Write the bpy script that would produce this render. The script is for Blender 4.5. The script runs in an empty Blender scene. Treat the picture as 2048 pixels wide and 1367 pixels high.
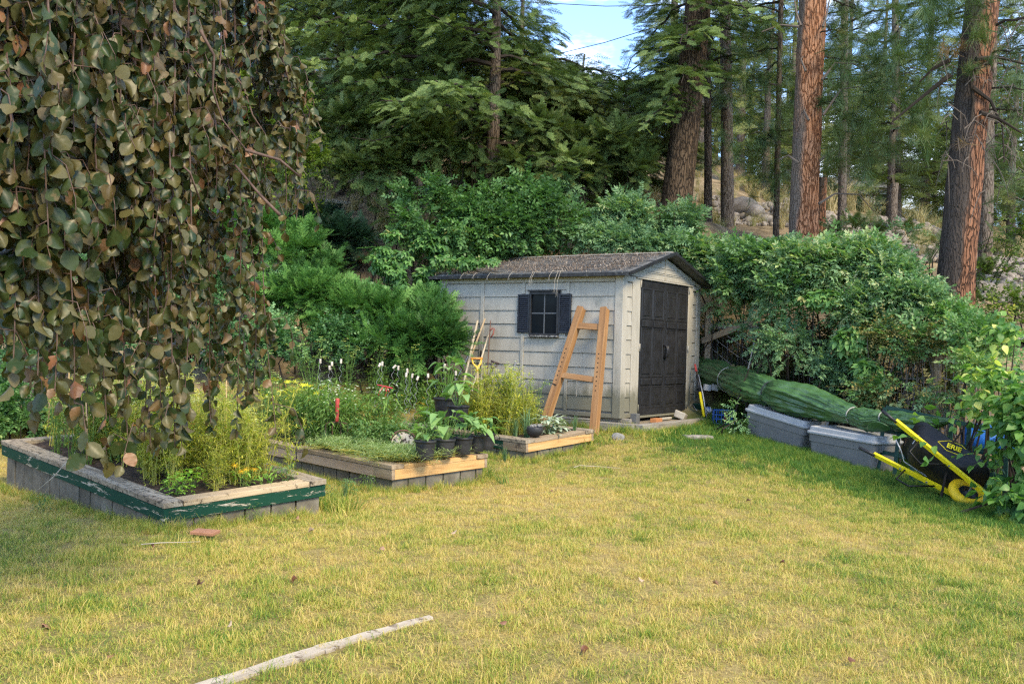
import bpy, bmesh, math, random
import numpy as np
from mathutils import Vector, Matrix
random.seed(7); rng = np.random.default_rng(7)
R = math.radians
scene = bpy.context.scene
COL = scene.collection

# ---------------------------------------------------------------- camera
F, PITCH, ROLL, CAMZ = 1980.0, -0.0053, 0.0284, 1.4      # focal length in photo pixels, tilt, roll, eye height
cam_data = bpy.data.cameras.new('camera')
cam_data.sensor_width = 36.0
cam_data.lens = F / 2048 * 36.0
cam_data.clip_start = 0.05
cam_data.clip_end = 2000
cam = bpy.data.objects.new('camera', cam_data)
cam.matrix_world = Matrix.Translation((0, 0, CAMZ)) @ Matrix.Rotation(math.pi/2 - PITCH, 4, 'X') @ Matrix.Rotation(ROLL, 4, 'Z')
COL.objects.link(cam)
scene.camera = cam

# ---------------------------------------------------------------- light: hazy summer sun from the right, behind the camera
SUN_AZ, SUN_EL = R(146), R(44)          # azimuth clockwise from +Y
world = bpy.data.worlds.new('World'); scene.world = world; world.use_nodes = True
wn, wl = world.node_tree.nodes, world.node_tree.links
wn.clear()
sky = wn.new('ShaderNodeTexSky'); sky.sky_type = 'NISHITA'; sky.sun_disc = False
sky.sun_elevation = SUN_EL; sky.sun_rotation = SUN_AZ
sky.altitude = 400; sky.air_density = 0.8; sky.dust_density = 0.0; sky.ozone_density = 3.0
tc = wn.new('ShaderNodeTexCoord')
mp = wn.new('ShaderNodeMapping'); mp.inputs['Scale'].default_value = (1.0, 1.0, 2.6); mp.inputs['Location'].default_value = (0.35, 0.1, 0.2)
nz = wn.new('ShaderNodeTexNoise'); nz.inputs['Scale'].default_value = 2.6; nz.inputs['Detail'].default_value = 7; nz.inputs['Roughness'].default_value = 0.55
rp = wn.new('ShaderNodeValToRGB'); rp.color_ramp.elements[0].position = 0.53; rp.color_ramp.elements[1].position = 0.68
cm = wn.new('ShaderNodeMix'); cm.data_type = 'RGBA'; cm.inputs['B'].default_value = (9.0, 9.2, 9.6, 1)
bg = wn.new('ShaderNodeBackground'); bg.inputs['Strength'].default_value = 0.15
wo = wn.new('ShaderNodeOutputWorld')
wl.new(tc.outputs['Generated'], mp.inputs['Vector']); wl.new(mp.outputs[0], nz.inputs['Vector']); wl.new(nz.outputs['Fac'], rp.inputs['Fac'])
wl.new(rp.outputs['Color'], cm.inputs['Factor']); wl.new(sky.outputs['Color'], cm.inputs['A']); wl.new(cm.outputs['Result'], bg.inputs['Color'])
wl.new(bg.outputs[0], wo.inputs['Surface'])
sd = bpy.data.lights.new('sun', 'SUN'); sd.energy = 1.8; sd.angle = R(20); sd.color = (1.0, 0.84, 0.56)
sun = bpy.data.objects.new('sun', sd)
sdir = Vector((math.sin(SUN_AZ)*math.cos(SUN_EL), math.cos(SUN_AZ)*math.cos(SUN_EL), math.sin(SUN_EL)))
sun.rotation_euler = sdir.to_track_quat('Z', 'Y').to_euler(); sun.location = (8, -6, 12)
COL.objects.link(sun)
scene.view_settings.view_transform = 'Standard'; scene.view_settings.look = 'None'
scene.view_settings.exposure = 1.82; scene.view_settings.gamma = 1.0; scene.view_settings.use_curve_mapping = False
scene.render.engine = 'CYCLES'
scene.cycles.use_denoising = False
scene.render.film_transparent = False; scene.cycles.pixel_filter_type = 'BLACKMAN_HARRIS'; scene.cycles.filter_width = 1.3
scene.cycles.sample_clamp_indirect = 6.0
scene.cycles.max_bounces = 6; scene.cycles.transparent_max_bounces = 6; scene.cycles.diffuse_bounces = 4

# ---------------------------------------------------------------- helpers
def W(px, py, Y):
    """world point seen at photo pixel (px, py) at distance Y in front of the camera"""
    a, b = px - 1024, 683.5 - py
    cr, sr = math.cos(ROLL), math.sin(ROLL)
    a, b = a*cr - b*sr, a*sr + b*cr
    x, z = a/F, b/F
    c, s = math.cos(PITCH), math.sin(PITCH)
    yy, zz = c + s*z, -s + c*z
    return Vector((x*Y/yy, Y, CAMZ + zz*Y/yy))

class MB:
    """collects shapes into one mesh"""
    def __init__(s): s.v = []; s.f = []; s.mi = []; s.m = 0
    def add(s, vs, fs):
        b = len(s.v); s.v += [tuple(v) for v in vs]
        for f in fs: s.f.append(tuple(b+i for i in f)); s.mi.append(s.m)
        return s
    def box(s, c, size, M=None, taper=1.0):
        hx, hy, hz = size[0]/2, size[1]/2, size[2]/2
        vs = [Vector((x*hx*(taper if z < 0 else 1), y*hy*(taper if z < 0 else 1), z*hz)) for z in (-1, 1) for y in (-1, 1) for x in (-1, 1)]
        c = Vector(c)
        vs = [c + (M @ v if M is not None else v) for v in vs]
        return s.add(vs, [(0,2,3,1),(4,5,7,6),(0,1,5,4),(2,6,7,3),(0,4,6,2),(1,3,7,5)])
    def box2(s, lo, hi, M=None):
        lo, hi = Vector(lo), Vector(hi)
        return s.box((lo+hi)/2, hi-lo, M)
    def beam(s, p0, p1, w, h, up=(0,0,1)):
        p0, p1 = Vector(p0), Vector(p1); d = p1-p0; L = d.length; d.normalize()
        up = Vector(up); x = d.cross(up).normalized(); z = x.cross(d).normalized()
        M = Matrix((x, d, z)).transposed()
        return s.box((p0+p1)/2, (w, L, h), M)
    def tube(s, pts, rad, n=6, cap=True):
        pts = [Vector(p) for p in pts]
        if not hasattr(rad, '__len__'): rad = [rad]*len(pts)
        b = len(s.v); ref = None
        for i, p in enumerate(pts):
            d = (pts[min(i+1, len(pts)-1)] - pts[max(i-1, 0)])
            d = d.normalized() if d.length > 1e-9 else Vector((0,0,1))
            if ref is None: ref = Vector((1,0,0)) if abs(d.x) < .9 else Vector((0,1,0))
            x = (ref - d*ref.dot(d)).normalized(); y = d.cross(x); ref = x
            for k in range(n):
                a = 2*math.pi*k/n
                s.v.append(tuple(p + (x*math.cos(a) + y*math.sin(a))*rad[i]))
        for i in range(len(pts)-1):
            for k in range(n):
                k2 = (k+1) % n
                s.f.append((b+i*n+k, b+i*n+k2, b+(i+1)*n+k2, b+(i+1)*n+k)); s.mi.append(s.m)
        if cap:
            s.f.append(tuple(b+k for k in range(n))[::-1]); s.mi.append(s.m)
            e = b+(len(pts)-1)*n; s.f.append(tuple(e+k for k in range(n))); s.mi.append(s.m)
        return s
    def lathe(s, prof, n=20, c=(0,0,0), M=None):
        c = Vector(c); b = len(s.v)
        for r, z in prof:
            for k in range(n):
                a = 2*math.pi*k/n; v = Vector((r*math.cos(a), r*math.sin(a), z))
                s.v.append(tuple(c + (M @ v if M is not None else v)))
        for i in range(len(prof)-1):
            for k in range(n):
                k2 = (k+1) % n
                s.f.append((b+i*n+k, b+i*n+k2, b+(i+1)*n+k2, b+(i+1)*n+k)); s.mi.append(s.m)
        return s
    def mesh(s, name, mats, origin=(0,0,0), smooth=False):
        me = bpy.data.meshes.new(name); o = Vector(origin)
        me.from_pydata([tuple(Vector(v)-o) for v in s.v], [], s.f)
        for m in (mats if isinstance(mats, (list, tuple)) else [mats]): me.materials.append(m)
        if isinstance(mats, (list, tuple)) and len(mats) > 1: me.polygons.foreach_set('material_index', s.mi)
        if smooth: me.polygons.foreach_set('use_smooth', [True]*len(me.polygons))
        me.validate(); me.update(); return me
    def build(s, name, mats, parent=None, origin=(0,0,0), smooth=False, bevel=0.0):
        return link(name, s.mesh(name, mats, origin, smooth), parent, bevel=bevel)

def link(name, me, parent=None, loc=(0,0,0), rot=(0,0,0), scale=None, bevel=0.0, kind=None):
    o = bpy.data.objects.new(name, me); COL.objects.link(o)
    o.location = loc; o.rotation_euler = rot
    if scale is not None: o.scale = scale if hasattr(scale, '__len__') else (scale,)*3
    if parent is not None: o.parent = parent
    if bevel:
        b = o.modifiers.new('bevel', 'BEVEL'); b.width = bevel; b.segments = 2; b.limit_method = 'ANGLE'
    if kind: o['kind'] = kind
    return o

def tag(o, label=None, cat=None, group=None, kind=None):
    if label: o['label'] = label
    if cat: o['category'] = cat
    if group: o['group'] = group
    if kind: o['kind'] = kind
    return o

def thing(name, label, cat, loc=(0,0,0), rot=(0,0,0), group=None):
    return tag(link(name, None, None, loc, rot), label, cat, group)

def nmesh(name, V, Fc, mats, tint=None, smooth=False, mi=None):
    """fast mesh from numpy arrays; Fc is (n, k) with constant k; tint is one value per face"""
    me = bpy.data.meshes.new(name)
    V = np.asarray(V, dtype=np.float32); Fc = np.asarray(Fc, dtype=np.int32)
    nf, k = Fc.shape
    me.vertices.add(len(V)); me.vertices.foreach_set('co', V.ravel())
    me.loops.add(nf*k); me.loops.foreach_set('vertex_index', Fc.ravel())
    me.polygons.add(nf); me.polygons.foreach_set('loop_start', np.arange(0, nf*k, k, dtype=np.int32))
    me.polygons.foreach_set('loop_total', np.full(nf, k, dtype=np.int32))
    for m in (mats if isinstance(mats, (list, tuple)) else [mats]): me.materials.append(m)
    if mi is not None: me.polygons.foreach_set('material_index', np.asarray(mi, dtype=np.int32))
    if smooth: me.polygons.foreach_set('use_smooth', np.ones(nf, dtype=bool))
    if tint is not None:
        a = me.attributes.new('tint', 'FLOAT', 'FACE'); a.data.foreach_set('value', np.asarray(tint, dtype=np.float32))
    me.update(calc_edges=True); return me

def hash2(ix, iy, seed=0):
    n = (ix*374761393 + iy*668265263 + seed*974634777) & 0x7fffffff
    n = ((n ^ (n >> 13))*1274126177) & 0x7fffffff
    return ((n ^ (n >> 16)) & 0xffff)/65535.0
def vnoise(x, y, seed=0):
    x = np.asarray(x, float); y = np.asarray(y, float)
    ix, iy = np.floor(x).astype(np.int64), np.floor(y).astype(np.int64)
    fx, fy = x-ix, y-iy; fx = fx*fx*(3-2*fx); fy = fy*fy*(3-2*fy)
    a, b, c, d = hash2(ix, iy, seed), hash2(ix+1, iy, seed), hash2(ix, iy+1, seed), hash2(ix+1, iy+1, seed)
    return (a*(1-fx)+b*fx)*(1-fy) + (c*(1-fx)+d*fx)*fy
def fbm(x, y, seed=0, o=4):
    r, a, s = 0, .5, 0
    for i in range(o):
        r = r + a*vnoise(np.asarray(x)*2**i, np.asarray(y)*2**i, seed+i); s += a; a *= .5
    return r/s

# ---------------------------------------------------------------- materials
def newmat(name):
    m = bpy.data.materials.new(name); m.use_nodes = True
    nt = m.node_tree; nt.nodes.clear()
    out = nt.nodes.new('ShaderNodeOutputMaterial'); p = nt.nodes.new('ShaderNodeBsdfPrincipled')
    nt.links.new(p.outputs[0], out.inputs['Surface'])
    return m, nt, p, out
def ramp(nt, fac, stops, interp='LINEAR'):
    r = nt.nodes.new('ShaderNodeValToRGB'); r.color_ramp.interpolation = interp
    e = r.color_ramp.elements
    while len(e) < len(stops): e.new(.5)
    for i, (pos, c) in enumerate(stops):
        e[i].position = pos; e[i].color = (*c, 1) if len(c) == 3 else c
    nt.links.new(fac, r.inputs['Fac']); return r.outputs['Color']
def noise(nt, vec, scale, detail=4, rough=.55, dist=0.0):
    n = nt.nodes.new('ShaderNodeTexNoise'); n.inputs['Scale'].default_value = scale; n.inputs['Detail'].default_value = detail
    n.inputs['Roughness'].default_value = rough; n.inputs['Distortion'].default_value = dist
    nt.links.new(vec, n.inputs['Vector']); return n.outputs['Fac']
def mapping(nt, vec, scale=(1,1,1), rot=(0,0,0), loc=(0,0,0)):
    m = nt.nodes.new('ShaderNodeMapping'); m.inputs['Scale'].default_value = scale; m.inputs['Rotation'].default_value = rot; m.inputs['Location'].default_value = loc
    nt.links.new(vec, m.inputs['Vector']); return m.outputs[0]
def mixc(nt, fac, a, b, mode='MIX'):
    m = nt.nodes.new('ShaderNodeMix'); m.data_type = 'RGBA'; m.blend_type = mode
    for s, v in (('Factor', fac), ('A', a), ('B', b)):
        if isinstance(v, (int, float)): m.inputs[s].default_value = v
        elif isinstance(v, (tuple, list)): m.inputs[s].default_value = (*v, 1) if len(v) == 3 else v
        else: nt.links.new(v, m.inputs[s])
    return m.outputs['Result']
def mathn(nt, op, a, b=0.0, c=None):
    m = nt.nodes.new('ShaderNodeMath'); m.operation = op
    for i, v in enumerate((a, b) if c is None else (a, b, c)):
        if isinstance(v, (int, float)): m.inputs[i].default_value = v
        else: nt.links.new(v, m.inputs[i])
    return m.outputs[0]
def bump(nt, p, h, strength=.3, dist=.01):
    b = nt.nodes.new('ShaderNodeBump'); b.inputs['Strength'].default_value = strength; b.inputs['Distance'].default_value = dist
    nt.links.new(h, b.inputs['Height']); nt.links.new(b.outputs[0], p.inputs['Normal'])
def coord(nt, which='Object'):
    return nt.nodes.new('ShaderNodeTexCoord').outputs[which]
def orand(nt): return nt.nodes.new('ShaderNodeObjectInfo').outputs['Random']
def offset_by_random(nt, vec):
    v = nt.nodes.new('ShaderNodeVectorMath'); v.operation = 'ADD'
    c = nt.nodes.new('ShaderNodeCombineXYZ'); r = orand(nt)
    for i, k in enumerate((31.7, 17.3, 53.1)): nt.links.new(mathn(nt, 'MULTIPLY', r, k), c.inputs[i])
    nt.links.new(vec, v.inputs[0]); nt.links.new(c.outputs[0], v.inputs[1]); return v.outputs[0]

def surf(name, stops, scale=6, detail=5, rough=.8, stretch=(1,1,1), bstr=.3, bscale=None, spec=.3, dirt=None, metallic=0, vary=0.0, bdist=.004):
    """mottled surface: noise-driven colour, fine relief, optional dirt blotches"""
    m, nt, p, out = newmat(name)
    v = offset_by_random(nt, coord(nt)); vm = mapping(nt, v, stretch)
    n = noise(nt, vm, scale, detail, .6)
    c = ramp(nt, n, stops)
    if dirt:
        dn = noise(nt, v, dirt[1], 5, .65)
        f = ramp(nt, dn, [(dirt[2], (0,0,0)), (min(dirt[2]+.14, 1), (1,1,1))])
        c = mixc(nt, f, c, dirt[0])
    if vary:
        hs = nt.nodes.new('ShaderNodeHueSaturation'); nt.links.new(c, hs.inputs['Color'])
        nt.links.new(mathn(nt, 'MULTIPLY_ADD', orand(nt), vary, 1-vary/2), hs.inputs['Value']); c = hs.outputs[0]
    nt.links.new(c, p.inputs['Base Color'])
    p.inputs['Roughness'].default_value = rough; p.inputs['Metallic'].default_value = metallic
    p.inputs['Specular IOR Level'].default_value = spec
    if bstr: bump(nt, p, noise(nt, vm, bscale or scale*4, 5, .65), bstr, bdist)
    return m

def wood(name, stops, axis=1, scale=18, rough=.75, bstr=.4, dirt=None, paint=None):
    """timber with grain along one object axis; paint=(colour, coverage) flakes off in patches"""
    m, nt, p, out = newmat(name)
    v = offset_by_random(nt, coord(nt))
    st = [1, 1, 1]; st[axis] = .07
    vm = mapping(nt, v, tuple(st))
    g = noise(nt, vm, scale, 6, .6, .6); g2 = noise(nt, vm, scale*5, 4, .6)
    f = mathn(nt, 'ADD', mathn(nt, 'MULTIPLY', g, .7), mathn(nt, 'MULTIPLY', g2, .3))
    c = ramp(nt, f, stops); h = g2
    if dirt:
        dn = noise(nt, v, dirt[1], 6, .7)
        c = mixc(nt, ramp(nt, dn, [(dirt[2], (0,0,0)), (dirt[2]+.08, (1,1,1))]), c, dirt[0])
    if paint:
        st2 = [1, 1, 1]; st2[axis] = .13
        pn = noise(nt, mapping(nt, v, tuple(st2)), 17, 8, .75, .5)
        k = ramp(nt, pn, [(paint[1], (1,1,1)), (paint[1]+.015, (0,0,0))])
        c = mixc(nt, k, c, mixc(nt, g, paint[0], tuple(q*1.35 for q in paint[0])))
        h = mathn(nt, 'ADD', mathn(nt, 'MULTIPLY', k, .8), mathn(nt, 'MULTIPLY', g2, .3))
    nt.links.new(c, p.inputs['Base Color']); p.inputs['Roughness'].default_value = rough; p.inputs['Specular IOR Level'].default_value = .25
    bump(nt, p, h, bstr, .004)
    return m

def plain(name, col, rough=.5, metallic=0, spec=.5, vary=.15, bstr=.15):
    lo = tuple(c*(1-vary) for c in col); hi = tuple(min(c*(1+vary), 1) for c in col)
    return surf(name, [(.3, lo), (.7, hi)], 9, 4, rough, bstr=bstr, spec=spec, metallic=metallic)

def leafm(name, stops, src='INSTANCER', rough=.5, trans=.3, tcol=None, spec=.3, back=None, leafvar=.35, gain=1.0):
    """leaf: ramp colour by a per-leaf value, part of the light passes through"""
    m, nt, p, out = newmat(name)
    stops = [(a, tuple(min(q*gain, .85) for q in c)) for a, c in stops]
    if src == 'OBJECT': t = orand(nt)
    else:
        a = nt.nodes.new('ShaderNodeAttribute'); a.attribute_type = src; a.attribute_name = 'tint'; t = a.outputs['Fac']
    if src != 'GEOMETRY':
        b = nt.nodes.new('ShaderNodeAttribute'); b.attribute_type = 'GEOMETRY'; b.attribute_name = 'tint'
        t = mathn(nt, 'ADD', t, mathn(nt, 'MULTIPLY', mathn(nt, 'SUBTRACT', b.outputs['Fac'], .5), leafvar))
    c = ramp(nt, t, stops)
    if back:
        e_ = noise(nt, coord(nt) if src != 'OBJECT' else offset_by_random(nt, coord(nt)), 26, 2); c = mixc(nt, ramp(nt, e_, [(.56, (0,0,0)), (.70, (.75,.75,.75))]), c, (.17,.125,.055))
        g = nt.nodes.new('ShaderNodeNewGeometry'); c = mixc(nt, g.outputs['Backfacing'], c, mixc(nt, .65, c, back))
    if src == 'OBJECT' or back:
        n = noise(nt, offset_by_random(nt, coord(nt)), 22, 3); c = mixc(nt, mathn(nt, 'MULTIPLY', n, .55), c, mixc(nt, 1.0, c, (.45, .42, .4), 'MULTIPLY'))
    nt.links.new(c, p.inputs['Base Color']); p.inputs['Roughness'].default_value = rough; p.inputs['Specular IOR Level'].default_value = spec
    if trans:
        tr = nt.nodes.new('ShaderNodeBsdfTranslucent')
        nt.links.new(mixc(nt, 1.0, c, tcol or (1.3, 1.5, .6), 'MULTIPLY'), tr.inputs['Color'])
        mx = nt.nodes.new('ShaderNodeMixShader'); mx.inputs[0].default_value = trans
        nt.links.new(p.outputs[0], mx.inputs[1]); nt.links.new(tr.outputs[0], mx.inputs[2]); nt.links.new(mx.outputs[0], out.inputs['Surface'])
    return m

# ---------------------------------------------------------------- scattering (one object = one mass of leaves, needles, grass)
_ng = {}
def scatter_group(srcs):
    key = tuple(s.name for s in srcs)
    if key in _ng: return _ng[key]
    ng = bpy.data.node_groups.new('scatter', 'GeometryNodeTree')
    ng.interface.new_socket('Geometry', in_out='INPUT', socket_type='NodeSocketGeometry')
    ng.interface.new_socket('Geometry', in_out='OUTPUT', socket_type='NodeSocketGeometry')
    N, L = ng.nodes, ng.links
    gi, go = N.new('NodeGroupInput'), N.new('NodeGroupOutput')
    iop = N.new('GeometryNodeInstanceOnPoints')
    join = N.new('GeometryNodeJoinGeometry')
    for s in reversed(srcs):
        oi = N.new('GeometryNodeObjectInfo'); oi.inputs['Object'].default_value = s; oi.inputs['As Instance'].default_value = True
        L.new(oi.outputs['Geometry'], join.inputs[0])
    def attr(name, typ):
        a = N.new('GeometryNodeInputNamedAttribute'); a.data_type = typ; a.inputs['Name'].default_value = name; return a.outputs['Attribute']
    e2r = N.new('FunctionNodeEulerToRotation'); L.new(attr('rot', 'FLOAT_VECTOR'), e2r.inputs[0])
    L.new(gi.outputs[0], iop.inputs['Points']); L.new(join.outputs[0], iop.inputs['Instance'])
    iop.inputs['Pick Instance'].default_value = True
    L.new(attr('pick', 'INT'), iop.inputs['Instance Index'])
    L.new(e2r.outputs[0], iop.inputs['Rotation']); L.new(attr('scl', 'FLOAT'), iop.inputs['Scale'])
    L.new(iop.outputs[0], go.inputs[0])
    _ng[key] = ng; return ng

def source(name, me):
    return bpy.data.objects.new(name, me)      # never linked to the scene: only the scatter uses its mesh

def scatter(name, P, rot, scl, tint, srcs, parent=None, origin=(0,0,0), kind='stuff'):
    P = np.asarray(P, dtype=np.float32) - np.asarray(origin, dtype=np.float32); n = len(P)
    me = bpy.data.meshes.new(name); me.vertices.add(n); me.vertices.foreach_set('co', P.ravel())
    a = me.attributes.new('rot', 'FLOAT_VECTOR', 'POINT'); a.data.foreach_set('vector', np.asarray(rot, dtype=np.float32).ravel())
    a = me.attributes.new('scl', 'FLOAT', 'POINT'); a.data.foreach_set('value', np.asarray(scl, dtype=np.float32))
    a = me.attributes.new('tint', 'FLOAT', 'POINT'); a.data.foreach_set('value', np.asarray(tint, dtype=np.float32))
    a = me.attributes.new('pick', 'INT', 'POINT'); a.data.foreach_set('value', rng.integers(0, len(srcs), n).astype(np.int32))
    o = link(name, me, parent); o['kind'] = kind
    md = o.modifiers.new('scatter', 'NODES'); md.node_group = scatter_group(srcs)
    return o

def basis(z, spin):
    """rotation matrices whose local z points along z and local x is turned by spin about it"""
    z = np.asarray(z, float); z = z/np.maximum(np.linalg.norm(z, axis=1, keepdims=True), 1e-9)
    ref = np.where(np.abs(z[:, 2:3]) > .95, np.array([[1., 0, 0]]), np.array([[0, 0, 1.]]))
    x = np.cross(ref, z); x /= np.maximum(np.linalg.norm(x, axis=1, keepdims=True), 1e-9)
    y = np.cross(z, x); c, s = np.cos(spin)[:, None], np.sin(spin)[:, None]
    return np.stack([x*c+y*s, -x*s+y*c, z], axis=2)
def euler(M):
    ry = -np.arcsin(np.clip(M[:, 2, 0], -1, 1))
    return np.stack([np.arctan2(M[:, 2, 1], M[:, 2, 2]), ry, np.arctan2(M[:, 1, 0], M[:, 0, 0])], axis=1)
def rots(z, spin): return euler(basis(z, np.asarray(spin, float)))
def frame(x, zhint):
    """rotation matrices with local x along x and local z as near zhint as possible"""
    x = np.asarray(x, float); x = x/np.maximum(np.linalg.norm(x, axis=1, keepdims=True), 1e-9)
    zhint = np.broadcast_to(np.asarray(zhint, float), x.shape)
    y = np.cross(zhint, x); y /= np.maximum(np.linalg.norm(y, axis=1, keepdims=True), 1e-9)
    return np.stack([x, y, np.cross(x, y)], axis=2)
# ================================================================ the ground
GP = []
def gp(px, py, Y): p = W(px, py, Y); GP.append((p.x, p.y, p.z))
for a in [(325,1058,6.8),(779,987,9.0),(950,962,9.9),(1053,925,11.0),(1169,893,11.8),(1277,867,12.4),(1430,846,13.9),(1490,874,12.8),(1592,902,11.9),
          (1615,914,11.5),(1735,950,10.7),(1900,1008,9.7),(2048,1040,8.7),(1200,880,12.2)]: gp(*a)
GP += [(-4.7,9.1,.0),(-3.6,7.8,.03),(0,3.4,0),(-2.6,3.4,0),(2.6,3.4,.02),(0,0,0),(-6,0,0),(6,0,0),(0,-6,0),(-8,-8,0),(8,-8,0),(2.5,6,.02),(1.5,9,.12),(0,7,.05),(-5.5,5,0),(6,6,-.1),(-9,6,0),(-8,9,.1),
       (-2.4,11.2,.18),(-.6,12.7,.32),(-4.6,10.9,.12),(1.4,12.5,.36),(-.2,13.4,.4),(3.5,7,-.05)]
# behind the low wall (left) and behind the fence (right) the bank climbs to a terrace and a dry hill
GP += [(-6.6,11.9,.6),(-4.4,12.6,.75),(-2.3,13.9,.95),(-1.4,15.2,1.2),(.6,16.2,1.5),(2.6,16.0,1.4),(3.9,14.9,1.2),(3.6,14.3,.5),(4.9,12.9,.3),(5.6,13.8,1.3),(6.0,11.6,.3),(7.0,12.6,1.4),(7.2,10.4,.2),(8.4,11.2,1.2),(9,8,.1),
       (-10,13,1.2),(-6.5,14.5,1.7),(-3.5,16,2.2)]
for a in [(530,470,18),(640,430,20.5),(400,470,19),(985,400,18.5),(850,265,28),(1100,245,30),(1400,370,24),(1480,442,21),(1470,470,18.2),(1600,492,16.2),(1345,440,17.2),(1800,440,21),(1800,505,17.5),
          (2000,590,16),(2020,664,13.6),(1905,640,13.7),(1950,500,22),(2048,520,20),(200,300,28),(600,300,27),(1650,425,30),(2000,470,34),(1400,330,33)]: gp(*a)
GP += [(-14,40,12.5),(0,42,12.8),(14,42,7.5),(26,40,5.6),(-26,32,11),(-18,20,5.5),(16,24,4.6),(15,15,2.4),(-14,14,1.8)]
GP = np.array(GP)
_d = np.hypot(GP[:, None, 0]-GP[None, :, 0], GP[:, None, 1]-GP[None, :, 1])
_A = np.block([[-_d - 0.02*np.eye(len(GP))*-1, np.c_[np.ones(len(GP)), GP[:, :2]]], [np.r_[np.ones((1, len(GP))), GP[:, :2].T], np.zeros((3, 3))]])
_w = np.linalg.solve(_A, np.r_[GP[:, 2], 0, 0, 0])
def gza(x, y):
    x = np.asarray(x, float).ravel(); y = np.asarray(y, float).ravel(); out = np.empty(len(x))
    for i in range(0, len(x), 20000):
        xs, ys = x[i:i+20000], y[i:i+20000]
        d = np.hypot(xs[:, None]-GP[None, :, 0], ys[:, None]-GP[None, :, 1])
        out[i:i+20000] = -d @ _w[:-3] + _w[-3] + _w[-2]*xs + _w[-1]*ys
    # far away the land levels off
    k = np.clip((np.hypot(x, y)-45)/40, 0, 1); return out*(1-k) + k*(6+3*np.sin(x*.02))
def gz(x, y): return float(gza([x], [y])[0])

def lawn_boundary(x, y):
    """>0 on the lawn side of the low wall / fence line"""
    pts = [(-12, 10.2), (-5.6, 11.3), (-1.2, 14.45), (1.2, 12.9), (3.2, 14.9), (4.4, 13.1), (5.6, 11.1), (7.0, 9.1), (9, 7.2), (14, 5)]
    bx, by = np.array([p[0] for p in pts]), np.array([p[1] for p in pts])
    return np.interp(x, bx, by) - y
def greenness(x, y):
    """0 = straw dry, 1 = lush, from large soft patches; lush along the fence and the beds"""
    g = .36 + .74*(fbm(x*.8+3, y*.8, 5)-.5) + .50*(fbm(x*5.2, y*5.2, 9)-.5) + .55*(fbm(x*13, y*13, 19, 2)-.5)
    d = np.interp(x, [1.2,2.9,3.5,4.0,4.4,4.7,6.5], [13.3,13.0,11.9,10.9,9.6,8.6,5.0]) - y
    right = np.clip((x-1.2)/2.0, 0, 1)
    g = g + right*1.1*np.clip(1.3-np.clip(d-.3, 0, 9)/2.0+.5*(fbm(x*1.7, y*1.7, 44)-.5), 0, 1) + .12*np.clip((x-1.5)/2.5, 0, 1)
    g = g - .14*np.exp(-((x-.9)**2+(y-8.3)**2)/5) + .12*np.exp(-((x+2.6)**2+(y-5.2)**2)/1.2)
    return np.clip(g, 0, 1)

def ground_material():
    m, nt, p, out = newmat('earth')
    v = coord(nt, 'Object')
    a = nt.nodes.new('ShaderNodeAttribute'); a.attribute_name = 'green'
    n1 = noise(nt, v, 3, 6, .7); n2 = noise(nt, v, 45, 4, .7)
    dry = ramp(nt, n2, [(.3, (.15, .105, .045)), (.5, (.31, .23, .09)), (.72, (.46, .36, .14))])
    wet = ramp(nt, n2, [(.3, (.03, .04, .015)), (.7, (.12, .14, .04))])
    lawn = mixc(nt, a.outputs['Fac'], dry, wet)
    hill = ramp(nt, n1, [(.32, (.10, .08, .05)), (.5, (.22, .165, .10)), (.62, (.31, .24, .15)), (.75, (.15, .115, .07))])
    b = nt.nodes.new('ShaderNodeAttribute'); b.attribute_name = 'hill'
    nt.links.new(mixc(nt, b.outputs['Fac'], lawn, hill), p.inputs['Base Color'])
    p.inputs['Roughness'].default_value = .95; p.inputs['Specular IOR Level'].default_value = .1
    bump(nt, p, n2, .6, .02); return m
M_GROUND = ground_material()
def grid_ground():
    xs = np.concatenate([-np.geomspace(400, 14, 16), np.arange(-13, 13.01, .2), np.geomspace(14, 400, 16)])
    ys = np.concatenate([-np.geomspace(200, 9, 12), np.arange(-8, 2, .5), np.arange(2, 20, .2), np.arange(20, 42, .6), np.geomspace(43, 600, 18)])
    X, Y = np.meshgrid(xs, ys); Z = gza(X, Y).reshape(X.shape)
    d = lawn_boundary(X, Y)
    Z = Z + (fbm(X*2.5, Y*2.5, 3)-.5)*np.where(d > 0, .03, .12) + np.where(d < -2, (fbm(X*.8, Y*.8, 4)-.5)*.5, 0)
    nx, ny = len(xs), len(ys)
    i = np.arange(nx-1)[None, :] + np.arange(ny-1)[:, None]*nx; i = i.ravel()
    me = nmesh('ground', np.c_[X.ravel(), Y.ravel(), Z.ravel()], np.c_[i, i+1, i+1+nx, i+nx], M_GROUND, smooth=True)
    a = me.attributes.new('green', 'FLOAT', 'POINT'); a.data.foreach_set('value', greenness(X, Y).ravel().astype(np.float32))
    a = me.attributes.new('hill', 'FLOAT', 'POINT'); a.data.foreach_set('value', np.clip(-d.ravel()*2+.3, 0, 1).astype(np.float32))
    o = link('ground', me); o['kind'] = 'structure'; return o
GROUND = grid_ground()
from mathutils.bvhtree import BVHTree
_gm = GROUND.data
_bvh = BVHTree.FromPolygons([v.co for v in _gm.vertices], [tuple(p.vertices) for p in _gm.polygons])
def gh(x, y):
    h = _bvh.ray_cast(Vector((x, y, 60)), Vector((0, 0, -1)))
    return h[0].z if h[0] else gz(x, y)
def hit(px, py):
    """the ground point seen at a photo pixel"""
    o = Vector((0, 0, CAMZ)); h = _bvh.ray_cast(o, (W(px, py, 10)-o).normalized())
    return h[0] if h[0] else W(px, py, 10)
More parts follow.
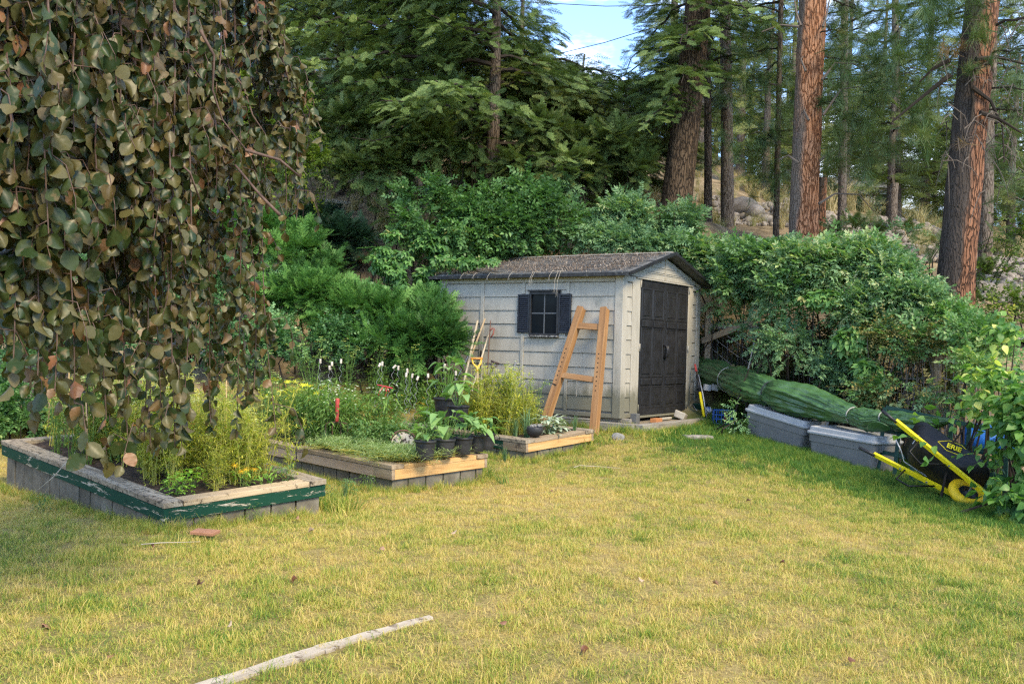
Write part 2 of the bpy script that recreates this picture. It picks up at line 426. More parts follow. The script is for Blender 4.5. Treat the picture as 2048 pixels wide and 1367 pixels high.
def gha(x, y):
    """ground height, the same bumps as the mesh"""
    x = np.asarray(x, float); y = np.asarray(y, float)
    d = lawn_boundary(x, y)
    return gza(x, y).reshape(x.shape) + (fbm(x*2.5, y*2.5, 3)-.5)*np.where(d > 0, .03, .12) + np.where(d < -2, (fbm(x*.8, y*.8, 4)-.5)*.5, 0)
# ================================================================ materials for built things
M_SHED = surf('tan_plastic', [(.25, (.325,.295,.238)), (.5, (.385,.352,.29)), (.75, (.425,.39,.325))], 5, 6, .62, stretch=(1,1,.35), bstr=.25, bscale=60, dirt=((.25,.24,.20), 2.6, .60), vary=.06)
def splash(m):
    nt = m.node_tree; p = [n for n in nt.nodes if n.type == 'BSDF_PRINCIPLED'][0]; lk = p.inputs['Base Color'].links[0].from_socket
    v = coord(nt); sx = nt.nodes.new('ShaderNodeSeparateXYZ'); nt.links.new(v, sx.inputs[0])
    n = noise(nt, mapping(nt, v, (1, 1, .25)), 9, 6, .7)
    f = mathn(nt, 'ADD', mathn(nt, 'MULTIPLY', sx.outputs['Z'], 1.9), mathn(nt, 'MULTIPLY', n, -1.0))
    c = mixc(nt, ramp(nt, f, [(.0, (.85,.85,.85)), (.30, (.0,.0,.0))]), lk, (.13,.125,.085))
    f2 = noise(nt, mapping(nt, v, (5, 5, .35)), 4, 5, .7); c = mixc(nt, ramp(nt, f2, [(.52, (0,0,0)), (.74, (.42,.42,.42))]), c, (.17,.17,.145))
    nt.links.new(c, p.inputs['Base Color'])
splash(M_SHED)
M_GROOVE = plain('dark_groove', (.17,.16,.14), .8)
M_BLACK = surf('black_plastic', [(.3, (.012,.012,.013)), (.6, (.022,.022,.024)), (.8, (.035,.035,.038))], 7, 6, .42, bstr=.2, bscale=80, spec=.35, dirt=((.06,.058,.055), 5, .70))
M_SHUTTER = plain('navy_black_plastic', (.010,.013,.020), .5, vary=.25)
M_ROOF = surf('grey_roof_plastic', [(.3, (.07,.07,.07)), (.55, (.13,.13,.125)), (.75, (.24,.235,.22))], 8, 6, .8, bstr=.5, dirt=((.42,.40,.36), 9, .62))
M_ROOFEDGE = surf('black_roof_edge', [(.35, (.016,.016,.017)), (.6, (.035,.035,.034)), (.7, (.10,.10,.09))], 14, 6, .6, bstr=.3, dirt=((.40,.39,.34), 24, .62))
M_GREYWOOD = wood('weathered_timber', [(.3, (.12,.105,.085)), (.5, (.26,.235,.20)), (.7, (.38,.35,.30))], 1, 16, .85, .6, dirt=((.10,.09,.07), 4, .62))
M_GREYWOODX = wood('weathered_timber_across', [(.3, (.12,.105,.085)), (.5, (.26,.235,.20)), (.7, (.38,.35,.30))], 0, 16, .85, .6, dirt=((.10,.09,.07), 4, .62))
M_CEDAR = wood('orange_cedar', [(.3, (.17,.085,.036)), (.5, (.29,.15,.060)), (.7, (.40,.235,.11))], 2, 14, .6, .3, dirt=((.25,.12,.05), 5, .66))
M_CEDARX = wood('orange_cedar_rung', [(.3, (.17,.085,.036)), (.5, (.29,.15,.060)), (.7, (.40,.235,.11))], 1, 14, .6, .3)
M_HOLE = plain('hole_black', (.01,.008,.006), .9)
M_STONE = surf('grey_stone', [(.3, (.12,.115,.105)), (.5, (.20,.195,.18)), (.7, (.30,.29,.27))], 4, 7, .85, bstr=.6, vary=.35, dirt=((.20,.15,.10), 3, .6))
M_BLOCKD = plain('dark_grey_brick', (.10,.10,.095), .9, bstr=.5)
M_BRICK = plain('orange_brick', (.42,.17,.06), .9, bstr=.5)
M_PAVER = surf('pale_paver', [(.3, (.30,.27,.22)), (.7, (.46,.42,.35))], 12, 5, .9, bstr=.5)

def glass_mat():
    m, nt, p, out = newmat('dark_glass'); p.inputs['Base Color'].default_value = (.008, .011, .014, 1)
    p.inputs['Roughness'].default_value = .08; p.inputs['Specular IOR Level'].default_value = .06; return m
M_GLASS = glass_mat()

# ================================================================ garden shed, 2.4 x 3.05 m; local x along the door wall, local y along the side wall
SX, SY = Vector((.5719, .8204, 0)), Vector((-.8204, .5719, 0))
S0 = Vector((1.419, 12.805, .515)); SROT = math.atan2(SX.y, SX.x)
def sw(x, y, z): return S0 + SX*x + SY*y + Vector((0, 0, z))
shed = thing('garden_shed', 'tan plastic garden shed with black double doors and needle covered roof', 'shed', S0, (0, 0, SROT))
SW_, SL, WH, STEP = 2.41, 3.055, 1.87, .188
w = MB()
# wall core with door and window openings left open
def wallbox(b, lo, hi): b.box2(lo, hi)
wallbox(w, (.02,0.02,0), (.05,.985,WH)); wallbox(w, (.02,1.43,0), (.05,SL-.02,WH)); wallbox(w, (.02,.985,0), (.05,1.43,1.08)); wallbox(w, (.02,.985,1.64), (.05,1.43,WH))
wallbox(w, (SW_-.05,.02,0), (SW_-.02,SL-.02,WH)); wallbox(w, (.05,SL-.05,0), (SW_-.05,SL-.02,WH))
wallbox(w, (.05,.022,0), (.485,.052,WH)); wallbox(w, (1.985,.022,0), (SW_-.05,.052,WH))
w.build('wall_core', M_GROOVE, shed)
# corner posts, base rails, top rails, pilasters stand proud
def trim(lo, hi, nm='corner_post', bv=.006):
    return MB().box2(lo, hi).build(nm, M_SHED, shed, bevel=bv)
trim((-.004,-.004,0), (.118,.118,WH+.02)); trim((-.004,SL-.12,0), (.118,SL,WH+.02)); trim((SW_-.118,-.004,0), (SW_,.118,WH+.02)); trim((SW_-.1,SL-.1,0), (SW_,SL,WH))
trim((0,.121,0), (.045,SL-.123,.055), 'base_rail'); trim((0,.121,1.782), (.045,SL-.123,WH+.005), 'top_rail')
for a, b, z0, z1 in ((.815,.863,.058,1.052), (.815,.863,1.625,1.779), (1.537,1.587,.058,1.085), (1.537,1.587,1.625,1.779), (2.236,2.298,.058,1.779)):
    trim((-.003,a,z0), (.045,b,z1), 'pilaster', .004)
def siding(lo, hi, axis):
    """one clapboard: its lower edge stands further out than its upper edge"""
    b = MB(); (x0,y0,z0), (x1,y1,z1) = lo, hi
    if axis == 'side':
        vs = [(x1,y0,z0),(x1,y1,z0),(x1,y1,z1),(x1,y0,z1),(x0-.004,y0,z0),(x0-.004,y1,z0),(x0+.008,y1,z1),(x0+.008,y0,z1)]
    else:
        vs = [(x0,y1,z0),(x1,y1,z0),(x1,y1,z1),(x0,y1,z1),(x0,y0-.004,z0),(x1,y0-.004,z0),(x1,y0+.008,z1),(x0,y0+.008,z1)]
    b.add(vs, [(0,1,2,3),(4,7,6,5),(0,4,5,1),(2,6,7,3),(1,5,6,2),(0,3,7,4)])
    return b.build('siding_panel', M_SHED, shed, bevel=.0025)
levels = [max(1.776-STEP*k, .058) for k in range(11)]
for a, b in ((.124,.812), (.866,1.534), (1.590,2.233), (2.301,2.932)):
    for k in range(len(levels)-1):
        z1, z0 = levels[k]-.006, levels[k+1]
        if z1-z0 < .03: continue
        if k == 0 and a < 1.2 < b:
            siding((.008,a,1.680), (.03,b,z1), 'side'); z1 = 1.674
            for (c, d) in ((a, .95), (1.465, b)): siding((.008,c,z0), (.03,d,z1), 'side')
            continue
        if a < 1.2 < b and z1 > 1.10 and z0 < 1.62:      # window opening
            for (c, d) in ((a, .98), (1.435, b)):
                if d-c > .03: siding((.008,c,z0), (.03,d,z1), 'side')
            continue
        siding((.008,a,z0), (.03,b,z1), 'side')
for a, b in ((.128,.268), (2.145,2.285)):
    for k in range(len(levels)-1):
        z1, z0 = levels[k]-.006, levels[k+1]
        if z1-z0 > .03: siding((a,.008,z0), (b,.03,z1), 'front')
trim((.272,-.002,0), (.488,.05,WH-.012), 'door_jamb'); trim((1.984,-.002,0), (2.141,.05,WH-.012), 'door_jamb'); trim((.12,-.002,0), (.270,.04,.055), 'base_rail'); trim((2.143,-.002,0), (SW_-.121,.04,.055), 'base_rail')
trim((.120,-.003,1.784), (.270,.04,WH-.012), 'top_rail'); trim((2.143,-.003,1.784), (2.289,.04,WH-.012), 'top_rail')
trim((.35,-.022,1.842), (2.11,.02,1.862), 'lintel', .004)
# gable with ribs
g = MB(); apex, cx = 2.185, SW_/2
g.add([(0,0,WH),(SW_,0,WH),(cx,0,apex),(0,.045,WH),(SW_,.045,WH),(cx,.045,apex)], [(0,1,2),(3,5,4),(0,3,4,1),(1,4,5,2),(2,5,3,0)])
g.build('gable', M_SHED, shed)
g = MB(); g.add([(0,SL-.045,WH),(SW_,SL-.045,WH),(cx,SL-.045,apex),(0,SL,WH),(SW_,SL,WH),(cx,SL,apex)], [(0,1,2),(3,5,4),(0,3,4,1),(1,4,5,2),(2,5,3,0)])
g.build('gable', M_SHED, shed)
for (z, hw) in ((1.945, .78), (1.968, .74), (2.035, .48), (2.115, .2)):
    MB().box2((cx-hw,-.009,z-.004), (cx-.018,.002,z+.004)).build('gable_rib', M_SHED, shed, bevel=.002); MB().box2((cx+.018,-.009,z-.004), (cx+hw,.002,z+.004)).build('gable_rib', M_SHED, shed, bevel=.002)
MB().box2((cx-.012,-.012,1.866), (cx+.012,.002,2.17)).build('gable_rib', M_SHED, shed, bevel=.003)
# doors with raised fields
def door(x0, x1):
    d = MB()
    d.box2((x0,.0,.02), (x1,.03,1.838)); o = d.build('door', M_BLACK, shed, bevel=.006)
    wd = (x1-x0); px = [(x0+.07, x0+wd/2-.035), (x0+wd/2+.035, x1-.07)]
    for a, b in px:
        for (z0, z1) in ((1.34,1.70), (.56,1.17), (.14,.38)):
            fr = MB()                       # sunk field with sloped border
            vs = [(a-.02,-.006,z0-.02),(b+.02,-.006,z0-.02),(b+.02,-.006,z1+.02),(a-.02,-.006,z1+.02),(a+.012,.014,z0+.012),(b-.012,.014,z0+.012),(b-.012,.014,z1-.03),(a+.012,.014,z1-.03),
                  (a-.035,.002,z0-.035),(b+.035,.002,z0-.035),(b+.035,.002,z1+.035),(a-.035,.002,z1+.035)]
            fr.add(vs, [(0,1,5,4),(1,2,6,5),(2,3,7,6),(3,0,4,7),(8,9,1,0),(9,10,2,1),(10,11,3,2),(11,8,0,3)])
            fr.build('door_moulding', M_BLACK, o)
            c = MB(); c.box2((a+.018,-.008,z0+.018), (b-.018,.012,z1-.045)); c.build('door_field', M_BLACK, o, bevel=.006)
        for z in (1.25, .47):                 # rounded rail pillows
            c = MB(); c.box2((a-.015,-.016,z-.045), (b+.015,.004,z+.045)); c.build('door_rail', M_BLACK, o, bevel=.016)
    return o
dl = door(.492, 1.234); dr = door(1.240, 1.980)
for dd, x, s in ((dl, 1.215, 1), (dr, 1.262, -1)):
    h = MB(); h.tube([(x, -.0, .97), (x, -.05, .955), (x+.004*s, -.06, .89), (x, -.05, .82), (x, 0, .80)], .013, 8); h.build('door_handle', M_BLACK, dd, smooth=True)
MB().box2((1.222,-.045,.80), (1.256,-.02,.855)).build('padlock', M_BLACK, dl, bevel=.006)
for x in (.478, 1.992):
    for z in (1.78, .93, .12):
        hg = MB(); hg.tube([(x, -.012, z-.05), (x, -.012, z+.05)], .009, 8); hg.build('door_hinge', M_SHED, shed, smooth=True)
MB().box2((.5,-.03,-.01), (1.98,.05,.018)).build('door_sill', M_SHED, shed, bevel=.005)
# window with four panes and louvred shutters
win = MB()
for lo, hi in (((-.022,.972,1.06),(.028,1.000,1.655)), ((-.022,1.415,1.06),(.028,1.443,1.655)), ((-.022,1.001,1.615),(.028,1.414,1.655)), ((-.022,1.001,1.06),(.028,1.414,1.085))): win.box2(lo, hi)
win_o = win.build('window', M_BLACK, shed, bevel=.003)
MB().box2((-.045,.955,1.656), (.0,1.46,1.675)).build('window_head', M_BLACK, win_o, bevel=.004)
MB().box2((-.05,.965,1.035), (.0,1.45,1.058)).build('window_sill', surf('dusty_sill', [(.4, (.03,.03,.03)), (.6, (.30,.29,.27))], 30, 4, .8), win_o, bevel=.004)
M_MUNTIN = plain('grey_glazing_bar', (.085,.09,.095), .5)
MB().box2((.000,1.199,1.085), (.012,1.215,1.615)).build('glazing_bar', M_MUNTIN, win_o); MB().box2((.001,1.001,1.352), (.013,1.197,1.368)).build('glazing_bar', M_MUNTIN, win_o); MB().box2((.001,1.217,1.352), (.013,1.414,1.368)).build('glazing_bar', M_MUNTIN, win_o)
for (a, b) in ((1.002,1.198), (1.216,1.413)):
    for (c, d) in ((1.086,1.351), (1.369,1.614)): MB().box2((.006,a,c), (.010,b,d)).build('pane', M_GLASS, win_o)
for (a, b) in ((.776,.968), (1.447,1.640)):
    s_ = MB()
    for lo, hi in (((-.02,a,1.09),(.0,a+.022,1.622)), ((-.02,b-.022,1.09),(.0,b,1.622)), ((-.02,a+.023,1.09),(.0,b-.023,1.115)), ((-.02,a+.023,1.597),(.0,b-.023,1.622))): s_.box2(lo, hi)
    s_.box2((-.004,a+.023,1.115), (.0,b-.023,1.597))
    sh = s_.build('shutter', M_SHUTTER, shed, bevel=.002)
    for k in range(17):
        z = 1.130 + k*.0275
        l = MB(); l.add([(-.005,a+.024,z+.011),(-.005,b-.024,z+.011),(-.019,b-.024,z-.010),(-.019,a+.024,z-.010),(-.005,a+.024,z+.004),(-.005,b-.024,z+.004),(-.015,b-.024,z-.013),(-.015,a+.024,z-.013)],
                       [(0,3,2,1),(4,5,6,7),(3,7,6,2),(0,4,7,3),(1,2,6,5)]); l.build('louvre', M_SHUTTER, sh)
# roof: two slopes of shingle courses, black verge and eave edges
ez, az, ex = 1.885, 2.245, .10           # eave height, ridge height, overhang
roof = MB()
for s in (-1, 1):
    x0, x1 = cx + s*(cx+ex), cx
    roof.add([(x0,-.14,ez),(x0,SL+.1,ez),(x1,SL+.1,az),(x1,-.14,az),(x0,-.14,ez-.02),(x0,SL+.1,ez-.02),(x1,SL+.1,az-.02),(x1,-.14,az-.02)],
             [(0,1,2,3) if s > 0 else (3,2,1,0),(4,5,6,7),(0,4,5,1),(0,3,7,4),(1,5,6,2)])
roof_o = roof.build('roof', M_ROOF, shed)
nc = 7
for s in (-1, 1):
    for k in range(nc):
        t0, t1 = k/nc, (k+1)/nc
        y = -.13
        for j in range(12):
            y1 = y + .262
            p = []
            for (t, dz) in ((t0, .016), (t1, .006)):
                xx = cx + s*(cx+ex)*(1-t); zz = ez + (az-ez)*t + dz
                p.append((xx, zz))
            sh = MB(); (xa, za), (xb, zb) = p
            yy0, yy1 = y + (.13 if k % 2 else 0) + .003, y1 + (.13 if k % 2 else 0) - .003
            yy1 = min(yy1, SL+.09)
            if yy1 - yy0 > .03:
                sh.add([(xa,yy0,za),(xa,yy1,za),(xb,yy1,zb),(xb,yy0,zb),(xa,yy0,za-.013),(xa,yy1,za-.013),(xb,yy1,zb-.004),(xb,yy0,zb-.004)], [(0,1,2,3),(4,7,6,5),(0,4,5,1),(3,2,6,7),(1,5,6,2),(0,3,7,4)])
                sh.build('shingle', M_ROOF, roof_o)
            y = y1
for s in (-1, 1):
    xe = cx + s*(cx+ex)
    e = MB(); e.beam((xe+s*.012, -.15, ez-.02), (xe+s*.012, SL+.11, ez-.02), .024, .048); e.build('eave_edge', M_ROOFEDGE, roof_o, bevel=.004)
    for yy in (-.153, SL+.112):
        e = MB(); e.beam((xe+s*.024, yy, ez-.022), (cx+s*.001, yy, az+.002), .022, .046); e.build('verge_edge', M_BLACK, roof_o, bevel=.004)
MB().box2((cx-.05,-.12,az+.004), (cx+.05,SL+.08,az+.022)).build('ridge_cap', M_PAVER, roof_o, bevel=.006)
# dead pine needles and twigs lying on the roof
M_NEEDLE = leafm('dead_needles', [(0, (.13,.085,.055)), (.4, (.26,.18,.12)), (.75, (.38,.30,.22)), (1, (.48,.43,.36))], 'GEOMETRY', .8, 0)
def strips(n, fn):
    """n thin three-quad strips; fn(i) gives start, mid offset, end, width"""
    V, Fc, T = [], [], []
    for i in range(n):
        a, b, c, wd, t = fn(i)
        a, b, c = Vector(a), Vector(b), Vector(c); d = (c-a); sd_ = d.cross(Vector((.2, .1, 1))).normalized()*wd if d.length > 0 else Vector((wd,0,0))
        k = len(V); V += [a-sd_, a+sd_, b-sd_, b+sd_, c-sd_*.5, c+sd_*.5]; Fc += [(k,k+1,k+3,k+2), (k+2,k+3,k+5,k+4)]; T += [t, t]
    return V, Fc, T
def roofneedle(i):
    while True:
        y, t = random.uniform(-.05, SL+.05), random.random()**1.2
        if fbm([y*1.6], [t*2.0+4], 2)[0] + (0.12 if .5 < y < 2.4 else -.03) - t*.12 > .42 or random.random() < .12: break
    x = cx-(cx+ex)*(1-t); z = ez+(az-ez)*t+.022+random.random()*.03*(1.2-t)
    an = random.uniform(0, 6.28); L = random.uniform(.05, .13)
    dx, dy = math.cos(an)*L, math.sin(an)*L; sl = (az-ez)/(cx+ex)
    return (x, y, z), (x+dx*.5, y+dy*.5, z+dx*.5*sl+random.uniform(.0,.02)), (x+dx, y+dy, z+dx*sl), random.uniform(.001, .0028), random.random()
V, Fc, T = strips(6200, roofneedle)
nd = link('pine_needle_litter', nmesh('pine_needle_litter', V, Fc, M_NEEDLE, T), None, S0, (0,0,SROT)); tag(nd, 'brown dead pine needles and twigs lying on shed roof', 'needle litter', kind='stuff')
hang = MB()
for y, L in ((1.33,.16), (1.30,.13), (1.02,.10), (.93,.26), (.89,.3), (2.05,.07), (2.52,.05), (2.3,.05), (1.68,.07)):
    x = -.125
    hang.tube([(x+.06,y-.06,ez+.03), (x-.02,y-.02,ez+.035), (x-.05,y+.01,ez-L*.35), (x-.045,y+.02,ez-L)], [.0035,.0035,.003,.0015], 4)
    for q in (-.02,.015): hang.tube([(x-.05,y+.012,ez-L*.5), (x-.05,y+q+.02,ez-L*1.05)], [.002,.001], 3)
hg = link('dry_stems', hang.mesh('dry_stems', plain('dry_stem', (.38,.33,.26), .9)), None, S0, (0,0,SROT)); tag(hg, 'pale dry grass stems hanging over the shed eave above the window', 'dry stems', kind='stuff')

# ---- timber pad around the shed
pad = thing('shed_base', 'low weathered timber frame and gravel pad under the shed', 'base', S0, (0,0,SROT))
zt = -.045
def padbeam(p0, p1, h, nm='timber', m=None):
    b = MB(); L = (Vector(p1)-Vector(p0)).length; b.box2((-.055,0,-h), (.055,L,0)); d = Vector(p1)-Vector(p0)
    o = b.build(nm, m or M_GREYWOOD, pad, bevel=.008); o.location = p0; o.rotation_euler = (-math.atan2(0,1), 0, math.atan2(-d.x, d.y)); return o
padbeam((-.12, -.35, zt), (2.9, -.35, zt), .19); padbeam((-.125, -.29, zt+.002), (-.125, 1.6, zt+.002), .2); padbeam((-.125, 1.61, zt), (-.125, 3.2, zt), .17)
MB().box2((-.06,-.295,-.3), (2.85,SL+.1,-.06)).build('gravel_fill', surf('gritty_fill', [(.3, (.12,.09,.06)), (.7, (.34,.28,.2))], 40, 5, .95, bstr=.8, bdist=.01), pad)
padbeam((.12,-.12,-.0), (.12,2.9,-.0), .055, 'skid'); padbeam((2.3,-.12,-.0), (2.3,2.9,-.0), .055, 'skid')
# things lying on the pad in front of the doors
def onpad(name, label, cat, mb, mat, x, y, z, rot=0, bevel=.005, tilt=(0,0)):
    o = mb.build(name, mat, None, bevel=bevel); o.location = sw(x, y, z); o.rotation_euler = (tilt[0], tilt[1], SROT+rot); return tag(o, label, cat)
onpad('brick', 'dark grey brick standing on end at the shed corner post', 'brick', MB().box2((-.05,-.045,0), (.05,.045,.13)), M_BLOCKD, .16, -.14, -.06)
onpad('brick', 'orange brick lying on the pad at the foot of the left door', 'brick', MB().box2((-.11,-.045,0), (.11,.045,.055)), M_BRICK, .55, -.25, -.055, .1)
onpad('paving_stone', 'pale broken paving stone tilted against the black door bottom', 'stone', MB().box((0,0,.05), (.24,.16,.10), taper=.9), M_PAVER, 1.42, -.17, -.05, .3, .012, (.35,.15))
onpad('wood_offcut', 'white painted wood strip lying along the door sill', 'wood strip', MB().box2((-.28,-.02,0), (.28,.02,.03)), M_PAVER, .95, -.14, -.045, .04)
onpad('wood_offcut', 'short white strip lying beside the tilted paving stone', 'wood strip', MB().box2((-.2,-.025,0), (.2,.025,.028)), M_PAVER, 1.98, -.12, -.05, -.1)
onpad('wood_plank', 'thin weathered plank lying on the pad edge under the ladder', 'plank', MB().box2((-.04,0,0), (.04,1.0,.018)), M_GREYWOOD, -.12, .3, -.035, .06)
# ================================================================ raised beds
def plank_mat(nm, st, **k): return wood(nm, st, 1, 16, .8, .5, **k)
M_PLANKTOP = plank_mat('whitish_flaking_timber', [(.3, (.13,.095,.062)), (.5, (.29,.235,.165)), (.72, (.48,.41,.31))], dirt=((.05,.04,.028), 22, .53))
M_PLANKBARE = plank_mat('bare_cream_timber', [(.3, (.26,.18,.10)), (.5, (.44,.33,.20)), (.7, (.56,.45,.30))], dirt=((.10,.07,.04), 18, .58))
M_GREENBOARD = plank_mat('flaking_green_paint', [(.3, (.30,.24,.16)), (.7, (.58,.52,.42))], paint=((.005,.040,.022), .565))
M_NEWBOARD = plank_mat('yellow_pine_board', [(.3, (.34,.17,.06)), (.5, (.56,.33,.13)), (.7, (.66,.45,.22))], dirt=((.22,.10,.04), 5, .64))
M_OLDBOARD = plank_mat('grey_brown_board', [(.3, (.15,.105,.065)), (.5, (.29,.215,.14)), (.7, (.42,.33,.225))], dirt=((.10,.07,.05), 5, .6))
M_PINKBOARD = plank_mat('pale_pinkish_board', [(.3, (.30,.21,.14)), (.5, (.42,.31,.22)), (.7, (.50,.39,.29))], dirt=((.14,.09,.06), 6, .66))
M_BLOCK = surf('concrete_block', [(.3, (.085,.072,.052)), (.5, (.135,.118,.088)), (.7, (.20,.178,.138))], 5, 6, .9, bstr=.7, bscale=50, vary=.3, dirt=((.09,.09,.06), 3, .6))
M_SOIL = surf('dark_soil', [(.3, (.018,.012,.009)), (.55, (.06,.038,.025)), (.75, (.17,.115,.075))], 22, 6, .95, bstr=1, bscale=40, bdist=.02)

def bed(label, corner, a_left, a_right, Ll, Lr, rise_l, rise_r, left_boards, right_boards, top_mats, block=.2, base_z=None):
    """near corner top at `corner`; the left edge runs along azimuth a_left, the right edge along a_right"""
    c = Vector(corner)
    ul = Vector((math.sin(a_left)*1.0, math.cos(a_left), rise_l/Ll)); ur = Vector((math.sin(a_right), math.cos(a_right), rise_r/Lr))
    up = ur.cross(ul).normalized()
    t = thing('raised_bed', label, 'raised bed', (c.x, c.y, c.z))
    L = lambda s, r, z: ul*s + ur*r + up*z          # local offset from the corner
    pw, pt = .145, .04
    def board(nm, s0, r0, s1, r1, w_, h, zc, mat, jit=0):
        b = MB(); p0, p1 = L(s0, r0, zc), L(s1, r1, zc); d = p1-p0; ln = d.length
        b.box2((-w_/2, 0, -h/2), (w_/2, ln, h/2)); o = b.build(nm, mat, t, bevel=.004)
        d.normalize(); x = d.cross(up).normalized(); M = Matrix((x, d, x.cross(d))).transposed(); o.rotation_euler = M.to_euler(); o.location = p0; return o
    # top planks
    j = 0
    board('top_plank', -.0, pw/2, Ll, pw/2, pw, pt, -pt/2, top_mats[0])
    board('top_plank', pw/2, pw+.004, pw/2, Lr-pw-.004, pw, pt, -pt/2-.003, top_mats[1])
    board('top_plank', -.01, Lr-pw/2, Ll, Lr-pw/2, pw, pt, -pt/2, top_mats[2])
    board('top_plank', Ll-pw/2, pw+.004, Ll-pw/2, Lr-pw-.004, pw, pt, -pt/2-.002, top_mats[0])
    # side boards: (from, to, material)
    for (a, b_, m) in left_boards: board('side_board', a*Ll, .022, b_*Ll-.004, .022, .036, .092, -pt-.050, m)
    for (a, b_, m) in right_boards: board('side_board', .022, a*Lr+.042, .022, b_*Lr-.004, .036, .092, -pt-.050, m)
    board('side_board', .0, Lr-.02, Ll, Lr-.02, .036, .09, -pt-.050, left_boards[0][2])
    board('side_board', Ll-.02, .042, Ll-.02, Lr-.042, .036, .09, -pt-.050, left_boards[0][2])
    # block wall
    bw = .205; s = .07
    while s < Ll-.1:
        e = min(s+bw*random.uniform(.93, 1.05), Ll-.05); p = L((s+e)/2, .075, 0)
        zt = p.z - pt - .098; zb = gz(c.x+p.x, c.y+p.y) - c.z - .12
        b = MB(); b.box2((-.045, -(e-s)/2+.004, zb), (.045, (e-s)/2-.004, zt)); o = b.build('concrete_block', M_BLOCK, t, bevel=.004)
        o.location = (p.x+random.uniform(-.006,.006), p.y, 0); o.rotation_euler = (0, 0, math.atan2(-ul.x, ul.y)); s = e+.006
    s = .03
    while s < Lr-.08:
        e = min(s+bw*random.uniform(.9, 1.05), Lr-.03); p = L(.075, (s+e)/2, 0)
        zt = p.z - pt - .098; zb = gz(c.x+p.x, c.y+p.y) - c.z - .12
        b = MB(); b.box2((-.045, -(e-s)/2+.004, zb), (.045, (e-s)/2-.004, zt)); o = b.build('concrete_block', M_BLOCK, t, bevel=.004)
        o.location = (p.x, p.y+random.uniform(-.006,.006), 0); o.rotation_euler = (0, 0, math.atan2(-ur.x, ur.y)); s = e+.006
    # soil
    n = 34; V = []
    for i in range(n+1):
        for k in range(n+1):
            s_, r_ = .1+(Ll-.2)*i/n, .1+(Lr-.2)*k/n
            p = L(s_, r_, -.055 + .05*fbm([s_*9], [r_*9], 8)[0]); V.append(p)
    Fc = [(i*(n+1)+k, (i+1)*(n+1)+k, (i+1)*(n+1)+k+1, i*(n+1)+k+1) for i in range(n) for k in range(n)]
    me = nmesh('soil', V, Fc, M_SOIL, smooth=True); me.flip_normals(); o = link('soil', me, t); o['kind'] = 'stuff'
    f = lambda s_, r_, z=0: c + L(s_, r_, z-.03)
    return t, f
c1 = W(327, 1006, 6.8); c2 = W(783.5, 930.4, 9.0); c3 = W(1051.5, 880.5, 11.0)
bed1, B1 = bed('large raised bed edged in flaking dark green boards under the weeping branches', c1, R(-45), R(45), 3.28, 1.325, .15, .07,
    [(0,.30,M_GREENBOARD),(.30,.62,M_GREENBOARD),(.62,1,M_GREENBOARD)], [(0,1,M_GREENBOARD)], (M_PLANKTOP, M_PLANKBARE, M_PLANKTOP))
bed2, B2 = bed('middle raised bed of bare yellow and pinkish boards with five black pots on its edge', c2, R(-45), R(45), 2.9, 1.2, .04, .04,
    [(0,.10,M_OLDBOARD),(.10,.62,M_PINKBOARD),(.62,1,M_PINKBOARD)], [(0,1,M_NEWBOARD)], (M_OLDBOARD, M_NEWBOARD, M_OLDBOARD))
bed3, B3 = bed('farthest raised bed beside the shed with a new yellow front board', c3, R(-45), R(45), 3.1, 1.16, .04, .08,
    [(0,.12,M_OLDBOARD),(.12,.30,M_GREENBOARD),(.30,.6,M_GREENBOARD),(.6,1,M_GREENBOARD)], [(0,1,M_NEWBOARD)], (M_PLANKTOP, M_OLDBOARD, M_PLANKTOP))

# ================================================================ low board wall behind the beds
rw = thing('retaining_wall', 'low weathered grey board wall holding back the slope behind the beds', 'wall', (-3.4, 12.6, 0))
pa = [W(-60, 828, 11.0), W(120, 815, 11.5), W(300, 803, 12.1), W(460, 797, 12.6), W(620, 791, 13.1), W(760, 780, 13.6), W(880, 768, 14.3)]
for i in range(len(pa)-1):
    for k in range(2):
        a, b = pa[i].copy(), pa[i+1].copy(); za = -.125-.245*k
        d = (b-a); d.z = 0; L_ = d.length; o = MB().box2((-.025, .004, -.12), (.025, L_-.004, .12)).build('board', M_GREYWOOD, rw, bevel=.006)
        o.location = Vector((a.x, a.y, a.z+za)) - rw.location; o.rotation_euler = (math.atan2(b.z-a.z, L_), 0, math.atan2(-d.x, d.y))

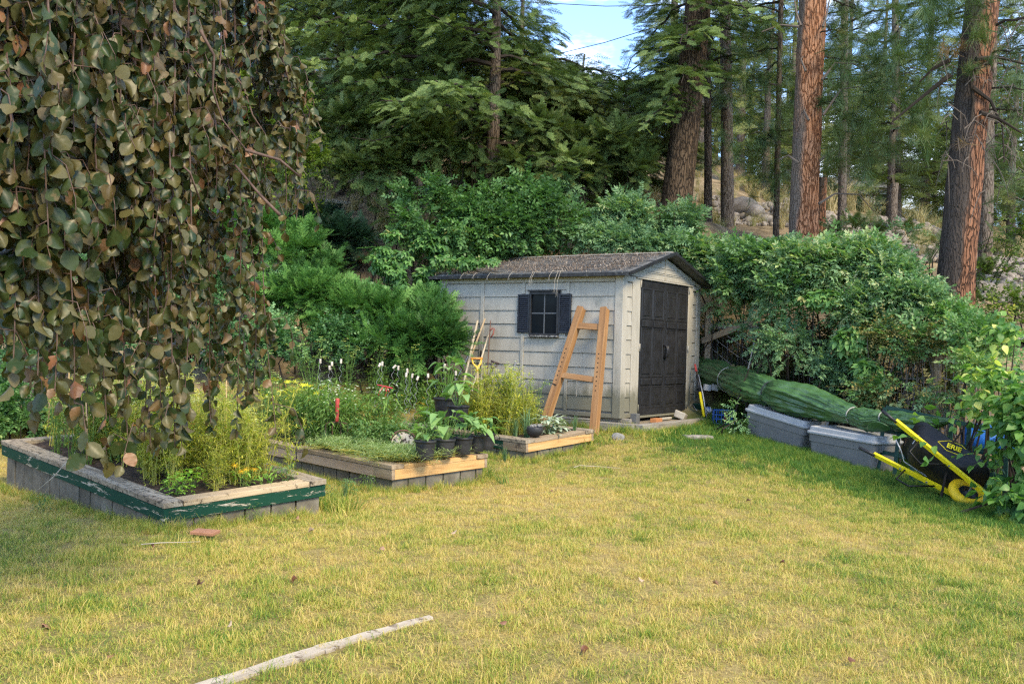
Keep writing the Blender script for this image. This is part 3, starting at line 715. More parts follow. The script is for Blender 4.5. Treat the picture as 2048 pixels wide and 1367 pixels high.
# ================================================================ timber edging and small things in the lawn
TB = [hit(*a) for a in ((430,1366), (530,1336), (640,1302), (760,1264), (862,1237))]; TB[0] = TB[1] + (TB[0]-TB[1])*3
for q in TB: q.z = gh(q.x, q.y)-.004
tb = thing('edging_timber', 'long whitish weathered timber sunk in the dry lawn at the front', 'timber', TB[0])
M_PALEBOARD = plank_mat('bleached_timber', [(.3, (.22,.18,.13)), (.5, (.40,.34,.26)), (.7, (.52,.46,.37))], dirt=((.15,.11,.07), 14, .56))
for i, (a, b) in enumerate(((0, 2), (2, 4))):
    v = TB[b]-TB[a]; L_ = v.length
    m = MB()
    n = 14
    for k in range(n):
        t0, t1 = k/n, (k+1)/n
        wl_ = lambda t: .038*(1-(.5*t if i else 0)) + .006*math.sin(t*17+i)
        m.add([(-wl_(t0), L_*t0, .022), (wl_(t0), L_*t0, .018), (wl_(t1), L_*t1, .018), (-wl_(t1), L_*t1, .022), (-wl_(t0), L_*t0, -.06), (wl_(t0), L_*t0, -.06), (wl_(t1), L_*t1, -.06), (-wl_(t1), L_*t1, -.06)],
              [(0,1,2,3),(1,5,6,2),(0,3,7,4)] + ([(0,4,5,1)] if k == 0 else []) + ([(2,6,7,3)] if k == n-1 else []))
    o = m.build('timber', M_PALEBOARD, tb); o.location = TB[a]-TB[0]; o.rotation_euler = (math.atan2(v.z, math.hypot(v.x, v.y)), 0, math.atan2(-v.x, v.y))
def lying(name, label, cat, px, py, Y, mb, mat, rz=0, bevel=.003, dz=.0, tilt=0):
    q = hit(px, py); o = mb.build(name, mat, None, bevel=bevel); o.location = (q.x, q.y, gh(q.x, q.y)+dz); o.rotation_euler = (tilt, 0, rz); return tag(o, label, cat)
lying('roof_tile', 'flat terracotta tile lying in the grass near the green bed corner', 'tile', 410, 1077, 6.5, MB().box2((-.085,-.05,0), (.085,.05,.02)), plain('terracotta', (.36,.17,.09), .9, bstr=.5), -.25, dz=.035, tilt=.08)
def rock_mesh(seed, sub=3, rough=.35, mat=None):
    bm = bmesh.new(); bmesh.ops.create_icosphere(bm, subdivisions=sub, radius=.5)
    r = random.Random(seed); pl = [(Vector((r.gauss(0,1), r.gauss(0,1), r.gauss(0,1))).normalized(), r.uniform(.30,.46)) for _ in range(9)]
    for v in bm.verts:
        for n_, d_ in pl:
            e = v.co.dot(n_)-d_
            if e > 0: v.co -= n_*e*.9
        q = v.co*3; v.co *= 1 + rough*(fbm([q.x+seed], [q.y+q.z*1.7], seed)[0]-.5)*.5
    me = bpy.data.meshes.new('boulder'); bm.to_mesh(me); bm.free(); me.materials.append(mat or M_STONE)
    me.polygons.foreach_set('use_smooth', [True]*len(me.polygons)); return me
rk = [rock_mesh(s) for s in range(8)]
def rock(label, px, py, Y, size, flat=.7, cat='rock', name='boulder', group=None, sink=.25):
    q = W(px, py, Y); o = link(name, random.choice(rk), None, (q.x, q.y, gh(q.x, q.y)+size*flat*(.5-sink)), (0, 0, random.uniform(0, 6)), (size, size*random.uniform(.7, 1), size*flat)); return tag(o, label, cat, group)
rock('rough grey lump of concrete in the grass beside the shed pad', 1236, 866, 12.15, .17)
lying('stepping_stone', 'flat weathered stone sunk in the dry grass before the shed doors', 'stone', 1395, 877, 12.4, MB().box((0,0,0), (.36,.2,.05)), M_GREYWOOD, .2, .015, .02)

# ================================================================ orange A-shaped ladder end leaning on the shed
lad = thing('wooden_frame', 'orange cedar A shaped ladder frame with drilled holes leaning on the shed wall', 'ladder', sw(-.3, .5, 0))
def LW(x, y, z): return sw(x, y, z) - lad.location
legs = [((-.06, .25, 1.44), (-.66, .02, -.19)), ((-.06, .60, 1.45), (-.60, .80, -.12))]
for top, bot in legs:
    a, b = LW(*top), LW(*bot); d = (a-b); ln = d.length; d.normalize()
    nrm = (-SX*.94 + Vector((0,0,.33))).normalized(); x = d.cross(nrm).normalized(); nrm = x.cross(d)
    M = Matrix((x, nrm, d)).transposed().to_4x4()
    for off, wd in ((0, .086),):
        o = MB().box2((-.043, -.019, 0), (.043, .019, ln)).build('leg', M_CEDAR, lad, bevel=.004); o.matrix_local = Matrix.Translation(b) @ M
        o2 = MB().box2((-.016+.05, -.075, .02), (.004+.05, .019, ln-.02)).build('leg_cleat', M_CEDAR, lad, bevel=.003); o2.matrix_local = Matrix.Translation(b - nrm*.0) @ M
    hm = MB()
    for k in range(9):
        z = ln*.34 + k*.062; hm.lathe([(.0, .0004), (.009, .0004)], 10, (0, 0, 0)) if False else None
        hm.tube([(0, .0165, z), (0, .0205, z)], .0095, 10)
    o = hm.build('peg_hole', M_HOLE, lad); o.matrix_local = Matrix.Translation(b) @ M; o['kind'] = 'stuff'
def rung(t, h=.085):
    a = LW(*legs[0][0]).lerp(LW(*legs[0][1]), t); b = LW(*legs[1][0]).lerp(LW(*legs[1][1]), t); d = (b-a); ln = d.length; d.normalize()
    nrm = (-SX*.94 + Vector((0,0,.33))).normalized(); x = nrm.cross(d).normalized()
    M = Matrix((nrm, d, x)).transposed().to_4x4()
    o = MB().box2((-.03, .04, -h/2), (.0, ln-.04, h/2)).build('rung', M_CEDARX, lad, bevel=.004); o.matrix_local = Matrix.Translation(a) @ M
rung(.16); rung(.575, .075)
b = MB(); m_ = (LW(*legs[0][0]).lerp(LW(*legs[0][1]), .6) + LW(*legs[1][0]).lerp(LW(*legs[1][1]), .6))/2
b.tube([m_, m_-Vector((0,0,.2)), m_-Vector((0,0,.21))-SX*.02], .003, 5); b.build('wire_hook', M_GREYWOOD, lad)
q = LW(*legs[1][0]).lerp(LW(*legs[1][1]), .66); b = MB(); b.tube([q+SY*.1+Vector((0,0,.03)), q-SY*.03-SX*.03], .006, 6); b.build('peg', M_BLACK, lad)

# ================================================================ tools leaning on the side wall
M_ASH = wood('pale_ash_handle', [(.3, (.34,.28,.20)), (.7, (.52,.46,.36))], 2, 14, .6, .2)
M_ALU = plain('grey_metal_pole', (.36,.37,.38), .4, .6)
M_TANH = wood('tan_handle', [(.3, (.25,.18,.11)), (.7, (.40,.31,.20))], 2, 14, .6, .2)
M_RUST = surf('rusty_iron', [(.3, (.06,.035,.028)), (.7, (.16,.085,.06))], 20, 5, .8, bstr=.4)
M_YEL = plain('yellow_enamel', (.75,.38,.02), .4); M_DKBR = plain('dark_brown_handle', (.045,.028,.022), .6)
M_REDP = plain('faded_red_paint', (.42,.05,.035), .5)
def pole(px0, py0, px1, py1, Yt, Yb): return W(px0, py0, Yt), W(px1, py1, Yb)
def stick(name, label, cat, a, b, r, mat, extra=None, group=None):
    t = thing(name, label, cat, b, group=group); m = MB(); m.tube([a-b, (a+b)/2-b, Vector((0,0,0))], [r*.9, r, r*1.05], 10); m.build('handle', mat, t, smooth=True)
    if extra: extra(t, a-b)
    return t
def wallY(y): return sw(0, y, 0).y
a, b = pole(955, 641, 922, 790, wallY(2.33)-.05, 13.35)
def rakehead(t, a):
    m = MB(); m.beam((-.16,0,0), (.16,0,0), .02, .02)
    for k in range(9): m.tube([(-.15+.0375*k,0,0), (-.15+.0375*k,-.02,-.07)], .003, 4)
    m.build('rake_head', M_RUST, t)
stick('garden_rake', 'long pale wooden handled rake leaning on the left end of the shed wall', 'rake', a, b, .0165, M_ASH, rakehead)
a, b = pole(970, 637, 913, 790, wallY(2.2)-.05, 13.5)
def ferrule(t, a): MB().tube([a*.62, a*.40], .0155, 10).build('black_grip', M_BLACK, t, smooth=True)
stick('hoe', 'tan wooden handled hoe crossing behind the pale rake handle', 'hoe', a, b, .014, M_TANH, lambda t, a: MB().box2((-.09,-.01,-.02), (.09,.01,.05)).build('blade', M_RUST, t))
a, b = pole(958, 668, 902, 780, wallY(2.28)-.04, 13.7)
stick('lopping_pole', 'grey metal pole with black upper grip leaning left of the rake', 'pole', a, b, .012, M_ALU, lambda t, a: MB().tube([a*1.0, a*.80], .016, 10).build('black_grip', M_BLACK, t, smooth=True))
a, b = pole(977, 668, 938, 800, wallY(2.14)-.04, 13.5)
stick('broom_handle', 'pale handle leaning behind the yellow shovel grip', 'handle', a, b, .013, M_ASH)
a, b = pole(962, 702, 955, 800, wallY(2.27)-.05, 13.6)
stick('black_handled_tool', 'short black handled tool standing behind the yellow shovel grip', 'tool', a, b, .015, M_BLACK)
a, b = pole(981, 641, 972, 790, wallY(2.1)-.03, 13.55)
def hook(t, a):
    m = MB(); m.tube([a*.86, a*.87+Vector((.035,0,.03)), a*.86+Vector((.06,0,.035)), a*.84+Vector((.05,-.01,-.02)), a*.8+Vector((.02,0,-.03))], .01, 6); m.build('rusty_finial', plain('rust_red', (.20,.05,.035), .7), t, smooth=True)
stick('rusty_rod', 'thin rusty iron rod with a red ornament leaning upright on the shed', 'rod', a, b, .008, M_RUST, hook)
def dgrip(t, top, mat, tmat, axis, w_=.072, h=.12):
    """D handle: two arms and a crossbar above the shaft end"""
    ax = Vector(axis).normalized(); upv = Vector(top[1]).normalized(); p0 = Vector(top[0])
    m = MB()
    for s in (-1, 1): m.tube([p0-upv*.03, p0+upv*.02, p0+upv*(h*.55)+ax*s*w_*.85, p0+upv*h+ax*s*w_], [.017,.017,.010,.009], 8)
    m.build('d_grip', mat, t, smooth=True)
    m = MB(); m.tube([p0+upv*h-ax*(w_+.018), p0+upv*h+ax*(w_+.018)], .015, 10); m.build('grip_bar', tmat, t, smooth=True)
a, b = pole(954.5, 738, 958, 800, 12.9, 12.75)
t = stick('spade', 'yellow D handled spade stuck upright in the bed before the shed', 'spade', a, b-Vector((0,0,.1)), .0165, M_TANH)
dgrip(t, ((a-(b-Vector((0,0,.1)))), (a-b)), M_YEL, plain('orange_wood_bar', (.55,.22,.04), .5), (1,.1,.03), .062, .15)
a, b = pole(984, 738, 966, 778, 13.1, 13.05)
t = stick('garden_fork', 'dark brown D handled tool leaning to the right beside the rusty rod', 'tool', a, b, .013, M_DKBR)
dgrip(t, (a-b, (a-b)), M_DKBR, M_DKBR, (1,.1,-.35), .042, .10)
a, b = pole(1031, 720, 1022, 790, 13.0, 12.7)
stick('garden_stake', 'pale grey flat stake standing among the tall yellow green plants', 'stake', a, b, .012, M_ALU)
a, b = pole(887.5, 690, 888, 780, 14.2, 14.2)
stick('thin_pole', 'thin pale pole standing at the left corner of the shed', 'pole', a, b, .007, M_ALU)

# garden fork stuck in the middle bed, red handle up
q = W(673, 868, 10.3); t = thing('garden_fork', 'garden fork with red handle standing tines down in the middle bed', 'garden fork', q)
m = MB(); m.lathe([(.0,.375),(.018,.375),(.022,.36),(.021,.26),(.019,.24),(.021,.23),(.019,.16),(.020,.14),(.016,.13),(.0,.13)], 14); m.build('handle', M_REDP, t, smooth=True)
m = MB(); m.tube([(0,0,.15),(0,0,.12)], .011, 8); m.tube([(-.075,0,.118),(0,0,.126),(.075,0,.118)], .008, 6); m.build('fork_head', M_RUST, t, smooth=True)
for x in (-.115,-.045,.045,.115):
    s = 1 if x > 0 else -1
    m = MB(); m.tube([(s*.03,0,.122), (x-.012*s,0,.115), (x,0,.085), (x,0,0), (x,.0,-.10)], [.006,.006,.0055,.005,.003], 6); m.build('tine', M_RUST, t, smooth=True)

# ================================================================ black pots
M_POT = surf('black_pot', [(.3, (.018,.018,.019)), (.7, (.045,.045,.047))], 8, 4, .5, stretch=(1,1,3), bstr=.1, dirt=((.13,.12,.10), 6, .70))
def pot(label, base, r, h, group=None):
    t = thing('plant_pot', label, 'plant pot', base, group=group)
    m = MB(); m.lathe([(0,0),(r*.74,0),(r*.77,.012),(r*.93,h*.80),(r*.95,h*.88),(r*1.0,h*.885),(r*1.01,h),(r*.94,h),(r*.91,h*.80),(r*.9,h*.78)], 28); m.build('pot_body', M_POT, t, smooth=True)
    m = MB(); m.lathe([(0,h*.84),(r*.5,h*.86),(r*.92,h*.82)], 20); m.build('potting_soil', M_SOIL, t, smooth=True); return t
PX = [(850, 918, 9.16, .100, .178), (889.5, 913, 9.45, .099, .172), (925, 908, 9.64, .100, .168), (952, 902, 9.86, .098, .168), (972, 898, 10.03, .094, .165)]
PL = ['black pot nearest the bed corner, first of five on the plank', 'second black pot from the left on the bed edge, holding a squash seedling', 'widest looking middle pot of the five on the bed edge',
      'fourth black pot on the bed edge, second from the right end', 'last black pot at the right end of the row on the bed edge']
POTS = []
for (px, py, Y, r, h), lb in zip(PX, PL):
    q = W(px, py, Y); POTS.append((q, r, h)); pot(lb, q, r, h, 'black pots in a row on the middle bed')
for px, py, Y, r, h, lb in ((893, 832, 11.6, .16, .22, 'large black tub half hidden behind the pot row'), (915, 842, 11.1, .13, .18, 'black pot standing behind the squash seedlings in the far bed')):
    q = W(px, py, Y); POTS.append((q, r, h)); pot(lb, q, r, h)
q = B3(.10, .12); q = W(1069, 872, 11.25); t = thing('bowl', 'round black bowl planter with stones standing on the farthest bed corner', 'bowl', q)
m = MB(); m.lathe([(0,0),(.05,0),(.085,.03),(.098,.07),(.094,.10),(.088,.112),(.082,.105),(.08,.08)], 24); m.build('bowl_body', M_POT, t, smooth=True)
m = MB(); m.lathe([(0,.09),(.082,.085)], 20); m.build('potting_soil', M_SOIL, t)
for k in range(9):
    an = k*2.4; rr = .02+.006*k; o = link('pebble', random.choice(rk), t, (math.cos(an)*rr, math.sin(an)*rr, .105+.01*(k % 3)), (k, k*2, 0), (.045, .035, .03)); o.active_material = M_STONE
# patterned round tile leaning in the middle bed
q = W(806, 895, 9.75); t = thing('garden_ornament', 'speckled round stone plaque standing behind the black pots', 'garden ornament', q, (R(-12), 0, R(8)))
m = MB(); pr = [(.115*math.cos(a_), .115*math.sin(a_)) for a_ in np.linspace(-.35, math.pi+.35, 24)]
n = len(pr); m.add([(x, -.012, z+.04) for x, z in pr]+[(x, .012, z+.04) for x, z in pr], [tuple(range(n))[::-1], tuple(range(n, 2*n))] + [(i, (i+1) % n, (i+1) % n+n, i+n) for i in range(n)])
m.build('plaque', surf('speckled_stone', [(.44, (.05,.04,.035)), (.5, (.42,.37,.30)), (.8, (.5,.45,.38))], 38, 2, .8), t)
m = MB(); q0 = [(.13*math.cos(a_), -.02, .13*math.sin(a_)+.04) for a_ in np.linspace(.4, 2.9, 14)]; m.tube(q0, .009, 6); m.build('plaque_rim', M_RUST, t, smooth=True)
q = W(592, 889, 8.5); t = thing('solar_light', 'small black round cap on a stake at the green bed corner', 'garden light', q)
m = MB(); m.lathe([(0,.03),(.028,.03),(.031,.024),(.031,.002),(.024,-.006),(0,-.006)], 18); m.build('cap', M_BLACK, t, smooth=True); MB().tube([(0,0,-.005),(0.01,0,-.16)], .005, 6).build('stake', M_BLACK, t)

# ================================================================ corks on spiral stakes
M_CORK = surf('pale_cork', [(.35, (.36,.30,.23)), (.6, (.62,.55,.46))], 60, 3, .8); M_SPIRAL = plain('galvanised_wire', (.20,.20,.20), .5, .3)
CK = [(640.5,722,10.6,8), (664,727.5,10.9,-6), (659,735,10.7,4), (682,722,10.8,0), (759,730,11.4,-28), (764.5,727,11.2,-3), (789,733,11.5,-32), (796.5,735.5,11.3,3), (814.5,741,11.6,5), (812.5,750,11.3,-18),
      (824.5,751,11.2,8), (835,756.5,11.1,-25), (856,751,11.5,-6), (873,743,11.9,-6), (889,731.5,12.3,4), (911.5,746,12.4,3)]
ckb = MB().lathe([(0,-.024),(.0115,-.024),(.0122,-.02),(.0122,.02),(.0115,.024),(0,.024)], 14).mesh('cork', M_CORK, smooth=True)
wpts = []
for k in range(70): z = -.03-.52*k/69; a_ = k*.42; r_ = .013*min(1, k/8+.15); wpts.append((r_*math.cos(a_), r_*math.sin(a_), z))
wire = MB().tube(wpts, .0022, 5).mesh('spiral_wire', M_SPIRAL, smooth=True)
cw = ['leftmost', 'second from the left', 'third from the left', 'fourth from the left', 'tilted first of the close pair by the red ribbon', 'upright second of the close pair by the red ribbon', 'tilted one left of an upright neighbour, before the dark juniper',
      'upright one right of a tilted neighbour, before the dark juniper', 'highest of the central cluster', 'lower tilted one just under the highest of the central cluster', 'upright one in the right half of the central cluster', 'lowest and most tilted of the central cluster',
      'one standing alone right of the central cluster', 'third from the right', 'second from the right, beside the thin pole', 'rightmost, seen against the shed wall']
for (px, py, Y, tl), s_ in zip(CK, cw):
    q = W(px, py, Y); s2 = 1.0*Y/10.6
    t = thing('cork_stake', 'cork on wavy wire, ' + s_, 'plant stake', q, (0, R(-tl)*.3, random.uniform(0, 3)), 'corks on spiral wire stakes in the beds'); t.scale = (s2,)*3
    o = link('cork', ckb, t); o.rotation_euler = (0, R(-tl)*1.1, 0); link('spiral_wire', wire, t)
# red ribbon on a stake, red strings
q = W(775, 775, 11.3); m = MB(); m.tube([(-.12,0,.03),(-.06,0,.02),(0,0,.01),(.06,0,-.005)], .007, 5); m.tube([(-.05,0,.01),(-.09,0,-.05),(-.10,-.01,-.09)], .006, 5); m.tube([(-.02,0,0),(-.01,0,-.06),(-.03,0,-.12)], .005, 5); m.tube([(0,0,0),(.02,0,-.05)], .005, 5)
o = m.build('ribbon', plain('red_plastic_ribbon', (.55,.03,.05), .5), None, smooth=True); o.location = q; tag(o, 'torn red ribbon tied between the cork stakes', 'ribbon')
# cane stakes in the green bed
M_CANE = wood('bamboo_cane', [(.3, (.30,.19,.08)), (.7, (.50,.36,.18))], 2, 10, .6, .2)
CN = [(405,745,452,.9,.82,'leftmost'), (122,905,125,.9,.25,''), (410,0,0,0,0,'')]
for i, (px, y0, y1, Y) in enumerate([(137,690,850,8.9), (190,690,872,8.35), (454,760,925,8.9), (372,790,905,8.1), (98,760,840,9.3), (170,800,905,7.95)]):
    a, b = W(px+random.uniform(-4,4), y0, Y), W(px-random.uniform(-6,6), y1+14, Y)
    o = MB().tube([b-b, (a-b)*.5+Vector((.004,0,0)), a-b], [.008,.007,.006], 7).build('bamboo_cane', M_CANE, None, smooth=True); o.location = b
    tag(o, ['tan cane by the far left of the green bed behind red string', 'tan cane second from left in the green bed', 'tall straight cane right of centre in the green bed', 'leaning cane in the middle of the green bed', 'short cane at the far left corner of the green bed', 'slanting reddish cane near the front of the green bed'][i], 'cane', 'canes in the green bed')
M_STRING = plain('red_string', (.75,.06,.07), .6)
for (x0,y0,Y0,x1,y1,Y1,lb) in ((90,792,9.4,260,778,9.3,'pinkish red string stretched level between the canes at the left'), (100,795,9.2,150,808,9.0,'short slack red string by the leftmost cane'), (222,776,9.6,262,780,9.6,'red string seen between the hanging leaves'), (372,846,8.4,430,846,8.6,'low red string across the middle of the green bed')):
    a, b = W(x0,y0,Y0), W(x1,y1,Y1); o = MB().tube([a-a, (b-a)*.5-Vector((0,0,.01)), b-a], .0035, 5).build('string', M_STRING, None); o.location = a; tag(o, lb, 'string')
# ================================================================ grey storage totes
M_TOTE = surf('grey_tote_plastic', [(.3, (.135,.133,.128)), (.7, (.175,.172,.166))], 5, 5, .55, bstr=.15, dirt=((.09,.09,.085), 3.5, .66))
M_LID = surf('light_grey_lid', [(.3, (.31,.312,.31)), (.7, (.38,.38,.375))], 6, 5, .5, bstr=.15, dirt=((.17,.165,.15), 5, .64))
def rr(lx, ly, r, n=5):
    out = []
    for cx_, cy_, a0 in ((lx/2-r, ly/2-r, 0), (-lx/2+r, ly/2-r, 90), (-lx/2+r, -ly/2+r, 180), (lx/2-r, -ly/2+r, 270)):
        for k in range(n): a_ = R(a0+90*k/(n-1)); out.append((cx_+r*math.cos(a_), cy_+r*math.sin(a_)))
    return out
def loft(mb, secs, cap0=True, cap1=True):
    b = len(mb.v); n = None
    for lx, ly, r, z in secs:
        p_ = rr(lx, ly, r); n = len(p_); mb.v += [(x, y, z) for x, y in p_]
    for i in range(len(secs)-1):
        for k in range(n): mb.f.append((b+i*n+k, b+i*n+(k+1) % n, b+(i+1)*n+(k+1) % n, b+(i+1)*n+k)); mb.mi.append(mb.m)
    if cap0: mb.f.append(tuple(b+k for k in range(n))[::-1]); mb.mi.append(mb.m)
    if cap1: e = b+(len(secs)-1)*n; mb.f.append(tuple(e+k for k in range(n))); mb.mi.append(mb.m)
    return mb
def tote(label, pl, pr, h, wd=.50):
    """pl, pr: left and right near corners of the lid rim (world)"""
    d = pr-pl; Lx = d.length; x = d.normalized(); back = Vector((0,0,1)).cross(x).normalized(); z = x.cross(back)
    M = Matrix((x, back, z)).transposed().to_4x4(); M.translation = (pl+pr)/2 + back*wd/2 - z*h
    t = thing('storage_tote', label, 'storage box', group='grey storage totes along the fence'); t.matrix_world = M
    b = MB(); loft(b, [(Lx*.84, wd*.78, .05, -.12), (Lx*.86, wd*.80, .05, 0), (Lx*.925, wd*.90, .05, h-.125), (Lx*.955, wd*.93, .05, h-.12), (Lx*.96, wd*.935, .05, h-.01)]); b.build('tote_body', M_TOTE, t, bevel=0)
    for yy in (-1, 1):
        for xx in (-.28, 0, .28): pass
    l = MB(); loft(l, [(Lx*1.0, wd*1.0, .055, h-.03), (Lx*1.012, wd*1.012, .055, h-.012), (Lx*1.0, wd*1.0, .055, h), (Lx*.955, wd*.955, .05, h+.004), (Lx*.94, wd*.93, .05, h+.05), (Lx*.925, wd*.91, .045, h+.056), (Lx*.86, wd*.83, .04, h+.056), (Lx*.85, wd*.82, .04, h+.047)])
    l.build('lid', M_LID, t, bevel=.003)
    return t
tote('farther grey storage tote with light lid, under the thick part of the green tarp', W(1488, 815, 12.85), W(1612, 853, 12.0), .43)
tote('nearer darker grey storage tote with light lid, beside the wheelbarrow handles', W(1611, 859, 11.7), W(1752, 884, 10.85), .42)

# ================================================================ long bundle wrapped in green tarpaulin
M_TARP = surf('green_tarp', [(.3, (.036,.088,.026)), (.55, (.055,.125,.038)), (.75, (.085,.165,.058))], 3.5, 5, .33, bstr=.35, bscale=9, spec=.6, bdist=.012)
SP = [(1330,722,16.0,.20),(1392,738,15.35,.25),(1436,751,14.6,.25),(1480,765,13.75,.245),(1520,778,13.1,.245),(1546,785,12.8,.205),(1570,792,12.5,.225),(1620,806,12.15,.222),(1665,818,11.8,.185),(1700,829,11.5,.130),(1718,833,11.35,.125),(1740,840,11.2,.15),(1768,834,11.0,.085),(1795,842,10.8,.125),(1840,846,10.5,.108),(1875,843,10.25,.07),(1905,840,10.05,.018)]
ns, nt_ = 420, 110; par = np.linspace(0, len(SP)-1, ns)
cen = np.array([list(W(a, b, c)) for a, b, c, d in SP]); rad = np.array([s_[3] for s_ in SP])
C_ = np.stack([np.interp(par, range(len(SP)), cen[:, k]) for k in range(3)], 1); Rr = np.interp(par, range(len(SP)), rad)*.79
ker = np.ones(9)/9
for k in range(3): C_[:, k] = np.convolve(np.pad(C_[:, k], 4, mode='edge'), ker, 'valid')
Rr = np.convolve(np.pad(Rr, 2, mode='edge'), np.ones(5)/5, 'valid')
ties = [2.6, 5.0, 9.4, 12.0]
V = []
for i in range(ns):
    d = C_[min(i+1, ns-1)]-C_[max(i-1, 0)]; d /= np.linalg.norm(d); s_ = par[i]
    sx = np.cross(d, [0, 0, 1]); sx /= np.linalg.norm(sx); sz = np.cross(sx, d)
    near = min(abs(s_-t) for t in ties)
    th = np.linspace(0, 2*math.pi, nt_, endpoint=False)
    cx_, cy_ = np.cos(th)*2.2, np.sin(th)*2.2
    fold = (1-np.abs(2*fbm(cx_*1.3+10, cy_*1.3+s_*.55, 21, 3)-1))**3*.30 + (1-np.abs(2*fbm(cx_*3.0+s_*.35, cy_*3.0+4, 22, 2)-1))**4*.10*(1+1.6*math.exp(-near*3))
    big = (fbm(cx_*.8+s_*1.4, cy_*.8+s_*.9, 23, 3)-.5)*.34
    pinch = 1 - .24*math.exp(-(near*4.5)**2)
    r_ = Rr[i]*pinch*(.86+fold+big)
    V.append(C_[i] + np.outer(np.cos(th)*r_*1.05, sx) + np.outer(np.sin(th)*r_*.95, sz))
V = np.concatenate(V); i = (np.arange(ns-1)[:, None]*nt_ + np.arange(nt_)[None, :]).ravel(); k2 = (np.arange(ns-1)[:, None]*nt_ + (np.arange(nt_)[None, :]+1) % nt_).ravel()
tp = thing('tarp_bundle', 'long bundle wrapped in shiny green tarpaulin tied with cords, lying over the totes', 'wrapped bundle', W(1560, 820, 12.5))
V = V - np.array(tp.location); tm = nmesh('tarpaulin', V, np.c_[i, k2, k2+nt_, i+nt_], M_TARP, smooth=True); link('tarpaulin', tm, tp)
M_CORD = plain('pale_cord', (.32,.32,.28), .8); M_DCORD = plain('dark_cord', (.02,.03,.035), .8)
for tt, mat in zip(ties, (M_CORD, M_DCORD, M_CORD, M_CORD)):
    i0 = int(tt/(len(SP)-1)*(ns-1)); d = Vector(C_[min(i0+2, ns-1)]-C_[i0-2]).normalized(); c = Vector(C_[i0]) - tp.location
    x = d.cross(Vector((0,0,1))).normalized(); z = x.cross(d)
    ring = [c + (x*math.cos(a_)*1.05 + z*math.sin(a_)*.96)*Rr[i0]*.98 for a_ in np.linspace(0, 2*math.pi, 25)]
    MB().tube(ring, .008, 5, cap=False).build('cord', mat, tp, smooth=True)
# hanging loose end of the tarp at the last tie
m = MB(); fl = [W(1745,838,10.85), W(1768,845,10.75), W(1785,856,10.75), W(1775,862,10.8), W(1748,862,10.95), W(1728,858,11.05)]
o_ = tp.location; c = sum(fl, Vector())/6; vs = [v-o_ for v in fl]+[c-o_+Vector((0,-.05,0))]
m.add(vs, [(i, (i+1) % 6, 6) for i in range(6)]); o = m.build('tarp_flap', M_TARP, tp, smooth=True); sb = o.modifiers.new('sub', 'SUBSURF'); sb.levels = sb.render_levels = 3; so = o.modifiers.new('thick', 'SOLIDIFY'); so.thickness = .012
a, b, c = W(1476,797,13.5), W(1497,735,13.6), W(1517,645,13.9)
o = MB().tube([a-a, b-a, c-a], .009, 6).build('rope', M_CORD, None, smooth=True); o.location = a; tag(o, 'pale rope running from the green tarp bundle up to the fence post', 'rope')

# ================================================================ wire fence, post and rails behind the bundle
fl = [W(1412, 780, 15.0), W(1521, 800, 14.1), W(1700, 830, 12.9), W(1870, 850, 11.8), W(2040, 870, 11.0)]
fn = thing('wire_fence', 'old wooden post and sagging wire fence under the overgrown bushes', 'fence', (fl[1].x, fl[1].y, gh(fl[1].x, fl[1].y)))
for q in fl:
    g_ = gh(q.x, q.y); MB().box2((-.045,-.045,0), (.045,.045,1.35)).build('post', M_OLDBOARD, fn, bevel=.006).location = Vector((q.x, q.y, g_-.1))-fn.location
for k in range(6):
    pts = []
    for i in range(len(fl)-1):
        for t in (0, .25, .5, .75):
            q = fl[i].lerp(fl[i+1], t); g_ = gza([q.x], [q.y])[0]; pts.append(Vector((q.x, q.y-.05, g_+.18+.2*k-.05*math.sin(t*math.pi)+.02*math.sin(i*3+k))) - fn.location)
    MB().tube(pts, .0035, 4).build('wire', M_ALU, fn)
wv = MB()
for i in range(len(fl)-1):
    for t in np.linspace(0, 1, 12)[:-1]:
        q = fl[i].lerp(fl[i+1], float(t)); g_ = gza([q.x], [q.y])[0]; a_ = Vector((q.x, q.y-.052, g_+.1)) - fn.location; wv.tube([a_, a_+Vector((.01,0,1.1))], .0022, 3)
wv.build('wire_mesh', M_ALU, fn)['kind'] = 'stuff'
def rail(a, b, w_, h, mat, nm='rail'):
    d = b-a; ln = d.length; d.normalize(); up_ = Vector((0,0,1)); x = d.cross(up_).normalized(); M = Matrix((x, d, x.cross(d))).transposed().to_4x4()
    o = MB().box2((-w_/2, 0, -h/2), (w_/2, ln, h/2)).build(nm, mat, fn, bevel=.004); o.matrix_local = Matrix.Translation(a-fn.location) @ M; return o
rail(W(1404,682,15.0), W(1508,642,14.3), .04, .09, M_OLDBOARD, 'brace'); rail(W(1406,652,15.1), W(1524,656,14.2), .05, .06, M_GREYWOOD)
# ================================================================ dark green lattice panel
M_LATT = surf('dark_green_lattice', [(.3, (.006,.032,.024)), (.7, (.010,.05,.036))], 10, 4, .6, bstr=.2)
la, lb = W(1756, 948, 10.95), W(2010, 1000, 9.75); lt_a, lt_b = W(1772, 814, 11.05), W(2015, 868, 9.9)
lt = thing('lattice_panel', 'dark green square garden lattice propped behind the wheelbarrow', 'lattice', la)
def bar(a, b, w_, th, nm):
    d = b-a; ln = d.length; d.normalize(); n_ = (lb-la).cross(lt_a-la).normalized(); x = d.cross(n_).normalized(); M = Matrix((x, d, n_)).transposed().to_4x4()
    o = MB().box2((-w_/2, 0, -th/2), (w_/2, ln, th/2)).build(nm, M_LATT, lt, bevel=.002); o.matrix_local = Matrix.Translation(a-la+n_*(.009 if nm == 'vertical_slat' else 0)) @ M
NV, NH = 8, 4
for i in range(NV): t = i/(NV-1); bar(la.lerp(lb, t), lt_a.lerp(lt_b, t), .046, .012, 'vertical_slat')
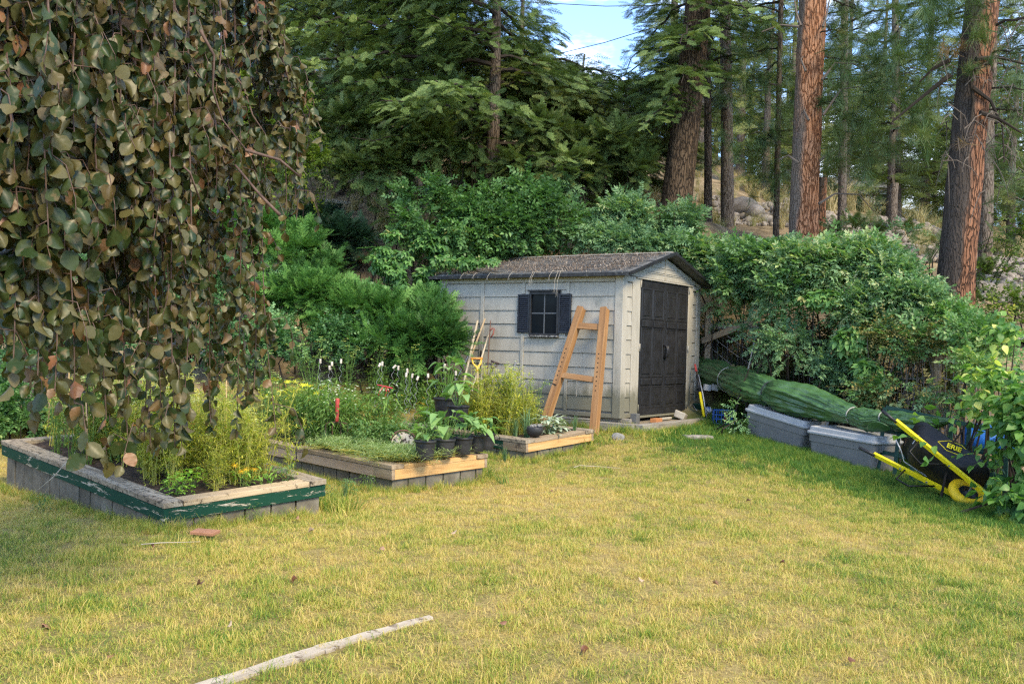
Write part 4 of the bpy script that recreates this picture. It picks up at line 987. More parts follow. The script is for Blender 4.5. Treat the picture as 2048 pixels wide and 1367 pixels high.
for i in range(NH): t = i/(NH-1); bar(la.lerp(lt_a, t), lb.lerp(lt_b, t), .046, .012, 'horizontal_slat')
# ================================================================ wheelbarrow lying on its side
M_YELB = surf('yellow_paint', [(.3, (.78,.60,.01)), (.7, (.90,.74,.02))], 8, 4, .4, bstr=.1, dirt=((.35,.25,.04), 7, .70))
M_TYRE = surf('yellow_tyre', [(.3, (.70,.42,.01)), (.7, (.80,.52,.015))], 8, 4, .5, bstr=.15, dirt=((.30,.19,.04), 6, .66))
M_TRAY = surf('black_tray', [(.3, (.006,.006,.007)), (.7, (.016,.016,.018))], 6, 5, .45, bstr=.1, spec=.35)
u = Vector((.66,-.55,-.50)).normalized(); v = Vector((.08,-.62,.76)); v = (v-u*v.dot(u)).normalized(); w_ = u.cross(v)*-1
if w_.y < 0: w_ = -w_
wc = W(1936, 986, 9.55)
wb = thing('wheelbarrow', 'wheelbarrow with yellow handles, yellow tyre and black tray, tipped on its side against the lattice', 'wheelbarrow', wc)
def UV(a, b, c): return u*a + v*b + w_*c
HG = {1: (-1.06, .25), -1: (-1.12, -.27)}
for s in (1, -1):
    g0, vv = HG[s]; a, b = UV(g0+.15, vv, .0), UV(.13 if s > 0 else -.02, s*.105, .0)
    # channel section: web and two lips
    d = (b-a).normalized(); x = d.cross(w_).normalized(); ln = (b-a).length; M = Matrix((x, d, w_)).transposed().to_4x4()
    m = MB(); m.box2((-.021,0,-.004), (.021,ln,0)); m.box2((.017,0,.0005), (.021,ln,.028)); m.box2((-.021,0,.0005), (-.017,ln,.028))
    o = m.build('handle_bar', M_YELB, wb, bevel=.001); o.matrix_local = Matrix.Translation(a) @ M
    MB().tube([a+d*.02, a-d*.08, a-d*.165], [.0165,.0175,.0165], 12).build('grip', M_BLACK, wb, smooth=True)
    for t in (.32, .62, .9): 
        c = a.lerp(b, t)-w_*.004; MB().tube([c, c-w_*.010], .010, 6).build('bolt', M_ALU, wb)
# wheel in the plane of u and w
Mw = Matrix((u, w_, v)).transposed()
m = MB(); m.lathe([(.185-.048+.048*math.cos(a_), .048*math.sin(a_)) for a_ in np.linspace(0, 2*math.pi, 17)], 40, UV(0,0,0), Mw); m.build('tyre', M_TYRE, wb, smooth=True)
m = MB(); m.lathe([(.0,.030),(.03,.030),(.032,.018),(.07,.010),(.10,.012),(.108,.03),(.115,.03),(.115,-.03),(.1,-.012),(.03,-.018),(0,-.03)], 32, UV(0,0,0), Mw); m.build('wheel_rim', M_TRAY, wb, smooth=True)
MB().tube([UV(0,-.14,0), UV(0,.14,0)], .009, 8).build('axle', M_ALU, wb)
# tray: pressed steel tub, floor next to the handles, rim further out
def ring(u0, u1, v0, c0, c1, r_, n=7):
    pts = []
    for (cu, cv, a0) in ((u1-r_, v0-r_, 0), (u0+r_, v0-r_, 90), (u0+r_, -v0+r_, 180), (u1-r_, -v0+r_, 270)):
        for k in range(n):
            a_ = R(a0+90*k/(n-1)); uu, vv = cu+r_*math.cos(a_), cv+r_*math.sin(a_); c = c0+(c1-c0)*(uu-u0)/(u1-u0); pts.append(UV(uu, vv, c))
    return pts
rings = [ring(-.62,-.18,.15,.03,.03,.08), ring(-.69,-.08,.205,.11,.09,.10), ring(-.76,.02,.25,.22,.18,.12), ring(-.79,.05,.27,.222,.185,.13), ring(-.795,.055,.273,.235,.198,.13), ring(-.76,.02,.245,.232,.195,.12), ring(-.68,-.08,.195,.11,.10,.10), ring(-.61,-.19,.145,.042,.042,.08)]
m = MB(); n = len(rings[0]); 
for r_ in rings: m.v += [tuple(q) for q in r_]
for i in range(len(rings)-1):
    for k in range(n): m.f.append((i*n+k, i*n+(k+1) % n, (i+1)*n+(k+1) % n, (i+1)*n+k)); m.mi.append(0)
m.f.append(tuple(range(n))[::-1]); m.mi.append(0); m.f.append(tuple(range((len(rings)-1)*n, len(rings)*n))); m.mi.append(0)
tray = m.build('tray', M_TRAY, wb, smooth=True)
for s in (1, -1):
    m = MB(); m.tube([UV(-.62,s*.20,-.005), UV(-.60,s*.19,-.20), UV(-.46,s*.16,-.22), UV(-.30,s*.15,-.01)], .009, 7); m.build('leg', M_TRAY, wb, smooth=True)
m = MB(); m.tube([UV(-.84,.05,.02), UV(-.72,-.02,-.015), UV(-.66,-.10,-.02), UV(-.40,-.10,-.015)], .007, 6); m.build('brace', M_ALU, wb, smooth=True)
m = MB(); m.tube([UV(-.66,.22,.06), UV(-.66,.14,-.01)], .006, 6); m.build('brace', M_ALU, wb)
# lettering in a lozenge on the tray side
P_ = UV(-.34,.232,.15); sidex = (u+w_*.38).normalized(); nrm = v*1.0 - w_*.32; nrm = (nrm-sidex*nrm.dot(sidex)).normalized(); sidey = nrm.cross(sidex)
M = Matrix((sidex, sidey, nrm)).transposed().to_4x4()
fc = bpy.data.curves.new('tray_lettering', 'FONT'); fc.body = 'ERIE'; fc.size = .075; fc.extrude = .0015; fc.offset = .002; fc.align_x = 'CENTER'; fc.align_y = 'CENTER'; fc.materials.append(M_YELB)
_tmp = bpy.data.objects.new('tmp', fc); COL.objects.link(_tmp); fm = bpy.data.meshes.new_from_object(_tmp.evaluated_get(bpy.context.evaluated_depsgraph_get())); fm = fm.copy(); bpy.data.objects.remove(_tmp); fm.materials.clear(); fm.materials.append(M_YELB); o = link('tray_lettering', fm, tray); o.matrix_local = Matrix.Translation(P_+nrm*.03) @ M
dm = [(-.155,0), (-.06,.06), (.06,.06), (.155,0), (.06,-.06), (-.06,-.06), (-.155,0)]
MB().tube([P_+nrm*.03+sidex*x+sidey*y for x, y in dm], .003, 5).build('tray_emblem', M_YELB, tray)
# ================================================================ small things by the shed and behind the lattice
q = W(1400, 836, 14.5); t = thing('bucket', 'small dark green bucket at the right foot of the shed', 'bucket', q)
m = MB(); m.lathe([(0,0),(.075,0),(.105,.20),(.112,.205),(.11,.215),(.10,.21),(.095,.19)], 24); m.build('bucket_body', M_LATT, t, smooth=True); MB().tube([(-.11,0,.2),(-.08,-.09,.13),(0,-.12,.10),(.08,-.09,.13),(.11,0,.2)], .004, 5).build('bail', M_ALU, t)
def mottled_ball():
    return surf('blue_white_glaze', [(.42, (.07,.12,.26)), (.5, (.55,.56,.54)), (.7, (.6,.6,.56))], 22, 3, .3)
q = W(1417, 820, 14.3); t = thing('glazed_ball', 'blue and white mottled ball beside the shed corner', 'garden ball', q)
m = MB(); m.lathe([(max(.055*math.sin(a_), 0), -.055*math.cos(a_)) for a_ in np.linspace(0, math.pi, 14)], 20); m.build('ball', mottled_ball(), t, smooth=True)
M_BLUE = plain('blue_plastic', (.02,.09,.30), .4)
q = W(1447, 846, 13.9); t = thing('crate', 'blue slatted plastic basket between the shed and the farther tote', 'basket', q)
for k in range(13):
    a0 = math.pi*2*k/13; m = MB(); m.box((.155*math.cos(a0), .11*math.sin(a0), .09), (.012, .012, .18)); m.build('slat', M_BLUE, t)
for z in (.0, .06, .12, .185): MB().tube([(.155*math.cos(a_), .11*math.sin(a_), z) for a_ in np.linspace(0, 2*math.pi, 25)], .008, 5, cap=False).build('basket_hoop', M_BLUE, t)
MB().box2((-.02,-.12,.02), (.03,-.105,.17)).build('red_panel', plain('dark_red', (.16,.012,.015), .5), t)
# loppers leaning on the right front corner of the shed
a, b = W(1390, 728, 14.45), W(1408, 833, 14.1)
t = thing('loppers', 'pair of yellow and black long handled loppers with a red tip leaning on the shed', 'loppers', b)
d = a-b; off = Vector((.035,-.02,0))
MB().tube([Vector((0,0,0)), d*.46], [.019,.019], 10).build('handle', M_YELB, t, smooth=True); MB().tube([d*.461, d*.80], [.017,.014], 8).build('grip', M_BLACK, t, smooth=True)
MB().tube([off, off+d*.4, off*.6+d*.80], .011, 8).build('handle', M_ALU, t, smooth=True); MB().tube([d*.80, d*.86+off*.4], .010, 6).build('blade', M_RUST, t); MB().tube([d*.86, d*1.0], [.019,.014], 8).build('red_tip', M_REDP, t)
for px, lb in ((1414, 'left one of two pale grey plastic boxes under the tarp end'), (1430, 'right one of two pale grey plastic boxes under the tarp end')):
    q = W(px, 774, 14.3); o = MB().box2((-.05,-.04,-.05), (.05,.04,.04)).build('box', M_LID, None, bevel=.008); o.location = q; o.rotation_euler = (0, .15, .1); tag(o, lb, 'box', 'pale boxes under the tarp')
q = W(1985, 878, 10.9); t = thing('blue_barrel', 'bright blue plastic barrel lying behind the lattice', 'barrel', q)
M = Matrix.Rotation(R(90), 3, 'Y') @ Matrix.Rotation(.2, 3, 'X')
m = MB(); m.lathe([(0,-.30),(.12,-.30),(.16,-.27),(.165,-.12),(.172,-.11),(.165,-.10),(.165,.10),(.172,.11),(.165,.12),(.16,.27),(.12,.30),(0,.30)], 28, (0,0,0), M); m.build('barrel_body', plain('bright_blue', (.02,.12,.42), .35), t, smooth=True)
m = MB(); m.tube([(-.08,-.17,.02),(-.04,-.19,.03),(.06,-.19,.03),(.1,-.17,.02)], .01, 6); m.build('handle', M_BLUE, t)
# ================================================================ leaf, needle and grass shapes used by the scatters
def leaf_quads(L, wd, segs=3, fold=.25, curl=.25, tw=0.0, prof=None):
    """leaf along +x, face up; returns vertices and quads"""
    V, Fc = [], []
    for i in range(segs+1):
        t = i/segs; hw = wd*.5*(prof(t) if prof else math.sin(math.pi*min(max(t, .03), .97))**.8)
        z = -curl*L*t*t
        for s in (-1, 0, 1): V.append((L*t, s*hw, z + abs(s)*hw*fold))
    for i in range(segs):
        for k in (0, 1): a = i*3+k; Fc.append((a, a+3, a+4, a+1))
    return np.array(V), np.array(Fc)
class Acc:
    def __init__(s): s.V = []; s.F = []; s.T = []; s.n = 0
    def add(s, V, Fc, M=None, o=(0,0,0), t=.5):
        V = np.asarray(V, float)
        if M is not None: V = V @ np.asarray(M).T
        s.V.append(V + np.asarray(o)); s.F.append(np.asarray(Fc)+s.n); s.T.append(np.full(len(Fc), t)); s.n += len(V); return s
    def mesh(s, name, mat, smooth=False): return nmesh(name, np.concatenate(s.V), np.concatenate(s.F), mat, np.concatenate(s.T), smooth)
def rotm(ax, a): return np.array(Matrix.Rotation(a, 3, ax))
def stem(acc, p0, p1, r, t=.1):
    p0, p1 = np.array(p0, float), np.array(p1, float); d = p1-p0; x = np.cross(d, [.3,.2,1]); x = x/np.linalg.norm(x)*r; y = np.cross(d, x); y = y/np.linalg.norm(y)*r
    acc.add([p0-x, p0+x, p1-x*.6, p1+x*.6, p0-y, p0+y, p1-y*.6, p1+y*.6], [(0,1,3,2),(4,5,7,6)], t=t)
ru = random.uniform
def sprig_mesh(name, mat, n=9, L=.22, leaf=.055, wd=.6, droop=.3, pinnate=False, seg=2):
    a = Acc(); q = [np.array([0,0,0.])]
    for i in range(6): q.append(q[-1] + np.array([L/6*math.cos(i*droop*.25), 0, -L/6*math.sin(i*droop*.25)]))
    for i in range(6): stem(a, q[i], q[i+1], .0022)
    for i in range(n):
        t = (i+1)/n*5.99; k = int(t); p_ = q[k]+(q[k+1]-q[k])*(t-k); side = 1 if i % 2 else -1
        reps = (1, -1) if pinnate else (side,)
        for s in reps:
            V, Fc = leaf_quads(leaf*ru(.75,1.15), leaf*wd*ru(.85,1.1), seg, ru(.1,.5), ru(.1,.5))
            M = rotm('Z', s*R(ru(45,80))) @ rotm('X', ru(-.5,.5)) @ rotm('Y', ru(-.4,.5)); a.add(V, Fc, M, p_, random.random())
    V, Fc = leaf_quads(leaf, leaf*wd, seg, .2, .2); a.add(V, Fc, None, q[-1], random.random())
    return a.mesh(name, mat)
def palmate_mesh(name, mat, n=5, leaf=.11, wd=.45, whorls=1):
    a = Acc(); stem(a, (0,0,-.12), (0,0,0), .002)
    for i in range(n):
        an = (i-(n-1)/2)*R(48); V, Fc = leaf_quads(leaf*ru(.8,1.1), leaf*wd, 3, ru(.15,.4), ru(.2,.6)); a.add(V, Fc, rotm('Z', an) @ rotm('Y', ru(0,.5)), (0,0,0), random.random())
    return a.mesh(name, mat)
def fir_mesh(name, mat, L=.25, n=6, needle=.027, wdt=.0060, dens=.0085, flat=True):
    """flat spray: a twig with side shoots, all lined with needles"""
    a = Acc(); shoots = [((0,0,0), (L,0,-.06*L), 1)]
    for i in range(n):
        t = .12+.8*i/n
        for s in (-1, 1):
            ln = L*.40*(1-t*.7)*ru(.8,1.1); an = s*R(ru(38,55)); p0 = (L*t, 0, -.06*L*t*t); shoots.append((p0, (p0[0]+ln*math.cos(an), ln*math.sin(an), p0[2]-ru(.0,.14)*ln), .8))
    V, Fc, T = [], [], []
    for p0, p1, sc in shoots:
        p0, p1 = np.array(p0), np.array(p1); d = p1-p0; ln = np.linalg.norm(d); d = d/ln; stem(a, p0, p1, .0018, .0)
        side = np.cross(d, [0,0,1]); side /= np.linalg.norm(side); up = np.cross(side, d); tt = random.random()
        for k in range(int(ln/dens)):
            p_ = p0+d*(k+.5)*dens
            for s in (-1, 1):
                dr = d*ru(.5,.9)+side*s+up*ru(-.25,.75); dr = dr/np.linalg.norm(dr)*needle*ru(.8,1.15)*sc
                w2 = np.cross(dr, up); w2 = w2/np.linalg.norm(w2)*wdt*.5; b = len(V); V += [p_-w2, p_+w2, p_+dr+w2*.3, p_+dr-w2*.3]; Fc.append((b, b+1, b+2, b+3)); T.append(tt*.6+random.random()*.4)
    a.V.append(np.array(V)); a.F.append(np.array(Fc)+a.n); a.T.append(np.array(T)); a.n += len(V)
    return a.mesh(name, mat)
def pine_mesh(name, mat, n=95, L=.17, wdt=.0032):
    """long needles bursting from the end of a twig that points along +x"""
    a = Acc(); stem(a, (-.16,0,0), (.03,0,0), .005, .0); V, Fc, T = [], [], []
    for i in range(n):
        p_ = np.array([ru(-.09,.03),0,0]); th = random.uniform(0, 6.283); ph = ru(.15, 1.35); dr = np.array([math.cos(ph), math.sin(ph)*math.cos(th), math.sin(ph)*math.sin(th)]); l_ = L*ru(.7,1.1)
        m_ = p_+dr*l_*.55; e = p_+dr*l_+np.array([0,0,-l_*.10]); w2 = np.cross(dr, [.1,.2,1]); w2 = w2/np.linalg.norm(w2)*wdt*.5; b = len(V)
        V += [p_-w2*.6, p_+w2*.6, m_+w2, m_-w2, e+w2*.3, e-w2*.3]; Fc += [(b,b+1,b+2,b+3), (b+3,b+2,b+4,b+5)]; t = random.random(); T += [t, t]
    a.V.append(np.array(V)); a.F.append(np.array(Fc)+a.n); a.T.append(np.array(T)); a.n += len(V)
    return a.mesh(name, mat)
def grass_mesh(name, mat, n=30, h=.06, rad=.06, wd=.0032, lean=.6, flat=0.0):
    V, Fc, T = [], [], []
    for i in range(n):
        r_, an = rad*math.sqrt(random.random()), ru(0, 6.28); p_ = np.array([r_*math.cos(an), r_*math.sin(an), -.006]); hh = h*ru(.45,1.15)
        ld = ru(0, 6.28); ln = hh*lean*ru(.2,1.3); dx = np.array([math.cos(ld), math.sin(ld), 0]); fa = ru(0, 3.14); side = np.array([math.cos(fa), math.sin(fa), 0])*wd*.5*ru(.7,1.3)
        if flat and random.random() < flat:
            hh = h*ru(.05,.3); ln = h*ru(.6,1.5); side = np.cross(dx, [0,0,1])*wd*.6
        b = len(V); q = [p_, p_+dx*ln*.25+np.array([0,0,hh*.55]), p_+dx*ln+np.array([0,0,hh])]
        V += [q[0]-side, q[0]+side, q[1]+side*.85, q[1]-side*.85, q[2]+side*.15, q[2]-side*.15]; Fc += [(b,b+1,b+2,b+3),(b+3,b+2,b+4,b+5)]; t = random.random(); T += [t, t]
    return nmesh(name, V, Fc, mat, T)

FOL = 2.0
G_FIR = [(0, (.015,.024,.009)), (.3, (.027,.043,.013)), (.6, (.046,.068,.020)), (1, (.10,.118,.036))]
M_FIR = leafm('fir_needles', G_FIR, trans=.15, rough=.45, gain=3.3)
M_FIROLIVE = leafm('olive_fir_needles', [(0, (.020,.030,.010)), (.4, (.042,.062,.018)), (.75, (.080,.100,.028)), (1, (.14,.14,.045))], trans=.2, gain=2.1)
M_FIRHAZE = leafm('haze_tinted_needles', [(0, (.022,.038,.030)), (.5, (.045,.075,.052)), (1, (.09,.13,.08))], trans=.12, gain=FOL)  # distance haze put into the needle colour as a blue tint
M_PINE = leafm('pine_needles', [(0, (.022,.038,.016)), (.45, (.045,.075,.028)), (.85, (.085,.115,.045)), (1, (.20,.17,.07))], trans=.15, rough=.4, gain=FOL)
M_PINEDEAD = leafm('dead_pine_needles', [(0, (.16,.09,.04)), (1, (.36,.25,.14))], trans=.15)
M_JUN = leafm('juniper_green', [(0, (.018,.045,.012)), (.5, (.045,.11,.022)), (1, (.11,.20,.045))], trans=.15, gain=FOL)
M_JUNDK = leafm('dark_juniper_green', [(0, (.008,.020,.010)), (.6, (.018,.045,.018)), (1, (.04,.08,.03))], trans=.1, gain=FOL)
M_ROSE = leafm('rose_leaf', [(0, (.024,.055,.016)), (.5, (.050,.105,.030)), (.85, (.10,.17,.06)), (1, (.20,.23,.09))], trans=.3, rough=.42, gain=FOL)
M_CREEP = leafm('creeper_leaf', [(0, (.020,.050,.016)), (.5, (.045,.10,.028)), (.9, (.085,.16,.045)), (1, (.16,.16,.06))], trans=.28, rough=.4, gain=FOL)
M_ASHLF = leafm('grey_green_leaf', [(0, (.028,.062,.030)), (.5, (.062,.115,.052)), (.9, (.12,.185,.085)), (1, (.22,.24,.12))], trans=.3, gain=FOL)
M_BROWNLF = leafm('olive_brown_leaf', [(0, (.035,.035,.012)), (.4, (.075,.075,.024)), (.8, (.14,.125,.04)), (1, (.24,.17,.06))], trans=.3, gain=FOL)
M_YELSH = leafm('yellow_green_leaf', [(0, (.04,.08,.012)), (.5, (.12,.18,.02)), (.85, (.24,.27,.03)), (1, (.42,.36,.03))], trans=.35)
M_HEART = leafm('heart_leaf', [(0, (.020,.055,.014)), (.45, (.045,.105,.022)), (.85, (.12,.20,.045)), (1, (.32,.33,.09))], trans=.33, rough=.4, gain=FOL)
M_SMALL = leafm('small_round_leaf', [(0, (.018,.048,.016)), (.5, (.045,.10,.035)), (.85, (.11,.19,.075)), (1, (.26,.34,.18))], trans=.25, rough=.4, gain=FOL)
M_GRASS = leafm('grass_blade', [(0, (.47,.35,.125)), (.22, (.43,.35,.095)), (.40, (.33,.33,.055)), (.56, (.205,.26,.034)), (.76, (.085,.165,.022)), (1, (.034,.105,.016))], trans=.25, rough=.55, tcol=(1.15,1.15,.6), leafvar=.65, gain=1.3)
S_FIR = [source('fir_spray', fir_mesh('fir_spray', M_FIR)) for _ in range(3)]
S_FIROL = [source('olive_fir_spray', fir_mesh('olive_fir_spray', M_FIROLIVE, dens=.011)) for _ in range(2)]
S_FIRHAZE = [source('hazed_fir_spray', fir_mesh('hazed_fir_spray', M_FIRHAZE, L=.6, needle=.04, wdt=.010, dens=.02)) for _ in range(2)]
S_FIRFAR = [source('far_fir_spray', fir_mesh('far_fir_spray', M_FIROLIVE, L=.6, needle=.045, wdt=.011, dens=.022)) for _ in range(2)]
S_PINE = [source('pine_burst', pine_mesh('pine_burst', M_PINE)) for _ in range(3)]
S_PINEDEAD = [source('dead_pine_burst', pine_mesh('dead_pine_burst', M_PINEDEAD, 60, .13))]
S_JUN = [source('juniper_spray', fir_mesh('juniper_spray', M_JUN, L=.26, n=6, needle=.016, wdt=.006, dens=.008)) for _ in range(2)]
S_JUNDK = [source('dark_juniper_spray', fir_mesh('dark_juniper_spray', M_JUNDK, L=.26, n=6, needle=.018, wdt=.006, dens=.008)) for _ in range(2)]
S_ROSE = [source('rose_sprig', sprig_mesh('rose_sprig', M_ROSE, 9, .24, .062, .6)) for _ in range(3)]
S_CREEP = [source('creeper_leaf', palmate_mesh('creeper_leaf', M_CREEP)) for _ in range(3)]
S_ASH = [source('pinnate_sprig', sprig_mesh('pinnate_sprig', M_ASHLF, 7, .20, .050, .42, pinnate=True)) for _ in range(3)]
S_BROWN = [source('brown_sprig', sprig_mesh('brown_sprig', M_BROWNLF, 9, .22, .038, .55)) for _ in range(3)]
S_YEL = [source('yellow_sprig', sprig_mesh('yellow_sprig', M_YELSH, 9, .22, .05, .55)) for _ in range(2)]
S_SMALL = [source('small_leaf_sprig', sprig_mesh('small_leaf_sprig', M_SMALL, 9, .18, .036, .8)) for _ in range(3)]
hp = lambda t: math.sin(math.pi*min(max(t**.62, .04), .985))**.85
def heart_mesh(nm):
    a = Acc(); q = [(0,0,0), (.09,.01,.0), (.18,.0,-.03), (.26,-.01,-.08)]
    for i in range(3): stem(a, q[i], q[i+1], .0028)
    for i, s in ((0,1),(1,-1),(2,1),(3,-1),(3,0)):
        V, Fc = leaf_quads(.095*ru(.8,1.15), .088*ru(.85,1.1), 4, ru(.05,.35), ru(.2,.5), prof=hp); a.add(V, Fc, rotm('Z', s*R(ru(40,75))) @ rotm('X', ru(-.4,.4)) @ rotm('Y', ru(.1,.6)), q[i], random.random())
    return a.mesh(nm, M_HEART, True)
S_HEART = [source('heart_sprig', heart_mesh('heart_sprig')) for _ in range(3)]
S_TURF = [source('turf_tuft', grass_mesh('turf_tuft', M_GRASS, 44, .030, .08, .0030, 1.1, flat=.55)) for _ in range(4)] + [source('turf_tuft_tall', grass_mesh('turf_tuft_tall', M_GRASS, 30, .052, .05, .0030, .7, flat=.1)) for _ in range(1)]
S_TALL = [source('long_grass_tuft', grass_mesh('long_grass_tuft', M_GRASS, 34, .15, .06, .0042, .75)) for _ in range(3)]

# ================================================================ the lawn: tens of thousands of small tufts
def lawn():
    n = 90000
    Y = 3.4 + (15.5-3.4)*np.sqrt(rng.random(n)*.96+.0016*0); Y = np.sqrt(rng.random(n)*(15.2**2-3.2**2)+3.2**2); X = (rng.random(n)*2-1)*(Y*.56+.15)
    keep = rng.random(n) < np.clip(1.25-.045*Y, .35, 1)
    d = lawn_boundary(X, Y); keep &= d > -.15
    for (c, ll, lr) in ((c1, 3.28, 1.325), (c2, 2.9, 1.2), (c3, 3.1, 1.16)):
        s_ = (X-c.x)*-.7071+(Y-c.y)*.7071; r_ = (X-c.x)*.7071+(Y-c.y)*.7071; keep &= ~((s_ > .05) & (s_ < ll-.05) & (r_ > .05) & (r_ < lr-.05))
    lx = (X-S0.x)*SX.x+(Y-S0.y)*SX.y; ly = (X-S0.x)*SY.x+(Y-S0.y)*SY.y; keep &= ~((lx > -.16) & (ly > -.38))
    # edging timber
    ax, ay, bx, by = TB[0].x, TB[0].y, TB[-1].x, TB[-1].y; L_ = math.hypot(bx-ax, by-ay); tt = ((X-ax)*(bx-ax)+(Y-ay)*(by-ay))/L_**2; dd = np.abs((X-ax)*(by-ay)-(Y-ay)*(bx-ax))/L_
    keep &= ~((dd < .058*(1-.4*tt)) & (tt > -.05) & (tt < 1))
    X, Y, d = X[keep], Y[keep], d[keep]; g = greenness(X, Y)
    thin = rng.random(len(X)) < .30+.9*g+.35*fbm(X*6, Y*6, 31); X, Y, g, d = X[thin], Y[thin], g[thin], d[thin]
    Z = gha(X, Y); n = len(X)
    sc = .70+.6*g*rng.random(n)+.35*rng.random(n)*(fbm(X*4, Y*4, 12) > .55); sc = sc*np.where((X > 1.6) & (d < 1.6), 1.45, 1)
    tilt = np.c_[rng.normal(0, .12, n), rng.normal(0, .12, n), np.ones(n)]
    tint = np.clip(g + rng.normal(0, .13, n), 0.02, .98); st_ = rng.random(n) < .22*(1-g); tint[st_] = rng.uniform(.02, .2, st_.sum())
    o = scatter('lawn_grass', np.c_[X, Y, Z], rots(tilt, rng.random(n)*6.28), sc, tint, S_TURF); tag(o, 'short dry yellow and green grass of the lawn', 'grass')
    # longer tufts along beds, pad, totes and fence
    P, G_, S_ = [], [], []
    def along(a, b, k, wd, g0, s0):
        for _ in range(k):
            t = random.random(); x = a[0]+(b[0]-a[0])*t+random.gauss(0, wd); y = a[1]+(b[1]-a[1])*t+random.gauss(0, wd); P.append((x, y)); G_.append(g0+random.gauss(0,.13)); S_.append(s0*ru(.5,1.25))
    k7 = .7071
    for c, ll, lr in ((c1, 3.28, 1.325), (c2, 2.9, 1.2), (c3, 3.1, 1.16)):
        a = (c.x-.03, c.y-.07); along(a, (a[0]-k7*ll, a[1]+k7*ll), int(46*ll), .05, .52, .5); along(a, (a[0]+k7*lr, a[1]+k7*lr), int(60*lr), .05, .5, .55)
        e = (c.x+k7*lr+.05, c.y+k7*lr); along(e, (e[0]-k7*1.5, e[1]+k7*1.5), 60, .10, .62, 1.1)
    a = sw(-.2,-.45,0); b = sw(2.9,-.45,0); along(a, b, 120, .05, .48, .5); along(a, sw(-.25,3,0), 260, .07, .6, .8); along(sw(.1,-.15,0), sw(2.3,-.2,0), 0, .05, .6, .8)
    bb = [W(1470, 862, 13.0), W(1592, 898, 11.8), W(1735, 940, 10.65), W(1900, 1010, 9.5), W(2060, 1040, 8.7)]
    for i in range(4): along(bb[i], bb[i+1], 420, .12, .9, .5); 
    along(bb[0], bb[3], 900, .40, .78, .45); along(bb[2], bb[4], 500, .35, .78, .5)
    P = np.array(P); z = gha(P[:, 0], P[:, 1]); n = len(P)
    inside = np.zeros(n, bool)
    for (c, ll, lr) in ((c1, 3.28, 1.325), (c2, 2.9, 1.2), (c3, 3.1, 1.16)):
        s_ = (P[:,0]-c.x)*-.7071+(P[:,1]-c.y)*.7071; r_ = (P[:,0]-c.x)*.7071+(P[:,1]-c.y)*.7071; inside |= ((s_ > .04) & (s_ < ll-.04) & (r_ > .04) & (r_ < lr-.04))
    k = ~inside; n = k.sum()
    o = scatter('long_grass', np.c_[P, z][k], rots(np.c_[rng.normal(0,.2,n), rng.normal(0,.2,n), np.ones(n)], rng.random(n)*6.28), np.array(S_)[k], np.clip(np.array(G_)[k], 0, 1), S_TALL)
    tag(o, 'longer green grass along the beds, the totes and the fence', 'grass')
lawn()
# ================================================================ trunks
def bark(name, stops, scale=9, bstr=1.0, bdist=.03, sx=1.0, split=None):
    m, nt, p, out = newmat(name)
    v = coord(nt); vm = mapping(nt, v, (1, 1, .22))
    vo = nt.nodes.new('ShaderNodeTexVoronoi'); vo.feature = 'DISTANCE_TO_EDGE'; vo.inputs['Scale'].default_value = scale*2.6
    ns_ = nt.nodes.new('ShaderNodeTexNoise'); ns_.inputs['Scale'].default_value = 6; ns_.inputs['Detail'].default_value = 5; nt.links.new(vm, ns_.inputs['Vector'])
    va = nt.nodes.new('ShaderNodeVectorMath'); va.operation = 'MULTIPLY_ADD'; nt.links.new(ns_.outputs['Color'], va.inputs[0]); va.inputs[1].default_value = (.22,.22,.22); nt.links.new(vm, va.inputs[2])
    nt.links.new(va.outputs[0], vo.inputs['Vector'])
    n = noise(nt, vm, scale*3, 6, .65)
    f = mathn(nt, 'ADD', mathn(nt, 'MULTIPLY', mathn(nt, 'MINIMUM', vo.outputs['Distance'], .15), 3.0), mathn(nt, 'MULTIPLY', n, .62))
    c = ramp(nt, f, stops)
    if split:           # grey left side: part weathering, part shade put into the colour
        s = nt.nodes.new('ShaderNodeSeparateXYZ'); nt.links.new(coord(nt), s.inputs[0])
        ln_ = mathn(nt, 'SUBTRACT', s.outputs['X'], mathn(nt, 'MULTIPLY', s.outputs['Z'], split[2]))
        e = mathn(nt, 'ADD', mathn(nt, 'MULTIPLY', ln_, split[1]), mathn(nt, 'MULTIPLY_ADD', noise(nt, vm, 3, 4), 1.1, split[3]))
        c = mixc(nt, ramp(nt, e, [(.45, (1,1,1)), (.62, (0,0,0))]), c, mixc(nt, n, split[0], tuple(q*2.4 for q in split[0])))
    nt.links.new(c, p.inputs['Base Color']); p.inputs['Roughness'].default_value = .92; p.inputs['Specular IOR Level'].default_value = .15
    bump(nt, p, f, bstr, bdist); return m
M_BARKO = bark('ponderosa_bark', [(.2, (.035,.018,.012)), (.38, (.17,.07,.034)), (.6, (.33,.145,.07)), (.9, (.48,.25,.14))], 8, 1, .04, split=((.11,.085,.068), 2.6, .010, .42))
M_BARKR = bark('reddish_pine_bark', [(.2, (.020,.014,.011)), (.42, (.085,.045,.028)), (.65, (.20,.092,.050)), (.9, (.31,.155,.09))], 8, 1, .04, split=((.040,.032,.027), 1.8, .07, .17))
M_BARKL = bark('brown_fir_bark', [(.2, (.014,.011,.009)), (.45, (.048,.034,.024)), (.7, (.095,.065,.042)), (.95, (.16,.11,.07))], 8, 1, .04)
M_BARKD = bark('dark_fir_bark', [(.1, (.012,.010,.008)), (.4, (.055,.042,.032)), (.8, (.13,.10,.075))], 9, 1, .03)
M_BARKG = bark('grey_brown_bark', [(.1, (.02,.016,.013)), (.4, (.085,.066,.052)), (.8, (.19,.155,.125))], 10, .8, .02)
